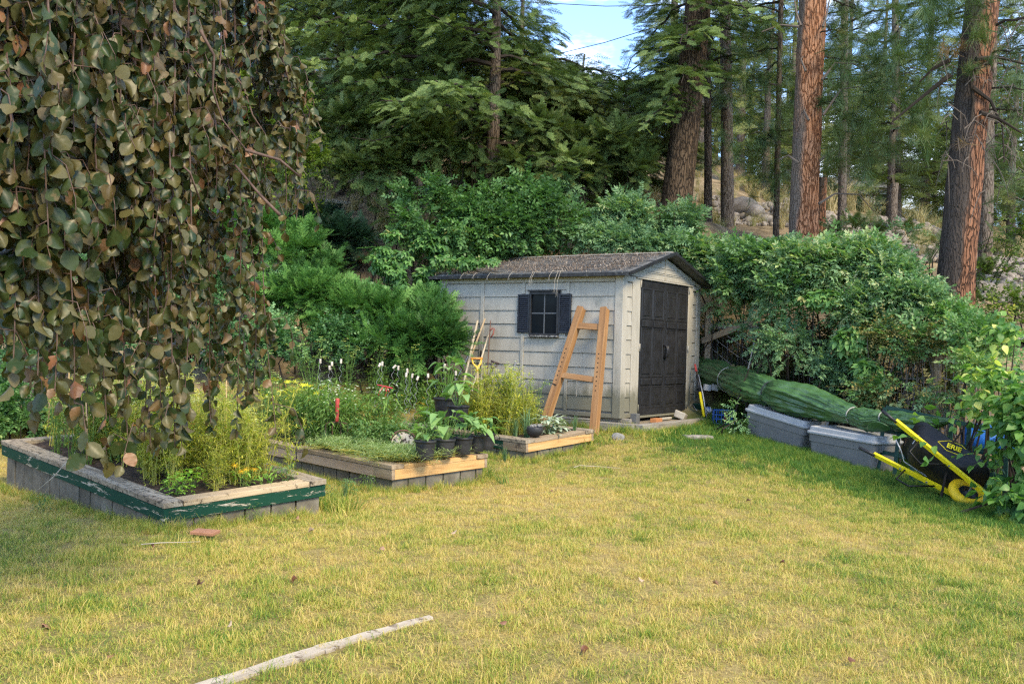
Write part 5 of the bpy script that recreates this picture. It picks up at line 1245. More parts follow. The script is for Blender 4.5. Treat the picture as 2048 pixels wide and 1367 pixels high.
M_TWIG = plain('dead_twig', (.13,.105,.085), .9, spec=.2); M_TWIGD = plain('dark_branch', (.035,.027,.021), .9, spec=.2)

def trunk_mesh(pts, radii, mat, n=28, m_=90, relief=.10, seed=0):
    pts = np.array(pts, float); t = np.linspace(0, len(pts)-1, m_); C = np.stack([np.interp(t, range(len(pts)), pts[:, k]) for k in range(3)], 1); Rr = np.interp(t, range(len(pts)), radii)
    th = np.linspace(0, 2*math.pi, n, endpoint=False); V = []
    for i in range(m_):
        rel = (1-np.abs(2*fbm(np.cos(th)*3.4+seed, np.sin(th)*3.4+C[i, 2]*.9, seed+3, 3)-1))
        r = Rr[i]*(1+relief*(rel-.6)*1.6+.05*(fbm(np.cos(th)+seed, np.sin(th)+C[i,2]*.4, seed+7, 2)-.5)); r = r*(1+.35*math.exp(-(C[i,2]-C[0,2])*2.5)*.5)
        V.append(np.stack([C[i, 0]+np.cos(th)*r, C[i, 1]+np.sin(th)*r, np.full(n, C[i, 2])], 1))
    V = np.concatenate(V); a = (np.arange(m_-1)[:, None]*n+np.arange(n)[None]).ravel(); b = (np.arange(m_-1)[:, None]*n+(np.arange(n)[None]+1) % n).ravel()
    return nmesh('trunk', V, np.c_[a, b, b+n, a+n], mat, smooth=True)

def trunk_line(base, px_list, extra):
    """local trunk axis through photo points at the tree's distance, then `extra` metres further up"""
    q = [Vector((0,0,-.4))+ (W(*px_list[0])-base)*0] + [W(*a)-base for a in px_list[1:]]
    d = (q[-1]-q[-2]).normalized(); q.append(q[-1]+d*extra); return q

def conifer(label, base, top_pts, r0, r1, mat, kind, prof, z0, nb, srcs, branch_mat=None, dens=.17, az=None, seed=1, spray=1.0, droop=.25, tint=(.35,.2), name='fir_tree', branch_parts=True, group=None, side=None, uptilt=.15, skip=None):
    """top_pts: local axis points; prof(h)->branch length at height h above the base; z0: lowest branches"""
    r = np.random.default_rng(seed)
    t = thing(name, label, 'tree', base, group=group)
    nb = int(nb*1.3); dens = dens*(.66 if kind == 'fir' and spray == 1.0 else .88); spray = .78 if kind == 'fir' and spray == 1.0 else spray
    link('trunk', trunk_mesh(top_pts, np.linspace(r0, r1, len(top_pts)), mat, n=28 if r0 > .15 else 12, m_=90 if r0 > .15 else 30, relief=.12, seed=seed), t)
    P = np.array([list(q) for q in top_pts]); H = P[-1, 2]
    PP, ZZ, XX, TT, SS = [], [], [], [], []
    acc = MB()
    for i in range(nb):
        h = z0 + (H-z0)*((i+.5*r.random())/nb)**.9; c = np.array([np.interp(h, P[:, 2], P[:, 0]), np.interp(h, P[:, 2], P[:, 1]), h])
        a_ = r.random()*6.283 if az is None else az(r)
        L = prof(h)*r.uniform(.7, 1.1)
        if L < .2: continue
        d = np.array([math.sin(a_), math.cos(a_), 0.]); k = 9; pts = []
        for j in range(k+1):
            s = j/k; pts.append(c + d*L*s + np.array([0,0, uptilt*L*s - droop*L*s*s]) + r.normal(0, .012*L, 3)*(s > 0))
        pts = np.array(pts)
        if skip is not None and skip(np.array([pts[-1]+np.array(base), pts[5]+np.array(base)])).any(): continue
        b = MB(); rb = .010+.011*L; b.tube([tuple(q) for q in pts], [rb*(1-.8*j/k) for j in range(k+1)], 5)
        if branch_parts and r.random() < branch_parts: b.build('branch', branch_mat or M_TWIGD, t)
        else: bb = len(acc.v); acc.v += b.v; acc.f += [tuple(q+bb for q in f) for f in b.f]; acc.mi += b.mi
        if kind == 'bare': 
            for j in range(5):
                s = r.uniform(.25, .95); q = pts[int(s*k)]; e = q + (d*r.uniform(.1,.5)+r.normal(0,.35,3)+np.array([0,0,-.25]))*r.uniform(.2,.5); mm = (q+e)/2+r.normal(0,.05,3); bb = MB(); bb.tube([tuple(q), tuple(mm), tuple(e)], [.008,.006,.003], 4)
                nn = len(acc.v); acc.v += bb.v; acc.f += [tuple(x+nn for x in f) for f in bb.f]; acc.mi += bb.mi
            continue
        sd_ = np.cross(d, [0,0,1])
        if kind == 'fir':
            for s in np.arange(.12, 1.0, dens/max(L, .3)):
                q0 = pts[int(s*k)] + (pts[min(int(s*k)+1, k)]-pts[int(s*k)])*((s*k) % 1)
                wl_ = (.42*L*(1-s)**.8+.12)*r.uniform(.6, 1.15)
                for sg in (-1, 1):
                    for e in np.arange(0, wl_, .20*spray):
                        dr = d*.6+sd_*sg*1.0+r.normal(0,.18,3); dr[2] -= r.normal(.20,.22)+.3*e/max(wl_, .1)
                        q = q0 + (d*.35+sd_*sg*.95)*e + np.array([0,0,-.35*e*e/max(wl_,.2)-.04]) + r.normal(0,.06,3)
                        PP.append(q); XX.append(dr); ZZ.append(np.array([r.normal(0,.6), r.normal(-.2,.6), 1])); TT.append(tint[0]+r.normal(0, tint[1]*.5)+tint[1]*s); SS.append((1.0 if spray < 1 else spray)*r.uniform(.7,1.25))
        else:
            for j in range(int(2+L*4.2)):
                s = r.uniform(.35, 1.0); q0 = pts[int(s*k)]; off = (d*r.uniform(0,.4)+sd_*r.normal(0,.5)+np.array([0,0,r.normal(.05,.3)]))*min(L*.35, .6)*r.random()
                q = q0+off; dr = d*.7+r.normal(0,.5,3)+np.array([0,0,.15]); PP.append(q); XX.append(dr); ZZ.append(np.array([0,0,1.])+r.normal(0,.5,3)); TT.append(tint[0]+r.normal(0,tint[1])); SS.append(spray*r.uniform(.75,1.2))
                bb = MB(); bb.tube([tuple(q0), tuple((q0+q)/2+np.array([0,0,-.03])), tuple(q)], [.007,.006,.005], 4); nn = len(acc.v); acc.v += bb.v; acc.f += [tuple(x+nn for x in f) for f in bb.f]; acc.mi += bb.mi
    if acc.v: acc.build('branches', branch_mat or M_TWIGD, t)['kind'] = 'stuff'
    if PP:
        PP, XX, ZZ, TT, SS = map(np.array, (PP, XX, ZZ, TT, SS))
        if skip is not None: kk = ~skip(PP + np.array(base)); PP, XX, ZZ, TT, SS = PP[kk], XX[kk], ZZ[kk], TT[kk], SS[kk]
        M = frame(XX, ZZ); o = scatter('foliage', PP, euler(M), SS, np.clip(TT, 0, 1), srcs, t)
    return t

def bp(px, py, Y):                       # a tree base on the ground under a photo point
    q = W(px, py, Y); return Vector((q.x, q.y, gh(q.x, q.y)))
def axis(base, pxs, Y, extra):
    q = [Vector((0,0,-.3))]
    for px, py in pxs: q.append(W(px, py, Y)-base)
    d = (q[-1]-q[-2]).normalized(); q.append(q[-1]+d*extra); return q
skyg = lambda P: ((P[:, 0]-.0)/P[:, 1] > .055) & (P[:, 0]/P[:, 1] < .125) & ((P[:, 2]-CAMZ)/P[:, 1] > .285)
# --- centre fir
b = bp(978, 440, 17.2); ax = axis(b, [(985,300),(990,150),(993,0)], 17.2, 3.6)
conifer('dense dark green fir standing above the middle bushes with a thin straight trunk', b, ax, .135, .05, M_BARKD, 'fir', lambda h: np.interp(h, [0,1.3,3,5.5,9], [1.2,2.2,3.4,2.8,1.4]), .8, 60, S_FIR, dens=.21, seed=11, tint=(.28,.34), droop=.22, skip=skyg)
b = bp(815, 440, 19.6); ax = axis(b, [(815,300),(817,150),(820,0)], 19.6, 3.0)
conifer('dark green fir left of the centre trunk with sweeping low branches', b, ax, .12, .05, M_BARKD, 'fir', lambda h: np.interp(h, [0,1,3,5,9], [1.3,2.1,2.5,2.2,1.2]), .4, 56, S_FIR, dens=.22, seed=12, tint=(.30,.36), droop=.18)
b = bp(680, 400, 21.5); ax = axis(b, [(680,250),(682,100),(684,0)], 21.5, 3.0)
conifer('mid green fir behind the junipers, left of the dark firs', b, ax, .12, .05, M_BARKD, 'fir', lambda h: np.interp(h, [0,1,3,5,9], [1.6,2.5,2.6,2.2,1.2]), .5, 46, S_FIR, dens=.26, seed=13, tint=(.42,.34), droop=.1, branch_parts=False)
b = bp(620, 330, 28); ax = axis(b, [(620,200),(622,60)], 28, 4)
conifer('tall hazy bluish fir far behind at the upper left', b, ax, .16, .05, M_BARKD, 'fir', lambda h: np.interp(h, [0,2,6,11], [2.2,2.9,2.2,1.0]), .5, 50, S_FIRHAZE, dens=.5, seed=14, spray=1.1, tint=(.5,.3), branch_parts=False)
b = bp(480, 330, 27); ax = axis(b, [(480,200),(480,60)], 27, 3)
conifer('haze tinted fir far behind the weeping branches', b, ax, .16, .05, M_BARKD, 'fir', lambda h: np.interp(h, [0,2,6,11], [2.2,2.9,2.2,1.0]), .5, 44, S_FIRHAZE, dens=.5, seed=15, spray=1.1, tint=(.45,.3), branch_parts=False)
b = bp(300, 330, 25); ax = axis(b, [(300,200),(300,60)], 25, 3)
conifer('green fir far behind the left part of the weeping branches', b, ax, .16, .05, M_BARKD, 'fir', lambda h: np.interp(h, [0,2,6,11], [2.2,2.9,2.2,1.0]), .5, 44, S_FIRFAR, dens=.5, seed=16, spray=1.1, tint=(.3,.3), branch_parts=False)
b = bp(1075, 430, 19.5); ax = axis(b, [(1078,300),(1080,150),(1082,125)], 19.5, .2)
conifer('olive lit fir behind the centre trunk, right side', b, ax, .10, .012, M_BARKD, 'fir', lambda h: np.interp(h, [0,1.5,3,5,8], [1.8,2.5,2.4,1.7,.7]), .5, 44, S_FIROL, dens=.24, seed=17, tint=(.42,.34), branch_parts=False, skip=skyg)
b = bp(1245, 420, 20.5); ax = axis(b, [(1243,300),(1240,190)], 20.5, .3)
conifer('olive green fir filling the gap left of the leaning trunk', b, ax, .10, .012, M_BARKD, 'fir', lambda h: np.interp(h, [0,1.5,3,5], [1.6,2.2,1.8,.9]), .3, 42, S_FIROL, dens=.24, seed=18, tint=(.4,.34), branch_parts=False, skip=skyg)
# --- leaning dark fir trunk with foliage up high
b = bp(1345, 445, 17.0); ax = axis(b, [(1353,400),(1376,200),(1398,0)], 17.0, 3.5)
conifer('big dark fir with leaning brown trunk, high drooping branches', b, ax, .265, .19, M_BARKL, 'fir', lambda h: np.interp(h, [0,3,5,8], [.5,1.5,2.4,2.6]), 2.0, 44, S_FIR, dens=.2, seed=21, tint=(.25,.35), droop=.42, uptilt=.02,
        az=lambda r: r.choice([r.uniform(3.6, 6.0), r.uniform(0, 6.28)], p=[.6, .4]), skip=lambda P: skyg(P) | ((P[:, 0]/P[:, 1] > .175) & ((P[:, 2]-CAMZ)/P[:, 1] < .26)))
# --- slim trunks between
def slim(label, px0, px1, y0, Y, r0, mat, seed, nb=7, kind='pine', z0=2.2, prof=None, srcs=None, **k):
    b = bp(px0, y0, Y); ax = axis(b, [((px0*.6+px1*.4), y0*.55), (px1, 0)], Y, 3)
    return conifer(label, b, ax, r0, r0*.7, mat, kind, prof or (lambda h: np.interp(h, [0,2,5,9], [.5,1.0,1.5,1.6])), z0, nb, srcs or S_PINE, dens=.3, seed=seed, name='pine_tree', droop=.12, **k)
slim('slim dark trunk just right of the leaning fir', 1417, 1414, 440, 18.4, .075, M_BARKD, 31, 14)
slim('straight grey brown pine trunk left of the orange trunk', 1456, 1450, 440, 19.0, .125, M_BARKG, 32, 18)
slim('very thin dark trunk left of the orange pine, half height', 1552, 1562, 475, 17.6, .055, M_BARKD, 33, 20, z0=1.6)
slim('slim grey trunk right of the orange pine', 1684, 1690, 470, 19.5, .085, M_BARKG, 34, 18, z0=2.6)
slim('thin greyish tall trunk far behind, between the two big pines', 1795, 1790, 430, 24, .10, M_BARKG, 35, 22, z0=3)
slim('slim grey trunk close behind the big right pine', 1968, 1985, 600, 16.4, .11, M_BARKG, 36, 14, z0=2.5)
# --- orange ponderosa
b = bp(1607, 500, 16.0); ax = axis(b, [(1609,400),(1616,200),(1626,0)], 16.0, 3)
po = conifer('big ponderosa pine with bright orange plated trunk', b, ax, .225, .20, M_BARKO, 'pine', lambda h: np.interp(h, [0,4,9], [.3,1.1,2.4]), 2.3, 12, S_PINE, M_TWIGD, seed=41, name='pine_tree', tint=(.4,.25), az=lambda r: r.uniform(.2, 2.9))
m = MB(); ofs = lambda px, py: W(px, py, 15.8)-b
for pts in ([(1640,235),(1680,180),(1720,172),(1750,190)], [(1638,165),(1668,128),(1710,126),(1750,142)], [(1640,60),(1652,30),(1662,-10)], [(1632,410),(1668,388),(1720,388),(1755,420)], [(1592,60),(1560,52),(1525,62)], [(1592,330),(1575,312),(1560,318)], [(1634,325),(1660,305),(1672,298)],
            [(1606,148),(1600,120),(1608,112)], [(1612,245),(1606,222),(1614,216)], [(1596,58),(1592,30),(1590,-5)]):
    q = [ofs(*a)+Vector((0,-.15+.1*i,0)) for i, a in enumerate(pts)]; mm = MB(); mm.tube(q, [.022,.014,.010,.006][:len(q)], 6); mm.build('dead_branch', M_TWIG, po)
# --- big ponderosa at right
b = bp(1908, 655, 13.6); ax = axis(b, [(1912,560),(1934,300),(1966,0)], 13.6, 2.5)
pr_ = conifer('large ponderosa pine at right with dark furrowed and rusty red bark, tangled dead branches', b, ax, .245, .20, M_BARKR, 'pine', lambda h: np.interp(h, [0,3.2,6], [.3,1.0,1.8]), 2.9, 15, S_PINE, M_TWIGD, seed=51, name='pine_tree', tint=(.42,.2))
ofs = lambda px, py, Y=13.3: W(px, py, Y)-b
rr_ = random.Random(4)
for pts in ([(1952,118),(2000,112),(2060,125)], [(1900,150),(1850,190),(1790,240)], [(1945,175),(1985,200),(2012,250),(2020,320)], [(1900,120),(1870,135),(1845,160)], [(1940,150),(1950,200),(1945,260)], [(1960,225),(2000,235),(2050,262)]):
    q = [ofs(*a)+Vector((0,.05*i,0)) for i, a in enumerate(pts)]; mm = MB(); mm.tube(q, [.035,.022,.012,.009][:len(q)], 6); mm.build('dead_branch', M_TWIGD, pr_)
mm = MB()
for k in range(120):
    x0, y0 = rr_.choice([(rr_.uniform(1960,2060), rr_.uniform(-20,330)), (rr_.uniform(1880,1960), rr_.uniform(110,330)), (rr_.uniform(1960,2060), rr_.uniform(80,420))])
    Y = 13.4+rr_.uniform(-.5,.6); a = ofs(x0, y0, Y); dx = Vector((rr_.uniform(-.25,.35), rr_.uniform(-.2,.2), rr_.uniform(-.35,.1))); c = a+dx*.5+Vector((0,0,rr_.uniform(.0,.12))); mm.tube([a, c, a+dx, a+dx*1.25+Vector((0,0,-.1))], [.008,.007,.005,.003], 4)
mm.build('dead_twigs', M_TWIG, pr_)['kind'] = 'stuff'
# needle bursts hanging in front of the right pine and between the pines
def bursts(parent, spec, origin, srcs, nm='foliage', sc=1.15):
    P, X, T = [], [], []
    for x0, y0, x1, y1, Y, n in spec:
        for _ in range(n): q = W(rr_.uniform(x0,x1), rr_.uniform(y0,y1), Y+rr_.uniform(-.5,.5)); P.append(q-origin); X.append((rr_.gauss(0,1), rr_.gauss(0,.7)-.3, rr_.gauss(.1,.5))); T.append(rr_.uniform(.2,.75))
    P, X = np.array(P), np.array(X); return scatter(nm, P, euler(frame(X, np.array([[0,0.05,1.]]))), rng.uniform(.8,1.25,len(P))*sc, T, srcs, parent)
bursts(pr_, [(1850,-20,1975,90,13.0,34), (1780,-10,1860,140,13.4,26), (1980,150,2060,420,14.5,26), (1840,270,1870,300,13.2,3)], b, S_PINE, 'foliage', 1.25)
bursts(pr_, [(1885,62,1925,110,12.9,4), (1905,285,1925,300,12.9,1)], b, S_PINEDEAD, 'dead_needles', 1.1)
b2 = bp(1607, 500, 16.0)
bursts(po, [(1655,60,1790,330,15.5,80), (1470,30,1590,330,17,70), (1650,200,1760,400,16,46), (1490,240,1590,400,17.5,40), (1780,160,1880,330,15,30), (1640,0,1700,200,17,24), (1425,150,1500,380,17.8,24)], b2, S_PINE, 'foliage', 1.2)
# --- small reddish stump trunk, trunk at the left, far mixed firs and pines behind everything
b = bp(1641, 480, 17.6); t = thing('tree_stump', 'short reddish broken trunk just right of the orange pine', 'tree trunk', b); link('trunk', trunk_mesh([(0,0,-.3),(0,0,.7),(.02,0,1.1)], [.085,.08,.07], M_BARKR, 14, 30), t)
b = bp(1785, 470, 19.5); t = thing('tree_stump', 'short pale trunk among the rocks between the big pines', 'tree trunk', b); link('trunk', trunk_mesh([(0,0,-.3),(0,0,.7),(.02,0,1.0)], [.085,.08,.07], M_BARKG, 14, 30), t)
far = [(1480,360,34,1.9,S_FIRFAR,.62,9),(1340,350,36,2.2,S_FIRFAR,.3,12),(1580,380,37,2.2,S_FIRFAR,.6,8.5),(1690,400,32,2.0,S_FIRFAR,.5,8),(1760,400,38,2.4,S_FIRFAR,.7,9),(1850,430,27,2.2,S_FIRFAR,.62,7.2),(1960,450,24,2.2,S_FIRFAR,.6,6.6),(2060,460,26,2.3,S_FIRFAR,.55,8.5),
       (1780,450,23.5,1.9,S_FIRFAR,.4,4.6),(1400,370,30,1.8,S_FIRFAR,.55,7),(2020,500,20,1.6,S_FIRFAR,.5,4.2),(1160,250,38,2.4,S_FIRHAZE,.4,2.2),(900,200,38,2.4,S_FIRFAR,.35,9),(760,220,34,2.5,S_FIRHAZE,.5,10),(1040,200,40,2.3,S_FIRFAR,.3,6.5),(150,300,27,2.4,S_FIRFAR,.4,10),(30,300,24,2.4,S_FIRFAR,.35,10),(1530,410,26,1.5,S_FIRFAR,.7,5.5)]
far += [(1430,360,46,2.6,S_FIRFAR,.5,7),(1500,365,50,2.8,S_FIRFAR,.6,8),(1570,370,47,2.6,S_FIRFAR,.45,7),(1650,380,50,2.8,S_FIRFAR,.6,7.5),(1730,385,46,2.6,S_FIRFAR,.5,6.5),(1800,390,48,2.8,S_FIRFAR,.6,7),(1870,395,45,2.6,S_FIRFAR,.5,6.5),(1940,400,48,2.8,S_FIRFAR,.6,7.5),(2010,405,44,2.6,S_FIRFAR,.5,7),(2080,410,46,2.8,S_FIRFAR,.6,7)]
fl_ = ['right of the leaning trunk, seen against the sky','behind the leaning fir','behind the orange pine, left side','far behind the slim grey trunk','pale olive one on the skyline between the big pines','olive one left of the big right pine','olive one right of the big right pine','at the right edge of the view','low one above the rocks between the big pines',
       'small one behind the slim dark trunks','low one above the boulders at the right edge','low one on the hilltop by the sky gap','behind the dark centre firs','tall haze tinted one behind the dark firs','on the hilltop behind the centre trunk','behind the left side of the weeping branches','farthest left behind the weeping branches','young one above the large pale boulder'] + ['in the farthest row on the skyline, number %s from the leaning trunk' % w for w in ('one','two','three','four','five','six','seven','eight','nine','ten')]
for k, (px, py, Y, rd, srcs, tn, hh) in enumerate(far):
    b = bp(px, py, Y); ax = [Vector((0,0,-.4)), Vector((0,0,hh*.5)), Vector((.1,0,hh))]
    lo = .9 if k < 8 and k not in (5,6) else .35
    conifer('distant fir, '+fl_[k], b, ax, .05+.012*hh, .03, M_BARKG, 'fir', lambda h: rd*np.interp(h/hh, [0,.25,.6,1], [.8,1,.7,.15]), lo, int(4.2*hh), srcs, dens=.5, seed=60+k, spray=1.1, tint=(tn-.12,.3), branch_parts=False, group='distant firs on the hill')

# ================================================================ the weeping beech in the foreground
M_BEECH = [(0, (.020,.038,.010)), (.35, (.034,.054,.013)), (.68, (.052,.062,.016)), (.84, (.078,.068,.022)), (.93, (.11,.078,.03)), (.97, (.17,.09,.04)), (.99, (.22,.10,.05)), (1, (.26,.13,.075))]
M_BLEAF = leafm('beech_leaf', M_BEECH, 'OBJECT', rough=.42, trans=.16, tcol=(1.5,1.2,.35), spec=.36, back=(.15,.125,.045), gain=1.25); M_BLEAFM = leafm('beech_leaves', M_BEECH, 'GEOMETRY', rough=.42, trans=.16, tcol=(1.5,1.2,.35), spec=.36, back=(.15,.125,.045), gain=1.25)
M_BTWIG = surf('beech_twig', [(.3, (.06,.036,.028)), (.7, (.15,.095,.07))], 20, 4, .7)
def beech_leaf(seed):
    r = random.Random(seed); L, wd = .080, .064; nu, nv = 7, 4; V, Fc = [], []
    cup, curl, wav = r.uniform(-.6,.75), r.uniform(-.6,.9), r.uniform(.05,.16)
    for i in range(nu+1):
        t = i/nu; hw = wd*.5*max(math.sin(math.pi*(t*.985+.01)**.86), .03)**.66
        for k in range(-nv//2*1, nv//2+1):
            s = k/(nv/2); z = cup*hw*s*s*1.6 - curl*L*t*t*.5 + wav*L*math.sin(t*17+s*2+seed)*abs(s)*.5; V.append((L*t+.012, s*hw*(1+.04*math.sin(t*31)), z))
    w1 = nv+1
    for i in range(nu):
        for k in range(nv): a = i*w1+k; Fc.append((a, a+w1, a+w1+1, a+1))
    n = len(V); V += [(0,-.0008,.001),(0,.0008,.001),(.014,.0008,0),(.014,-.0008,0)]; Fc.append((n, n+1, n+2, n+3))
    return np.array(V), np.array(Fc)
BL = [beech_leaf(s) for s in range(10)]
BLM = [nmesh('leaf', V, Fc, M_BLEAF, smooth=True) for V, Fc in BL]
beech = thing('weeping_beech', 'weeping copper beech with large bronze green leaves hanging over the left of the view', 'tree', (-5.2, 4.6, gz(-5.2, 4.6)))
bo = Vector(beech.location)
link('trunk', trunk_mesh([(0,0,-.3),(.05,.1,1.5),(.3,.2,3.2),(.6,.3,4.2)], [.19,.16,.13,.10], M_BARKG, 24, 40, .04, 5), beech)
TR = np.array([0., 0, 0]); leaves = []
rb = random.Random(11)
def lower(px):            # how far down the curtain reaches at photo column px
    return np.interp(px, [-60,0,60,120,180,250,300,350,400,450,500,545,585,615,640], [760,790,740,790,830,850,885,905,860,820,770,740,560,470,400])
strands = []
for k in range(215):
    px = rb.uniform(-60, 640) if rb.random() < .8 else rb.uniform(-60, 380)
    if px > 470 and rb.random() < .70: continue
    if 385 < px < 470 and rb.random() < .76: continue
    Y = rb.uniform(3.7, 4.9) + (max(px, 0)/640)*1.9
    kind_ = rb.random(); y1 = lower(px)*(1 if kind_ < .22 else rb.uniform(.30,.93)); y0 = -120 if kind_ < .55 else rb.uniform(-60, y1*.62)
    if px > 480 and kind_ > .55: y0 = rb.uniform(-60, 300)
    xm = 0
    body = np.interp(px, [-60,0,60,120,250,310,350,420,480,520,560,600,640], [720,720,690,680,680,690,740,660,520,420,360,420,400])
    if kind_ >= .16: y1 = min(y1, body*rb.uniform(.38,1.0)) if rb.random() < .9 else y1
    strands.append((px, y0, y1, Y))
for px, y1 in ((575,868),(340,905),(592,420),(612,400),(625,355),(640,330),(285,900),(505,880),(530,790),(455,860),(60,640),(20,700),(600,250),(590,180),(560,360),(598,300),(606,330)): strands.append((px-25, -120, y1, 5.9 if px > 400 else 4.8))
def add_leaf(P_, X_, Z_, s_, t_):
    leaves.append((P_, X_, Z_, s_, t_))
nb_made = 0
for (px, y0, y1, Y) in strands:
    lean = rb.uniform(-75, 12); n = max(5, int((y1-y0)/28))
    pts = []
    wob = rb.uniform(0, 6.28); amp = rb.uniform(4, 15)
    for i in range(n+1):
        t = i/n; x = px + lean*(1-t)**1.5*(1.0 if px < 300 else 1.3) + amp*math.sin(wob+t*6.0)*t**.5; x = min(x, float(np.interp(y0+(y1-y0)*t, [-120,0,130,300,430], [470,505,562,600,585])) + px*.0 + amp*.6); pts.append(W(x, y0+(y1-y0)*t, Y+.12*math.sin(wob*2+t*3)))
    pts = [q for q in pts]
    rad = [.0042*(1-t*.7)+.001 for t in np.linspace(0, 1, len(pts))]
    mb_ = MB(); mb_.tube([q-bo for q in pts], rad, 5)
    # side twigs with leaves
    step = .036; along_ = 0; L_tot = sum((pts[i+1]-pts[i]).length for i in range(n)); s = 0; side = 1
    while s < L_tot:
        acc_ = 0
        for i in range(n):
            l_ = (pts[i+1]-pts[i]).length
            if acc_+l_ >= s: break
            acc_ += l_
        d = (pts[i+1]-pts[i]).normalized(); q = pts[i]+d*(s-acc_); tt = s/L_tot
        if rb.random() < (.22 if tt < .85 else .05):      # short side shoot
            dr = Vector((rb.gauss(0,.8)*side, rb.gauss(0,.6), rb.uniform(-.2,.5))); ln = rb.uniform(.08,.26); e1 = q+dr.normalized()*ln*.5; e2 = e1+(dr.normalized()*.4+Vector((0,0,-.8)))*ln*.6; e3 = e2+Vector((rb.gauss(0,.15),rb.gauss(0,.15),-1))*ln*.45
            mb_.tube([q-bo, e1-bo, e2-bo, e3-bo], [.0028,.0024,.002,.0014], 4); seq = [q, e1, e2, e3]
            for j in range(3):
                for u_ in (.3,.8):
                    pp = seq[j].lerp(seq[j+1], u_); add_leaf(pp, Vector((rb.gauss(0,.45), rb.gauss(-.15,.4), -1)), None, rb.uniform(.6,1.1), rb.random())
        elif tt > .02 and rb.random() < .92:
            dr = Vector((side*rb.uniform(.1,.8), rb.gauss(-.1,.45), -rb.uniform(.5,1.2))); add_leaf(q, dr, None, rb.uniform(.6,1.12)*(1-.25*max(0,tt-.8)*5*rb.random()), rb.random())
        side = -side; s += step*rb.uniform(.7,1.5)
    mb_.build('branch', M_BTWIG, beech)
for pts in ([(-60,160),(30,60),(75,-20)], [(170,175),(190,190),(262,300),(300,380),(330,480)], [(255,225),(290,300),(318,420),(330,560)], [(130,200),(220,255),(262,280),(300,350),(330,420)], [(400,60),(428,110),(425,180),(445,240),(500,310),(515,345)], [(490,300),(560,320),(598,352)], [(160,80),(125,120),(90,160)],
            [(270,240),(330,300),(380,345),(400,400)], [(560,430),(520,390),(470,330)]):
    q = [W(a, c, 4.6+.25*(a/600)+.05*i)-bo for i, (a, c) in enumerate(pts)]; MB().tube(q, [.0085,.007,.0055,.0045,.0035,.0025][:len(q)], 7).build('branch', M_BTWIG, beech, smooth=True)
# orient: local x hangs down along X_, face turned mostly towards the open lawn with much variation
P_ = np.array([list(l[0]-bo) for l in leaves]); X_ = np.array([list(l[1]) for l in leaves]); S_ = np.array([l[3] for l in leaves])*np.array([np.interp(l[0].x/l[0].y, [-.5,-.38,-.25], [1.10,.98,.84]) for l in leaves]); T_ = np.array([l[4] for l in leaves])
nl = len(P_); X_ /= np.linalg.norm(X_, axis=1, keepdims=True); Zh = np.c_[rng.normal(.15,.75,nl), rng.normal(-.75,.55,nl), rng.normal(.45,.4,nl)]
flip = rng.random(nl) < .22; Zh[flip] *= -1
Mx = frame(X_, Zh); Dd = np.linalg.norm(P_+np.array(bo)-np.array([0,0,CAMZ]), axis=1)/S_
order = np.argsort(Dd); inview = np.abs((P_[:, 0]+bo.x)/(P_[:, 1]+bo.y)) < .52; order = [i for i in order if inview[i]][:300]
single = set(order); E_ = euler(Mx)
for i in order:
    o = link('leaf', BLM[rb.randrange(10)], beech, tuple(P_[i]), tuple(E_[i]), S_[i])
rest = [i for i in range(nl) if i not in single]; VV, FF, TT = [], [], []; n0 = 0
for i in rest:
    V, Fc = BL[rb.randrange(10)]; VV.append((V*S_[i]) @ Mx[i].T + P_[i]); FF.append(Fc+n0); TT.append(np.full(len(Fc), T_[i])); n0 += len(V)
o = link('leaves', nmesh('leaves', np.concatenate(VV), np.concatenate(FF), M_BLEAFM, np.concatenate(TT), True), beech, kind='stuff')
print('beech leaves', nl)
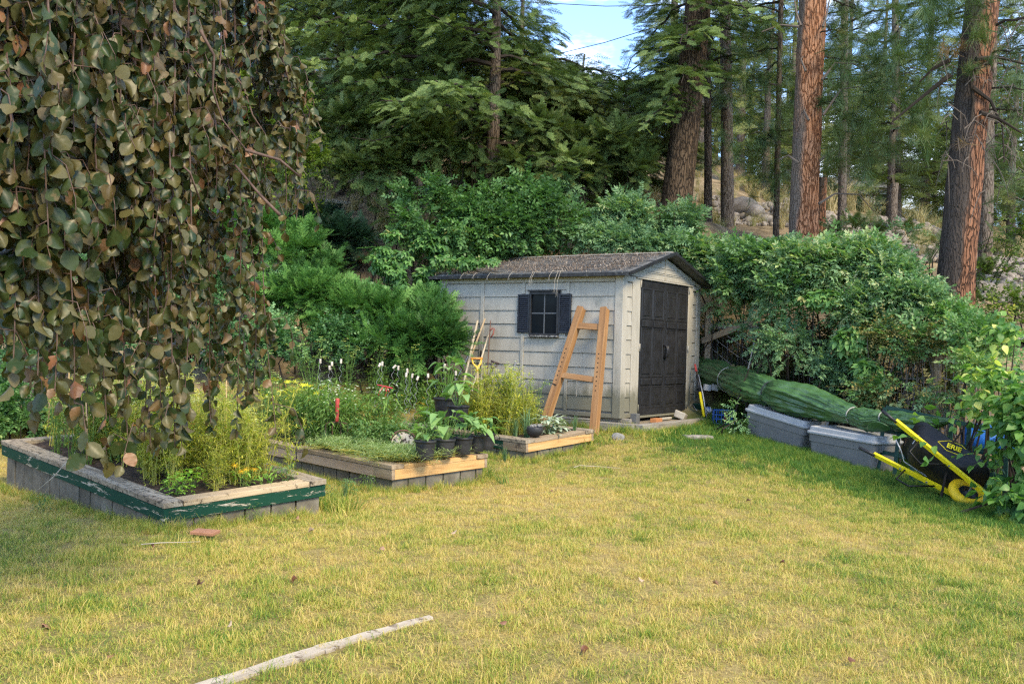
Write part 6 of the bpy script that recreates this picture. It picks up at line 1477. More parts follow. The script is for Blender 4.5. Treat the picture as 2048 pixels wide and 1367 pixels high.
# ================================================================ bushes: leaves spread through uneven clumps, with stems inside
def bush(label, lobes, srcs, n, scl=(.8,1.2), tint=(.5,.2), seed=0, name='shrub', cat='shrub', droopy=.2, group=None, stems=14, stem_mat=None, shell=.55, gap=.5, radial=.7, holes=1.0, flat=1.0, shoots=None):
    """lobes: (photo x, photo y, distance, rx, ry, rz)"""
    r = np.random.default_rng(seed+100)
    L = [(np.array(list(W(px, py, Y))), np.array([a, b_, c])) for px, py, Y, a, b_, c in lobes]
    c0 = np.mean([l[0] for l in L], axis=0)
    sub_ = []
    for c_, a_ in L:                 # smaller clumps break up the outline
        sub_.append((c_, a_*.80))
        for _ in range(4):
            dd_ = r.normal(0, 1, 3); dd_ /= np.linalg.norm(dd_); dd_[1] = -abs(dd_[1])*.6; dd_[2] = abs(dd_[2])*1.0-.25; sub_.append((c_+dd_*a_*.85, a_*r.uniform(.22, .50)))
    if gap < 1: L = sub_
    base = Vector((c0[0], c0[1], gh(c0[0], c0[1])))
    t = thing(name, label, cat, base, group=group)
    wts = np.array([(l[1][0]*l[1][2]+l[1][0]*l[1][1]) for l in L]); wts /= wts.sum()
    idx = r.choice(len(L), n, p=wts); C = np.array([L[i][0] for i in idx]); A = np.array([L[i][1] for i in idx])
    d = r.normal(0, 1, (n, 3)); d /= np.linalg.norm(d, axis=1, keepdims=True); back = d[:, 1] > .35; d[back, 1] *= -1; d[:, 2] = np.where((d[:, 2] < -.3) & (r.random(n) < .6), -d[:, 2], d[:, 2])
    rad = shell + (1-shell)*r.random(n)**.6
    rad = rad*(.82+.42*fbm(d[:, 0]*2.6+idx*3.1, d[:, 2]*2.6+d[:, 1]*1.7, seed+5, 3))
    P = C + d*A*rad[:, None]
    nz_ = fbm(P[:, 0]*3.2+P[:, 1]*1.9, P[:, 2]*3.4, seed+9, 2); keep = nz_ > (.5-gap*.08)*holes*.96; P, d, A = P[keep], d[keep], A[keep]
    g_ = gha(P[:, 0], P[:, 1]); k = P[:, 2] > g_+.02; P, d = P[k], d[k]
    # a sheet of leaves over the outer surface grows outward, up, and sags at the tip
    X = d*radial + r.normal(0, .5, P.shape)*np.array([1,1,.6]); X[:, 2] += .15-droopy
    Z = d*.5 + np.array([0, -.15, .9*flat]) + r.normal(0, .35, P.shape)
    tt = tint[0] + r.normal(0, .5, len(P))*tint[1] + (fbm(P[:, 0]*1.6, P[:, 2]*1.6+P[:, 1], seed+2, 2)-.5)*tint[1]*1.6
    scv = r.uniform(scl[0], scl[1], len(P)); m = MB()
    ns_ = int(n/26) if shoots is None else shoots
    if ns_ and len(P) > 10:          # stray shoots growing out past the clumps
        pp, xx, zz, t2 = [], [], [], []
        for i in r.integers(0, len(P), ns_):
            if d[i, 2] < -.1: continue
            dr = d[i]*.8+np.array([0,0,.55])+r.normal(0,.3,3); dr /= np.linalg.norm(dr); ln = r.uniform(.15,.5)*float(np.mean(A[i])*.9+.2); q = P[i]-dr*.1; pts = [q]
            for s_ in range(1, 6): pts.append(pts[-1]+dr*ln/5); dr = dr+np.array([0,0,-.12])+r.normal(0,.06,3)
            m.tube([tuple(a-np.array(base)) for a in pts], [.004,.004,.003,.003,.002,.0015], 4)
            for s_ in np.arange(1.5, 5.3, .5 if ln > .3 else .8): k_ = min(int(s_), 4); pp.append(pts[k_]+(pts[k_+1]-pts[k_])*(s_-k_)+r.normal(0,.012,3)); xx.append(dr*.6+r.normal(0,.6,3)+np.array([0,0,-droopy*.5])); zz.append(np.array([0,-.2,1])+r.normal(0,.4,3)); t2.append(tint[0]+.12+r.normal(0,.3)*tint[1])
        if pp: P = np.r_[P, pp]; X = np.r_[X, xx]; Z = np.r_[Z, zz]; tt = np.r_[tt, t2]; scv = np.r_[scv, r.uniform(scl[0]*.6, scl[1]*.85, len(pp))]
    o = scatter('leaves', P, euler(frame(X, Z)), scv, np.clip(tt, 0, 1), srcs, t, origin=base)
    for k in range(stems):
        i = r.integers(0, len(L)); q = L[i][0] + r.normal(0, .45, 3)*L[i][1]; b0 = np.array([q[0]+r.normal(0,.25), q[1]+r.normal(0,.2)+.1, 0]); b0[2] = gza([b0[0]], [b0[1]])[0]
        if q[2] < b0[2]+.1: continue
        mid = (b0+q)/2+r.normal(0,.08,3); m.tube([tuple(b0-np.array(base)), tuple(mid-np.array(base)), tuple(q-np.array(base))], [.014,.010,.004], 5)
    if m.v: m.build('stems', stem_mat or M_TWIGD, t)['kind'] = 'stuff'
    return t
# --- creeper and rose mass behind and left of the shed
bush('tall leafy bush with pointed light tipped leaves before the centre fir trunk', [(960,440,15.6,.85,.6,.55),(1055,385,15.8,.30,.3,.35),(900,470,15.2,.8,.6,.5),(840,400,15.8,.4,.35,.35)], S_ROSE+S_CREEP[:1], 2000, (.8,1.2), (.36,.34), 1)
bush('virginia creeper mound spilling down beside the left end of the shed', [(830,520,14.9,.75,.45,.65),(790,590,14.6,.5,.35,.6),(880,490,15.2,.6,.4,.4),(860,585,14.7,.22,.2,.5)], S_CREEP, 2300, (.7,1.2), (.55,.35), 2, droopy=.55)
bush('dense rose bush rising behind the shed roof, left half', [(1000,470,15.4,.8,.5,.45),(1090,450,15.6,.7,.5,.5),(940,500,15.3,.6,.35,.3)], S_ROSE+S_ASH[:1], 1900, (.8,1.4), (.34,.4), 3)
bush('feathery blue green bush behind the shed roof ridge', [(1200,440,15.9,.8,.5,.5),(1290,450,15.9,.75,.5,.5),(1150,400,16.3,.5,.4,.4),(1340,465,16.4,.6,.4,.4),(1240,490,15.4,.9,.4,.25)], S_ASH, 2900, (.9,1.4), (.5,.35), 4)
bush('added pale feathery fir boughs drooping right of the centre trunk', [(1120,340,16.6,.9,.5,.35),(1210,300,17.0,.8,.5,.4),(1080,270,16.8,.5,.4,.3),(1270,350,16.8,.6,.4,.4)], S_FIROL+S_FIR[:1], 900, (1.1,1.7), (.5,.3), 7, droopy=.35, radial=1.1)  # loose boughs added to lighten the dark centre and cover the hillside
bush('added pale feathery fir boughs drooping left of the centre trunk', [(860,290,16.8,.9,.5,.40),(760,340,17.0,.8,.5,.45),(910,210,17.0,.6,.4,.35),(700,270,18.0,.8,.5,.5)], S_FIR[:2]+S_FIROL[:1], 1100, (1.1,1.7), (.5,.3), 8, droopy=.35, radial=1.1)  # more boughs added to lighten the dark firs, not a separate tree
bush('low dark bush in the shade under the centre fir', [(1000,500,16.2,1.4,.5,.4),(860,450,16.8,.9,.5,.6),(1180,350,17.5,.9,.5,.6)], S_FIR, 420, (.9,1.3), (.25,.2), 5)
bush('creeper leaves lying over the left end of the shed roof', [(930,528,14.3,.35,.3,.10),(990,528,14.0,.30,.25,.07),(895,530,14.5,.25,.2,.15)], S_CREEP, 240, (.5,.8), (.6,.25), 6, droopy=.3, stems=0)
# --- big hedge over the fence to the right of the shed
bush('overgrown grey green bush arching above the fence next to the shed', [(1440,530,15.6,.65,.4,.42),(1500,560,14.6,.5,.4,.5),(1465,600,14.9,.35,.3,.25),(1540,540,14.4,.6,.5,.40)], S_ASH+S_ROSE[:1], 3000, (.8,1.45), (.55,.4), 11)
bush('overgrown grey green bush in front of the orange pine trunk', [(1620,545,13.6,.6,.5,.45),(1700,560,13.3,.6,.5,.5),(1580,600,13.5,.45,.4,.35),(1650,510,14.0,.5,.4,.3)], S_ASH+S_ROSE[:1], 3000, (.8,1.45), (.68,.4), 12)
bush('overgrown light green bush left of the big right pine trunk', [(1780,580,12.9,.5,.45,.40),(1830,620,12.5,.38,.4,.38),(1740,640,12.8,.5,.4,.35),(1760,540,13.3,.5,.4,.25)], S_ASH+S_SMALL[:1], 2500, (.8,1.4), (.68,.4), 13)
bush('thin lower bush with scattered pale leaves hanging over the wire fence', [(1520,670,14.0,.3,.3,.3),(1580,700,13.2,.45,.3,.4),(1660,740,12.8,.5,.3,.35),(1470,640,14.8,.3,.3,.15),(1600,770,12.9,.55,.25,.2)], S_ASH, 620, (.8,1.1), (.62,.3), 14, gap=.2, stems=40, shell=.2)
bush('creeper with drooping five part leaves in the middle of the hedge', [(1650,600,12.9,.28,.2,.16),(1700,690,12.5,.2,.2,.35),(1730,740,12.2,.18,.15,.2)], S_CREEP, 230, (.9,1.2), (.72,.25), 15, droopy=.6, stems=4)
bush('dry olive brown shrub behind the end of the green tarp', [(1790,700,12.3,.40,.4,.35),(1850,720,11.9,.36,.35,.35),(1820,780,11.6,.40,.3,.22),(1900,700,11.7,.35,.3,.35),(1740,780,12.1,.35,.3,.2),(1760,740,12.2,.3,.3,.2),(1880,790,11.2,.3,.3,.25)], S_BROWN+S_ASH[:1]+S_ROSE[:1], 2300, (.6,1.15), (.5,.5), 16, gap=.3, stems=60, stem_mat=M_TWIG)
bush('mixed yellowing shrub under the big right pine', [(1900,650,12.2,.35,.35,.2),(1960,700,11.2,.35,.35,.35),(1850,650,12.6,.3,.3,.2),(1935,760,10.8,.25,.25,.3)], S_ROSE, 800, (.7,1.0), (.75,.3), 17, gap=.3)
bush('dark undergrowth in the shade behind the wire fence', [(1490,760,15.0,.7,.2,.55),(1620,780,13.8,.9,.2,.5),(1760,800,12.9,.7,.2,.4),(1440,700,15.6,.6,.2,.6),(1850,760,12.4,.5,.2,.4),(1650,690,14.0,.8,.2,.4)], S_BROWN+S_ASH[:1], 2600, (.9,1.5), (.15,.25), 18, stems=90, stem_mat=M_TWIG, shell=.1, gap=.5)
# --- right foreground shrub with heart shaped leaves
bush('large leafed green shrub with heart shaped leaves at the right edge', [(2062,965,9.0,.22,.3,.28),(2052,900,9.3,.20,.25,.30),(2065,860,9.1,.22,.3,.4),(2050,1000,8.8,.18,.2,.12)], S_HEART, 520, (.8,1.15), (.45,.3), 21, droopy=.35, shell=.25)
bush('light green heart leafed branches rising at the right edge', [(2020,760,9.6,.28,.25,.40),(2050,690,9.9,.25,.25,.35),(1985,790,9.8,.16,.2,.18),(2060,800,9.3,.2,.2,.3)], S_HEART, 330, (.7,1.0), (.65,.3), 22, droopy=.3, shell=.2, gap=.2)
bush('trailing sprays of large leaves across the wheelbarrow tray', [(1862,888,9.5,.10,.05,.04),(1880,868,9.9,.08,.06,.04),(1930,828,9.9,.22,.08,.05),(1945,965,9.15,.03,.04,.05),(1975,915,9.3,.1,.06,.06)], S_HEART, 24, (.7,.95), (.6,.2), 23, droopy=.3, stems=0, gap=1, holes=.1, shell=.2)
bush('sparse bright bush at the far right under the rocks', [(2010,620,13.5,.35,.3,.25),(1975,650,13.0,.3,.3,.2),(2050,610,13.8,.4,.3,.35)], S_YEL, 320, (.8,1.1), (.35,.3), 24, gap=.2)
# --- left: junipers and small leaved shrubs on the bank
bush('bright green spreading juniper right behind the beds', [(620,600,13.9,.75,.45,.30),(720,640,13.8,.7,.45,.35),(560,570,14.3,.5,.4,.25)], S_JUN, 1700, (.9,1.4), (.55,.3), 31, droopy=-.1, radial=1.0)
bush('dark green juniper bulging beside the left corner of the shed', [(830,690,13.6,.62,.45,.42),(868,655,13.9,.28,.3,.30),(760,700,13.4,.5,.4,.35),(845,640,14.2,.4,.3,.3)], S_JUN, 2300, (.9,1.4), (.38,.3), 32, droopy=-.1, radial=1.0)
bush('small round leaved shrub with whitish green leaves on the bank', [(600,680,13.4,.62,.4,.38),(520,690,13.2,.5,.4,.4),(680,680,13.4,.4,.35,.3),(480,620,13.8,.5,.4,.4)], S_SMALL, 2600, (.8,1.15), (.55,.3), 33)
bush('small leaved shrub patch between the juniper and the creeper', [(760,610,14.2,.42,.3,.2),(800,640,14.0,.3,.3,.22),(720,600,14.5,.35,.3,.2)], S_SMALL, 700, (.8,1.1), (.6,.3), 34)
bush('bright feathery juniper arms on the slope left of the path', [(560,480,16.2,.65,.4,.14),(600,505,15.8,.5,.4,.12),(540,520,15.6,.6,.4,.2),(480,470,16.2,.6,.5,.35)], S_JUN, 900, (1.1,1.7), (.62,.25), 35, droopy=-.1, radial=1.2)
bush('nearly black green juniper cushion below the path', [(640,450,17.2,.45,.35,.18),(680,480,16.6,.5,.35,.28)], S_JUNDK, 700, (1,1.5), (.25,.3), 36)
bush('olive juniper branches reaching over the dark bank', [(690,540,15.6,.8,.4,.18),(640,560,15.3,.5,.35,.14),(760,500,16.0,.55,.4,.2)], S_JUN, 520, (1,1.5), (.25,.3), 37, gap=.2)
bush('yellow green forsythia like bush at the upper left behind the weeping branches', [(560,260,16.6,.8,.6,.95),(615,345,16.4,.5,.5,.5),(480,300,16.8,.8,.6,.95),(440,220,17.2,.8,.6,.9)], S_YEL, 3000, (.9,1.3), (.38,.35), 38)
bush('green leafy shrub behind the weeping branches at the left', [(380,420,16.5,1.0,.6,.9),(250,380,16.5,1.2,.6,1.1),(100,400,16,1.2,.6,1.1)], S_YEL, 2600, (.9,1.3), (.12,.25), 39)
bush('leafy shrubs at the far left behind the green bed', [(60,700,12.0,.6,.4,.5),(150,660,12.6,.7,.4,.5),(20,800,11.3,.35,.3,.3),(300,640,13.0,.8,.4,.5),(420,680,13.0,.5,.4,.4),(280,560,14.5,1.0,.4,.5),(450,570,14.5,.6,.4,.4),(120,560,14.5,.8,.4,.5)], S_SMALL, 4200, (.9,1.3), (.3,.3), 40)
bush('dark leafy mound over the wall end at the far left', [(40,850,10.7,.30,.25,.16),(-10,800,10.8,.3,.3,.35),(90,830,11.2,.3,.2,.12)], S_ROSE, 700, (.6,.85), (.4,.3), 41)
bush('small weed with pale leaves growing before the farther tote', [(1475,825,12.9,.07,.05,.16),(1480,850,12.8,.12,.06,.08)], S_SMALL, 40, (.6,.9), (.8,.3), 42, gap=1, holes=.1, stems=3)

bush('low olive bushes half hiding the rubble at the far right', [(1990,560,15.0,.5,.4,.3),(2040,480,15.6,.5,.4,.4),(1960,620,13.8,.3,.3,.2)], S_YEL+S_FIROL[:1], 300, (.8,1.2), (.2,.3), 25, gap=.3)
bush('olive undergrowth in front of the rocks between the big pines', [(1700,470,16.8,.5,.4,.25),(1790,480,16.4,.6,.4,.3),(1850,500,15.8,.5,.4,.35),(1660,480,17.2,.3,.3,.15)], S_FIROL+S_ASH[:1], 230, (.9,1.3), (.4,.3), 26, gap=.3)
# ================================================================ boulders and rocks on the terrace
M_BOULDER = surf('pale_boulder', [(.3, (.15,.125,.10)), (.5, (.25,.215,.18)), (.7, (.38,.34,.295))], 3, 7, .9, bstr=.6, vary=.45, dirt=((.22,.16,.11), 3, .58))
RK = [rock_mesh(s+20, 3 if s < 3 else 2, .35, M_BOULDER) for s in range(8)]
rq = random.Random(5)
def boulder(px, py, Y, size, label, group=None, flat=.68):
    q = W(px, py, Y); o = link('boulder', RK[rq.randrange(8)], None, (q.x, q.y, gh(q.x, q.y)+size*flat*.22), (rq.uniform(-.2,.2), rq.uniform(-.2,.2), rq.uniform(0, 6)), (size, size*rq.uniform(.7,1), size*flat)); return tag(o, label, 'boulder', group)
boulder(1482, 432, 21.5, .82, 'largest pale boulder on the terrace right of the grey trunk'); boulder(1510, 438, 21.2, .62, 'second pale boulder leaning against the largest one')
boulder(1528, 448, 20.6, .42, 'flat topped boulder between the thin trunks'); boulder(1500, 450, 20.4, .40, 'rounded boulder in front of the two largest'); boulder(1555, 446, 21, .5, 'boulder left of the orange pine on the terrace')
for k in range(150):
    u_ = rq.random()
    if u_ < .2: px, Y = rq.uniform(1425,1590), rq.uniform(19.6,22.5)
    elif u_ < .75: px, Y = rq.uniform(1640,1900), rq.uniform(17.3,21.8)
    else: px, Y = rq.uniform(1935,2070), rq.uniform(15.2,18.8)
    boulder(px, 450, Y, rq.uniform(.13,.34)*(1.15 if u_ > .75 else 1), 'pale rounded rock of the rock covered bank behind the pines', 'rocks covering the bank behind the pines')
# gravelly rubble between them
n = 2600; a_ = rng.random(n); px = np.where(a_ < .2, rng.uniform(1420,1600,n), np.where(a_ < .7, rng.uniform(1630,1910,n), rng.uniform(1930,2080,n))); Yr = np.where(a_ < .2, rng.uniform(19.3,22.5,n), np.where(a_ < .7, rng.uniform(16.8,22,n), rng.uniform(14.8,19,n)))
Xr = (px-1024)/F*Yr; Zr = gha(Xr, Yr)
S_RUB = [source('rubble_stone', rock_mesh(40+s, 1, .3, M_BOULDER)) for s in range(3)]
tag(scatter('rubble', np.c_[Xr, Yr, Zr+.02], rng.uniform(0, 6.28, (n, 3)), rng.uniform(.06,.18,n), rng.random(n), S_RUB), 'small pale stones spread between the boulders on the bank', 'rubble')
# dry grass tufts on the terrace
S_DRY = [source('dry_tuft', grass_mesh('dry_tuft', leafm('dry_tuft_blade', [(0, (.42,.34,.18)), (1, (.30,.29,.12))], trans=.2), 60, .55, .10, .012, .7)) for _ in range(2)]
for px, py, Y, lb, n in ((1570,440,20.5,'pale fountain like grass clump left of the orange trunk',3), (1660,435,21.5,'pale feathery grass clump right of the orange trunk',3), (1700,430,22.5,'dry grass clump beside the slim grey trunk',3)):
    q = bp(px, py, Y); o = link('grass_clump', S_DRY[n % 2].data, None, q, (0,0,rq.uniform(0,6)), 1.4); tag(o, lb, 'grass')
n = 900; X_ = rng.uniform(-9, 14, n); Y_ = rng.uniform(17, 38, n); tag(scatter('hill_grass', np.c_[X_, Y_, gha(X_, Y_)], rots(np.tile([0,0,1.], (n,1)), rng.random(n)*6), rng.uniform(.4,.9,n), rng.random(n), S_DRY), 'dry grass tufts on the brown hillside', 'dry grass')
# path of flat slabs on the slope at the upper left
t = thing('garden_path', 'short path of weathered stone slabs climbing the brown slope at the left', 'path', bp(620, 430, 19.6))
for k in range(7):
    q = bp(598+k*13, 425, 18.6+k*.34); o = MB().box((0,0,0), (.62,.28,.07)).build('slab', M_PAVER, t, bevel=.01); o.location = q-t.location+Vector((0,0,.03)); o.rotation_euler = (.12, .05, .35+rq.uniform(-.1,.1))
q = bp(2030, 664, 13.4); o = MB().box((0,0,0), (.9,.8,.05)).build('gravel_landing', M_PAVER, None, bevel=.01); o.location = q+Vector((0,0,.03)); tag(o, 'pale slab of path showing at the right edge under the rocks', 'slab')

# ================================================================ houses glimpsed through the trees, power lines
def house(label, px, py, Y, wd, dp, ht, wall, roofm, wins):
    b = bp(px, py, Y); t = thing('house', label, 'house', b, (0,0,.1))
    MB().box2((-wd/2,0,-.5), (wd/2,dp,ht)).build('wall', wall, t)
    m = MB(); m.add([(-wd/2-.3,-.3,ht),(wd/2+.3,-.3,ht),(wd/2+.3,dp+.3,ht),(-wd/2-.3,dp+.3,ht),(-wd/2-.3,dp/2,ht+.7),(wd/2+.3,dp/2,ht+.7)], [(0,1,5,4),(2,3,4,5),(0,4,3),(1,2,5),(3,2,1,0)]); m.build('roof', roofm, t)
    for x, z, a, c in wins:
        f = MB().box2((x-a/2-.06,-.05,z-.06), (x+a/2+.06,-.003,z+c+.06)).build('window', M_PAVER, t); MB().box2((x-a/2,-.06,z), (x+a/2,-.052,z+c)).build('pane', M_GLASS, f)
house('brown house with bright windows glimpsed behind the centre fir on the hilltop', 1085, 240, 40, 2.4, 4, 1.1, plain('brown_siding', (.20,.12,.08), .8), M_ROOF, [(-.5,.2,.4,.6),(.5,.2,.4,.6)])
house('grey house glimpsed between the pines above the rock bank', 1735, 432, 36, 2.2, 4, .8, plain('grey_siding', (.30,.31,.32), .8), M_ROOF, [(-.4,.2,.5,.4),(.5,.2,.5,.4)])
pl = thing('power_lines', 'two thin dark overhead power lines crossing the blue sky gap', 'power line', (0, 42, 18))
for y0, y1 in ((-8,30),(56,92)):
    a, b_ = W(1130, y0+8 if y0 < 0 else 96, 44), W(1300, 2 if y0 < 0 else 48, 40); a, b_ = a+(a-b_)*1.5, b_+(b_-a)*1.5; m = MB(); m.tube([a-pl.location, (a+b_)/2-pl.location-Vector((0,0,.25)), b_-pl.location], .018, 5); m.build('cable', M_BLACK, pl)

# ================================================================ dry leaves fallen on the lawn
M_DRYLEAF = leafm('fallen_leaf', [(0, (.20,.09,.05)), (.5, (.34,.20,.11)), (1, (.52,.42,.30))], 'OBJECT', trans=0)
DL = [nmesh('fallen_leaf', V*np.array([1,1,1.6]), Fc, M_DRYLEAF, smooth=True) for V, Fc in BL[:5]]
FLV = [(595,1168,5.4,'curled brown leaf lying right of the lawn centre line at the left'),(628,1070,6.7,''),(212,1325,4.4,''),(402,1182,5.3,''),(452,1268,4.8,''),(480,1076,6.6,''),(1570,1136,5.9,''),(1712,1338,4.5,''),(1290,1172,5.5,''),(1352,946,10.3,''),(1425,1178,5.4,''),(300,1100,6.4,''),(590,1046,6.9,''),(535,1040,7,''),(900,1075,6.9,''),(1015,1255,4.9,''),(1500,1010,8.3,''),(1860,1025,9,''),(760,1110,6.4,''),(1100,990,8.4,''),(80,1260,4.7,''),(1180,1310,4.5,'')]
for px, py, Y, lb in FLV:
    q = hit(px, py); o = link('fallen_leaf', DL[rq.randrange(5)], None, (q.x, q.y, gh(q.x, q.y)+.035), (rq.uniform(-.5,.5), rq.uniform(-.5,.5), rq.uniform(0,6)), rq.uniform(.32,.6)); tag(o, 'small dry curled leaf fallen on the lawn grass', 'fallen leaf', 'dry leaves scattered on the lawn')
# ================================================================ plants in the raised beds: a few of each kind, then copies
def pm(name, lo, hi, trans=.3): return leafm(name, [(0, lo), (1, hi)], 'GEOMETRY', trans=trans, gain=1.4)
M_STEMY = pm('yellow_green_stem', (.20,.22,.05), (.40,.36,.10), .15); M_STEMG = pm('green_stem', (.06,.12,.03), (.13,.20,.05), .15); M_WISP = pm('wispy_yellow_leaf', (.13,.19,.025), (.44,.40,.06), .4)
M_WISPG = pm('wispy_green_leaf', (.05,.12,.025), (.16,.24,.05)); M_UMB = pm('pale_yellow_umbel', (.42,.46,.16), (.62,.62,.30)); M_NAST = pm('round_nasturtium_leaf', (.08,.19,.03), (.22,.34,.06)); M_ORANGE = pm('orange_petal', (.75,.26,.01), (.85,.42,.02), .2)
M_REDFL = pm('red_petal', (.55,.06,.02), (.7,.16,.03), .2); M_YELFL = pm('yellow_petal', (.75,.55,.02), (.85,.65,.05), .2); M_WHITE = pm('white_petal', (.38,.42,.28), (.55,.57,.42), .2); M_SQUASH = pm('squash_leaf', (.07,.15,.045), (.19,.30,.10)); M_HERB = pm('herb_leaf', (.055,.12,.03), (.14,.22,.07)); M_GREYLF = pm('grey_felt_leaf', (.16,.21,.13), (.36,.41,.30), .15)
M_SEDGE = pm('blue_green_blade', (.07,.13,.06), (.14,.21,.09)); M_LIME = pm('lime_leaf', (.14,.28,.03), (.30,.44,.05)); M_COS = pm('small_ground_leaf', (.10,.17,.05), (.30,.36,.16))
def disc(a, p_, nrm, r_, t, cup=.0, n=8):
    nrm = np.array(nrm, float); nrm /= np.linalg.norm(nrm); x = np.cross(nrm, [.3,.9,.1]); x /= np.linalg.norm(x); y = np.cross(nrm, x); V = [p_]; 
    for k in range(n): an = 2*math.pi*k/n; V.append(p_+(x*math.cos(an)+y*math.sin(an))*r_*ru(.9,1.1)+nrm*cup*r_)
    a.add(V, [(0, 1+k, 1+(k+1) % n, 0)[:4] if False else (0, 1+k, 1+(k+1) % n, 1+(k+1) % n) for k in range(0)] or [(0, 1+2*k, 1+(2*k+1) % n, 1+(2*k+2) % n) for k in range(n//2)], t=t)
def plantmesh(parts): return [(nm, a.mesh(nm, m)) for nm, a, m in parts if a.n]
def mk_tall(h=.6, wy=True, fl=None, nst=5, wisp=26, big=1.0):
    st, lf, um = Acc(), Acc(), Acc()
    for k in range(nst):
        b0 = np.array([ru(-.03,.03), ru(-.03,.03), -.03]); hh = h*ru(.7,1.1); dx = np.array([ru(-.12,.12), ru(-.12,.12), 0])*hh/.5; q = [b0]
        for i in range(1, 5): q.append(b0+dx*(i/4)**1.4+np.array([ru(-.008,.008), ru(-.008,.008), hh*i/4]))
        for i in range(4): stem(st, q[i], q[i+1], .0056*(1-i*.17), random.random())
        for w_i in range(wisp):
            i = min(int(ru(.7,4)), 3); p0 = q[i]+(q[i+1]-q[i])*random.random(); e = p0+np.array([ru(-.09,.09), ru(-.09,.09), ru(.0,.07)]); stem(st, p0, e, .0011, random.random())
            for _ in range(4):
                V, Fc = leaf_quads(ru(.015,.034)*big, ru(.0035,.008)*big*1.2, 2, .1, .3); a_ = ru(0,6.28); lf.add(V, Fc, rotm('Z', a_) @ rotm('Y', ru(-1,.6)), p0+(e-p0)*ru(.5,1.05), random.random())
        if fl is not None:
            for _ in range(fl):
                c = q[4]+np.array([ru(-.05,.05), ru(-.05,.05), ru(-.02,.05)]); stem(st, q[3]+(q[4]-q[3])*ru(.2,1), c, .0014, random.random())
                for _ in range(9): disc(um, c+np.array([ru(-.022,.022), ru(-.022,.022), ru(-.004,.006)]), (ru(-.3,.3), ru(-.3,.3), 1), .006, random.random(), 0, 6)
    return [('stems', st, M_STEMY if wy else M_STEMG), ('leaves', lf, M_WISP if wy else M_WISPG), ('flower_heads', um, M_UMB)]
def mk_nast():
    st, lf, fl = Acc(), Acc(), Acc()
    for k in range(22):
        e = np.array([ru(-.14,.14), ru(-.14,.14), ru(.08,.30)]); stem(st, (e[0]*.3, e[1]*.3, 0), e, .0018, random.random()); disc(lf, e, (ru(-.5,.5), ru(-.8,.2), 1), ru(.018,.034), random.random(), .15, 10)
    for k in range(3):
        e = np.array([ru(-.13,.13), ru(-.15,.05), ru(.16,.32)])
        for j in range(5): V, Fc = leaf_quads(.022, .018, 2, .2, .2); fl.add(V, Fc, rotm('Z', j*1.257) @ rotm('Y', -.4), e, random.random())
    return [('stems', st, M_STEMG), ('leaves', lf, M_NAST), ('flowers', fl, M_REDFL)]
def mk_daisy(flm, h=.34, n=7, nl=60, lfm=None):
    st, lf, fl, ce = Acc(), Acc(), Acc(), Acc()
    for k in range(n):
        e = np.array([ru(-.12,.12), ru(-.12,.12), h*ru(.75,1.15)]); stem(st, (e[0]*.3, e[1]*.3, 0), e, .002, random.random()); nn = np.array([ru(-.3,.3), ru(-.7,.1), 1])
        for j in range(12): V, Fc = leaf_quads(.030, .013, 1, 0, .1); fl.add(V, Fc, rotm('X', ru(.1,.7)) @ rotm('Z', j*.5236), e, random.random())
    for k in range(nl):
        z = ru(.02, h*.85); V, Fc = leaf_quads(ru(.04,.085), ru(.010,.020), 2, .2, .5); lf.add(V, Fc, rotm('Z', ru(0,6.28)) @ rotm('Y', ru(-.9,.1)), (ru(-.09,.09), ru(-.09,.09), z), random.random())
    return [('stems', st, M_STEMG), ('leaves', lf, lfm or M_HERB), ('flowers', fl, flm)]
def mk_leafy(m_, h=.22, n=90, L=.05, wd=.028, sp=.15, white=0):
    st, lf, fl = Acc(), Acc(), Acc()
    for k in range(10): e = np.array([ru(-sp,sp)*.8, ru(-sp,sp)*.8, h*ru(.6,1)]); stem(st, (e[0]*.2, e[1]*.2, 0), e, .002, random.random())
    for k in range(n):
        z = h*random.random()**.7; rr_ = sp*math.sqrt(random.random())*(1.1-.4*z/h); an = ru(0,6.28); V, Fc = leaf_quads(L*ru(.6,1.2), wd*ru(.7,1.2), 2, .25, .4); lf.add(V, Fc, rotm('Z', an+ru(-.6,.6)) @ rotm('Y', ru(-.8,.3)), (rr_*math.cos(an), rr_*math.sin(an), z), random.random())
    for k in range(white): disc(fl, np.array([ru(-sp,sp), ru(-sp,sp), h*ru(.8,1.15)]), (ru(-.3,.3), ru(-.5,.1), 1), .008, random.random(), 0, 6)
    return [('stems', st, M_STEMG), ('leaves', lf, m_), ('flowers', fl, M_WHITE)]
def mk_squash(n=14, h=.17, L=.12):
    st, lf = Acc(), Acc()
    for k in range(n):
        an = ru(0, 6.28); rr_ = ru(.03,.13); e = np.array([rr_*math.cos(an), rr_*math.sin(an), h*ru(.35,1.1)]); stem(st, (0,0,-.02), e, .0035, random.random()); V, Fc = leaf_quads(L*ru(.7,1.15), L*.62*ru(.8,1.1), 5, ru(.2,.5), ru(.2,.7), prof=hp); lf.add(V, Fc, rotm('Z', an+ru(-.4,.4)) @ rotm('Y', ru(-.4,.3)), e, random.random())
    return [('stems', st, M_STEMG), ('leaves', lf, M_SQUASH)]
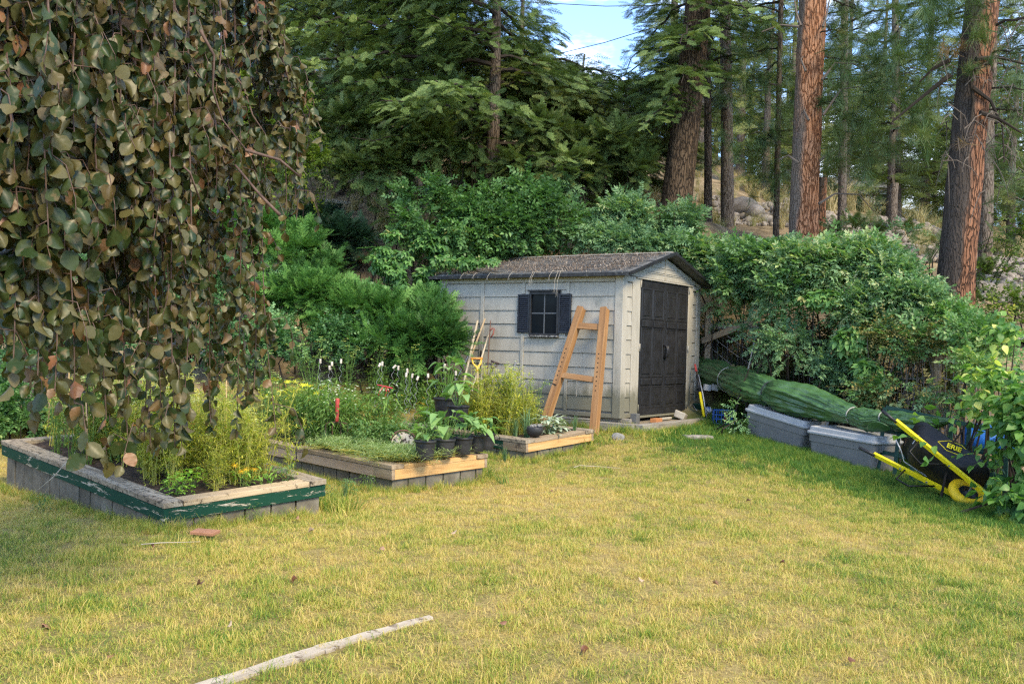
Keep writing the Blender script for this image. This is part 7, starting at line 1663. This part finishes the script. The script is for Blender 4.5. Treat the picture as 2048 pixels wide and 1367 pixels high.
def mk_grass(h=.34, n=46, m_=None):
    lf = Acc()
    for k in range(n):
        an = ru(0,6.28); p0 = np.array([ru(-.03,.03), ru(-.03,.03), 0]); d = np.array([math.cos(an), math.sin(an), 0])*ru(.02,.16); hh = h*ru(.6,1.1); q = [p0, p0+d*.35+np.array([0,0,hh*.65]), p0+d+np.array([0,0,hh*.95])]
        sd_ = np.array([-math.sin(an), math.cos(an), 0])*.0035; lf.add([q[0]-sd_, q[0]+sd_, q[1]-sd_, q[1]+sd_, q[2]-sd_*.3, q[2]+sd_*.3], [(0,1,3,2),(2,3,5,4)], t=random.random())
    return [('leaves', lf, m_ or M_SEDGE)]
def mk_trail():
    st, lf = Acc(), Acc()
    for k in range(14):
        an = ru(0,6.28); q = np.array([0,0,.03]); d = np.array([math.cos(an), math.sin(an), 0])
        for i in range(6):
            q2 = q+d*.035+np.array([ru(-.01,.01), ru(-.01,.01), ru(-.006,.012)]); stem(st, q, q2, .0016, random.random()); q = q2
            for _ in range(5): V, Fc = leaf_quads(ru(.018,.036), ru(.013,.020), 1, .3, .3); lf.add(V, Fc, rotm('Z', ru(0,6.28)) @ rotm('Y', ru(-.9,.2)), q+np.array([ru(-.02,.02), ru(-.02,.02), ru(0,.035)]), random.random())
    return [('stems', st, M_STEMY), ('leaves', lf, M_COS)]
KINDS = {}
def kind(nm, fn, k=3): KINDS[nm] = [plantmesh(fn()) for _ in range(k)]
kind('tall', lambda: mk_tall(.66, True, 2, 5, 15, 1.8), 5); kind('tallg', lambda: mk_tall(.62, False, 3), 3); kind('carrot', lambda: mk_tall(.40, True, None, 6, 40), 3); kind('nast', mk_nast, 3); kind('marigold', lambda: mk_daisy(M_ORANGE, .15, 5, 50, M_NAST), 2)
kind('calendula', lambda: mk_daisy(M_ORANGE, .36, 4, 46), 3); kind('yellow', lambda: mk_daisy(M_YELFL, .40, 4, 46), 2); kind('herb', lambda: mk_leafy(M_HERB, .30, 150, .055, .022, .16), 3); kind('white', lambda: mk_leafy(M_WISPG, .34, 200, .048, .013, .17, 6), 3)
kind('lime', lambda: mk_leafy(M_LIME, .14, 90, .034, .03, .11), 2); kind('grey', lambda: mk_leafy(M_GREYLF, .20, 70, .085, .045, .15), 2); kind('squash', mk_squash, 4); kind('chive', mk_grass, 2); kind('trail', mk_trail, 3); kind('bigleaf', lambda: mk_squash(22, .34, .13), 2)
def put(kd, pos, label, group=None, cat='plant', sc=1.0, name='garden_plant', tilt=.08):
    v = random.choice(KINDS[kd]); t = thing(name, label, cat, pos, (ru(-tilt,tilt), ru(-tilt,tilt), ru(0,6.28)), group); t.scale = (sc,)*3
    for nm, me in v: link(nm, me, t)['kind'] = 'stuff'
    return t
# green bed: B1(s along the left edge, r along the right edge)
def fill(Bf, kd, n, s0, s1, r0, r1, label, group, sc=(.8,1.2), **k):
    for _ in range(n): put(kd, Bf(ru(s0,s1), ru(r0,r1)), label, group, sc=ru(*sc), **k)
fill(B1, 'tall', 62, .3, 2.9, .25, 1.2, 'tall thin yellowing seed plant in the green bed', 'yellowing seed plants in the green bed', (.75,1.15))
fill(B1, 'carrot', 22, .25, 2.2, .35, 1.2, 'feathery yellow green plant in the front of the green bed', 'feathery yellow plants in the green bed', (.8,1.15))
fill(B1, 'tallg', 18, 1.5, 3.05, .15, 1.1, 'tall green seed plant at the back left of the green bed', 'tall green seed plants in the green bed', (.95,1.45))
fill(B1, 'nast', 24, 1.0, 2.6, .45, 1.15, 'nasturtium with round leaves and red flowers in the green bed', 'nasturtiums in the green bed', (.9,1.2))
fill(B1, 'yellow', 6, .6, 2.4, 1.0, 1.25, 'yellow daisy plant at the back of the green bed', 'yellow daisies at the back of the green bed', (1.1,1.4))
put('lime', B1(.30,.24), 'low lime green clump in the near corner of the green bed', sc=1.0); put('lime', B1(.42,.42), 'second low leafy clump near the front corner of the green bed', sc=1.1)
put('marigold', B1(.25,.78), 'left orange marigold near the front plank of the green bed', cat='flower', name='marigold'); put('marigold', B1(.20,.92), 'right orange marigold near the front plank of the green bed', cat='flower', name='marigold'); put('herb', B1(.2,1.08), 'small grey green seedling at the right end of the green bed', sc=.5)
# middle bed
fill(B2, 'trail', 44, .08, 1.35, .05, .6, 'low trailing herb with small pale leaves spilling over the middle bed edge', 'trailing herbs on the middle bed', (1.2,1.9), tilt=.02)
fill(B2, 'chive', 8, .9, 1.7, .25, .7, 'tuft of blue green spiky leaves in the middle bed', 'spiky tufts in the middle bed', (.45,.7))
fill(B2, 'white', 26, 1.2, 2.8, .2, 1.05, 'bushy plant with tiny whitish flowers in the middle bed', 'white flowered bushy plants in the middle bed', (1.1,1.75))
fill(B2, 'herb', 26, .4, 1.9, .4, 1.05, 'leafy green herb in the middle bed', 'leafy herbs in the middle bed', (.8,1.1))
fill(B2, 'calendula', 8, 1.3, 2.4, .75, 1.15, 'calendula with orange flowers behind the garden fork', 'orange calendulas of the middle bed', (1.0,1.2), cat='flower')
fill(B2, 'yellow', 10, 2.1, 2.8, .3, .8, 'tall yellow flowered plant at the back of the middle bed', 'yellow flowers at the back of the middle bed', (1.1,1.5), cat='flower')
fill(B2, 'squash', 3, .25, .7, .7, 1.0, 'broad leafed seedling behind the pots in the middle bed', 'broad leafed seedlings in the middle bed', (.7,.9))
for _ in range(34):
    t_ = random.random(); a_, b_ = W(480, 850, 12.0), W(900, 800, 13.7); q = a_.lerp(b_, t_)+Vector((ru(-.3,.3), ru(-.5,.4), 0)); put(random.choice(['herb','white','tallg','herb']), (q.x, q.y, gh(q.x, q.y)), 'leafy border plant growing between the beds and the low wall', 'border plants before the low wall', sc=ru(1.0,1.6), name='border_plant')
# farthest bed
fill(B3, 'tall', 12, .5, 1.25, .15, .6, 'dense yellow green seed plant in the farthest bed', 'yellow green plants of the farthest bed', (.95,1.15)); fill(B3, 'carrot', 20, .45, 1.25, .15, .6, 'bushy yellow green feathery plant in the farthest bed', 'yellow green plants of the farthest bed', (1.0,1.3))
fill(B3, 'tallg', 4, .45, .9, .5, .9, 'plant with pale yellow flower heads before the shed wall', 'pale flower heads before the shed wall', (.95,1.15)); fill(B3, 'nast', 7, .75, 1.4, .18, .5, 'nasturtium with orange red flowers in the farthest bed', 'nasturtiums in the farthest bed', (.8,1.1))
put('chive', B3(.28,.30), 'tall tuft of grey green blades left of the bowl', sc=1.05); put('chive', B3(.35,.18), 'low arching grass tuft left of the bowl', sc=.7); put('grey', B3(.22,.62), 'grey leaved sage clump right of the bowl', sc=1.15); put('grey', B3(.3,.78), 'second grey leaved sage clump nearer the shed ladder', sc=.95); put('chive', B3(.12,.95), 'thin dry grass tuft at the right end of the farthest bed', sc=.6)
fill(B3, 'herb', 18, 1.2, 2.9, .2, .9, 'leafy herb at the back of the farthest bed', 'herbs at the back of the farthest bed', (.8,1.2)); fill(B3, 'calendula', 9, 1.7, 2.7, .05, .35, 'orange calendula along the edge of the farthest bed', 'orange calendulas of the farthest bed', (.8,1.0), cat='flower')
fill(B3, 'white', 6, 1.7, 2.9, .3, 1.0, 'white flowered bushy plant in the farthest bed', 'white flowered plants of the farthest bed', (.8,1.1)); fill(B3, 'lime', 4, 2.0, 2.6, .3, .7, 'yellow lime leafy clump behind the calendulas', 'lime clumps behind the calendulas', (1.1,1.5))
for (q, r_, h_), kd, lb, s_ in zip(POTS, ('squash','squash','squash','squash','squash','bigleaf','squash'), ('small squash seedling in the first black pot', 'large squash seedling in the second black pot', 'squash seedling in the widest middle pot', 'squash seedling in the fourth black pot', 'squash seedling in the last black pot of the row', 'big leafed plant bushing out of the large black tub', 'broad leafed plant in the black pot behind'), (.9,1.5,1.1,1.2,1.0,1.35,1.4)):
    put(kd, (q.x, q.y, q.z+h_*.86), lb, sc=s_, name='potted_seedling')
# weeds and a long stalk in the lawn, hedge of weeds between the beds
for px, py, Y, kd, sc, lb in ((505,1040,7.3,'white',.45,'ferny green weed at the foot of the green bed front'),(655,965,8.4,'herb',.55,'leafy weed at the right corner of the green bed'),(700,975,8.8,'herb',.5,'leafy weed between the green bed and the middle bed'),(735,982,9.0,'white',.5,'feathery weed between the two nearer beds'),(85,968,7.6,'herb',.5,'weed at the left under the green bed blocks'),(690,985,8.7,'chive',.5,'grassy weed between the two nearer beds'),(1010,930,11.0,'chive',.5,'grass weed before the farthest bed corner')):
    q = W(px, py, Y); put(kd, (q.x, q.y, gh(q.x, q.y)), lb, sc=sc, name='weed', cat='weed')
for nm, pts, lb, m_ in (('stalk', [(150,905,6.9),(105,955,6.9),(62,990,6.95)], 'long pale bent stalk hanging off the left plank of the green bed', M_STEMY), ('stalk', [(282,1106,6.2),(320,1100,6.25),(400,1096,6.3)], 'long dry stalk lying in the grass below the green bed', M_STEMY), ('stalk', [(1148,938,10.4),(1160,930,10.5),(1240,937,10.4)], 'thin dry stick on the lawn before the farthest bed', M_STEMY)):
    q = [W(*a) for a in pts]
    for k, x in enumerate(q): x.z = max(x.z, gh(x.x, x.y)+.045)
    o = MB().tube([x-q[0] for x in q], [.004,.0035,.0015], 5).build(nm, M_ASH, None, smooth=True); o.location = q[0]; tag(o, lb, 'stalk')
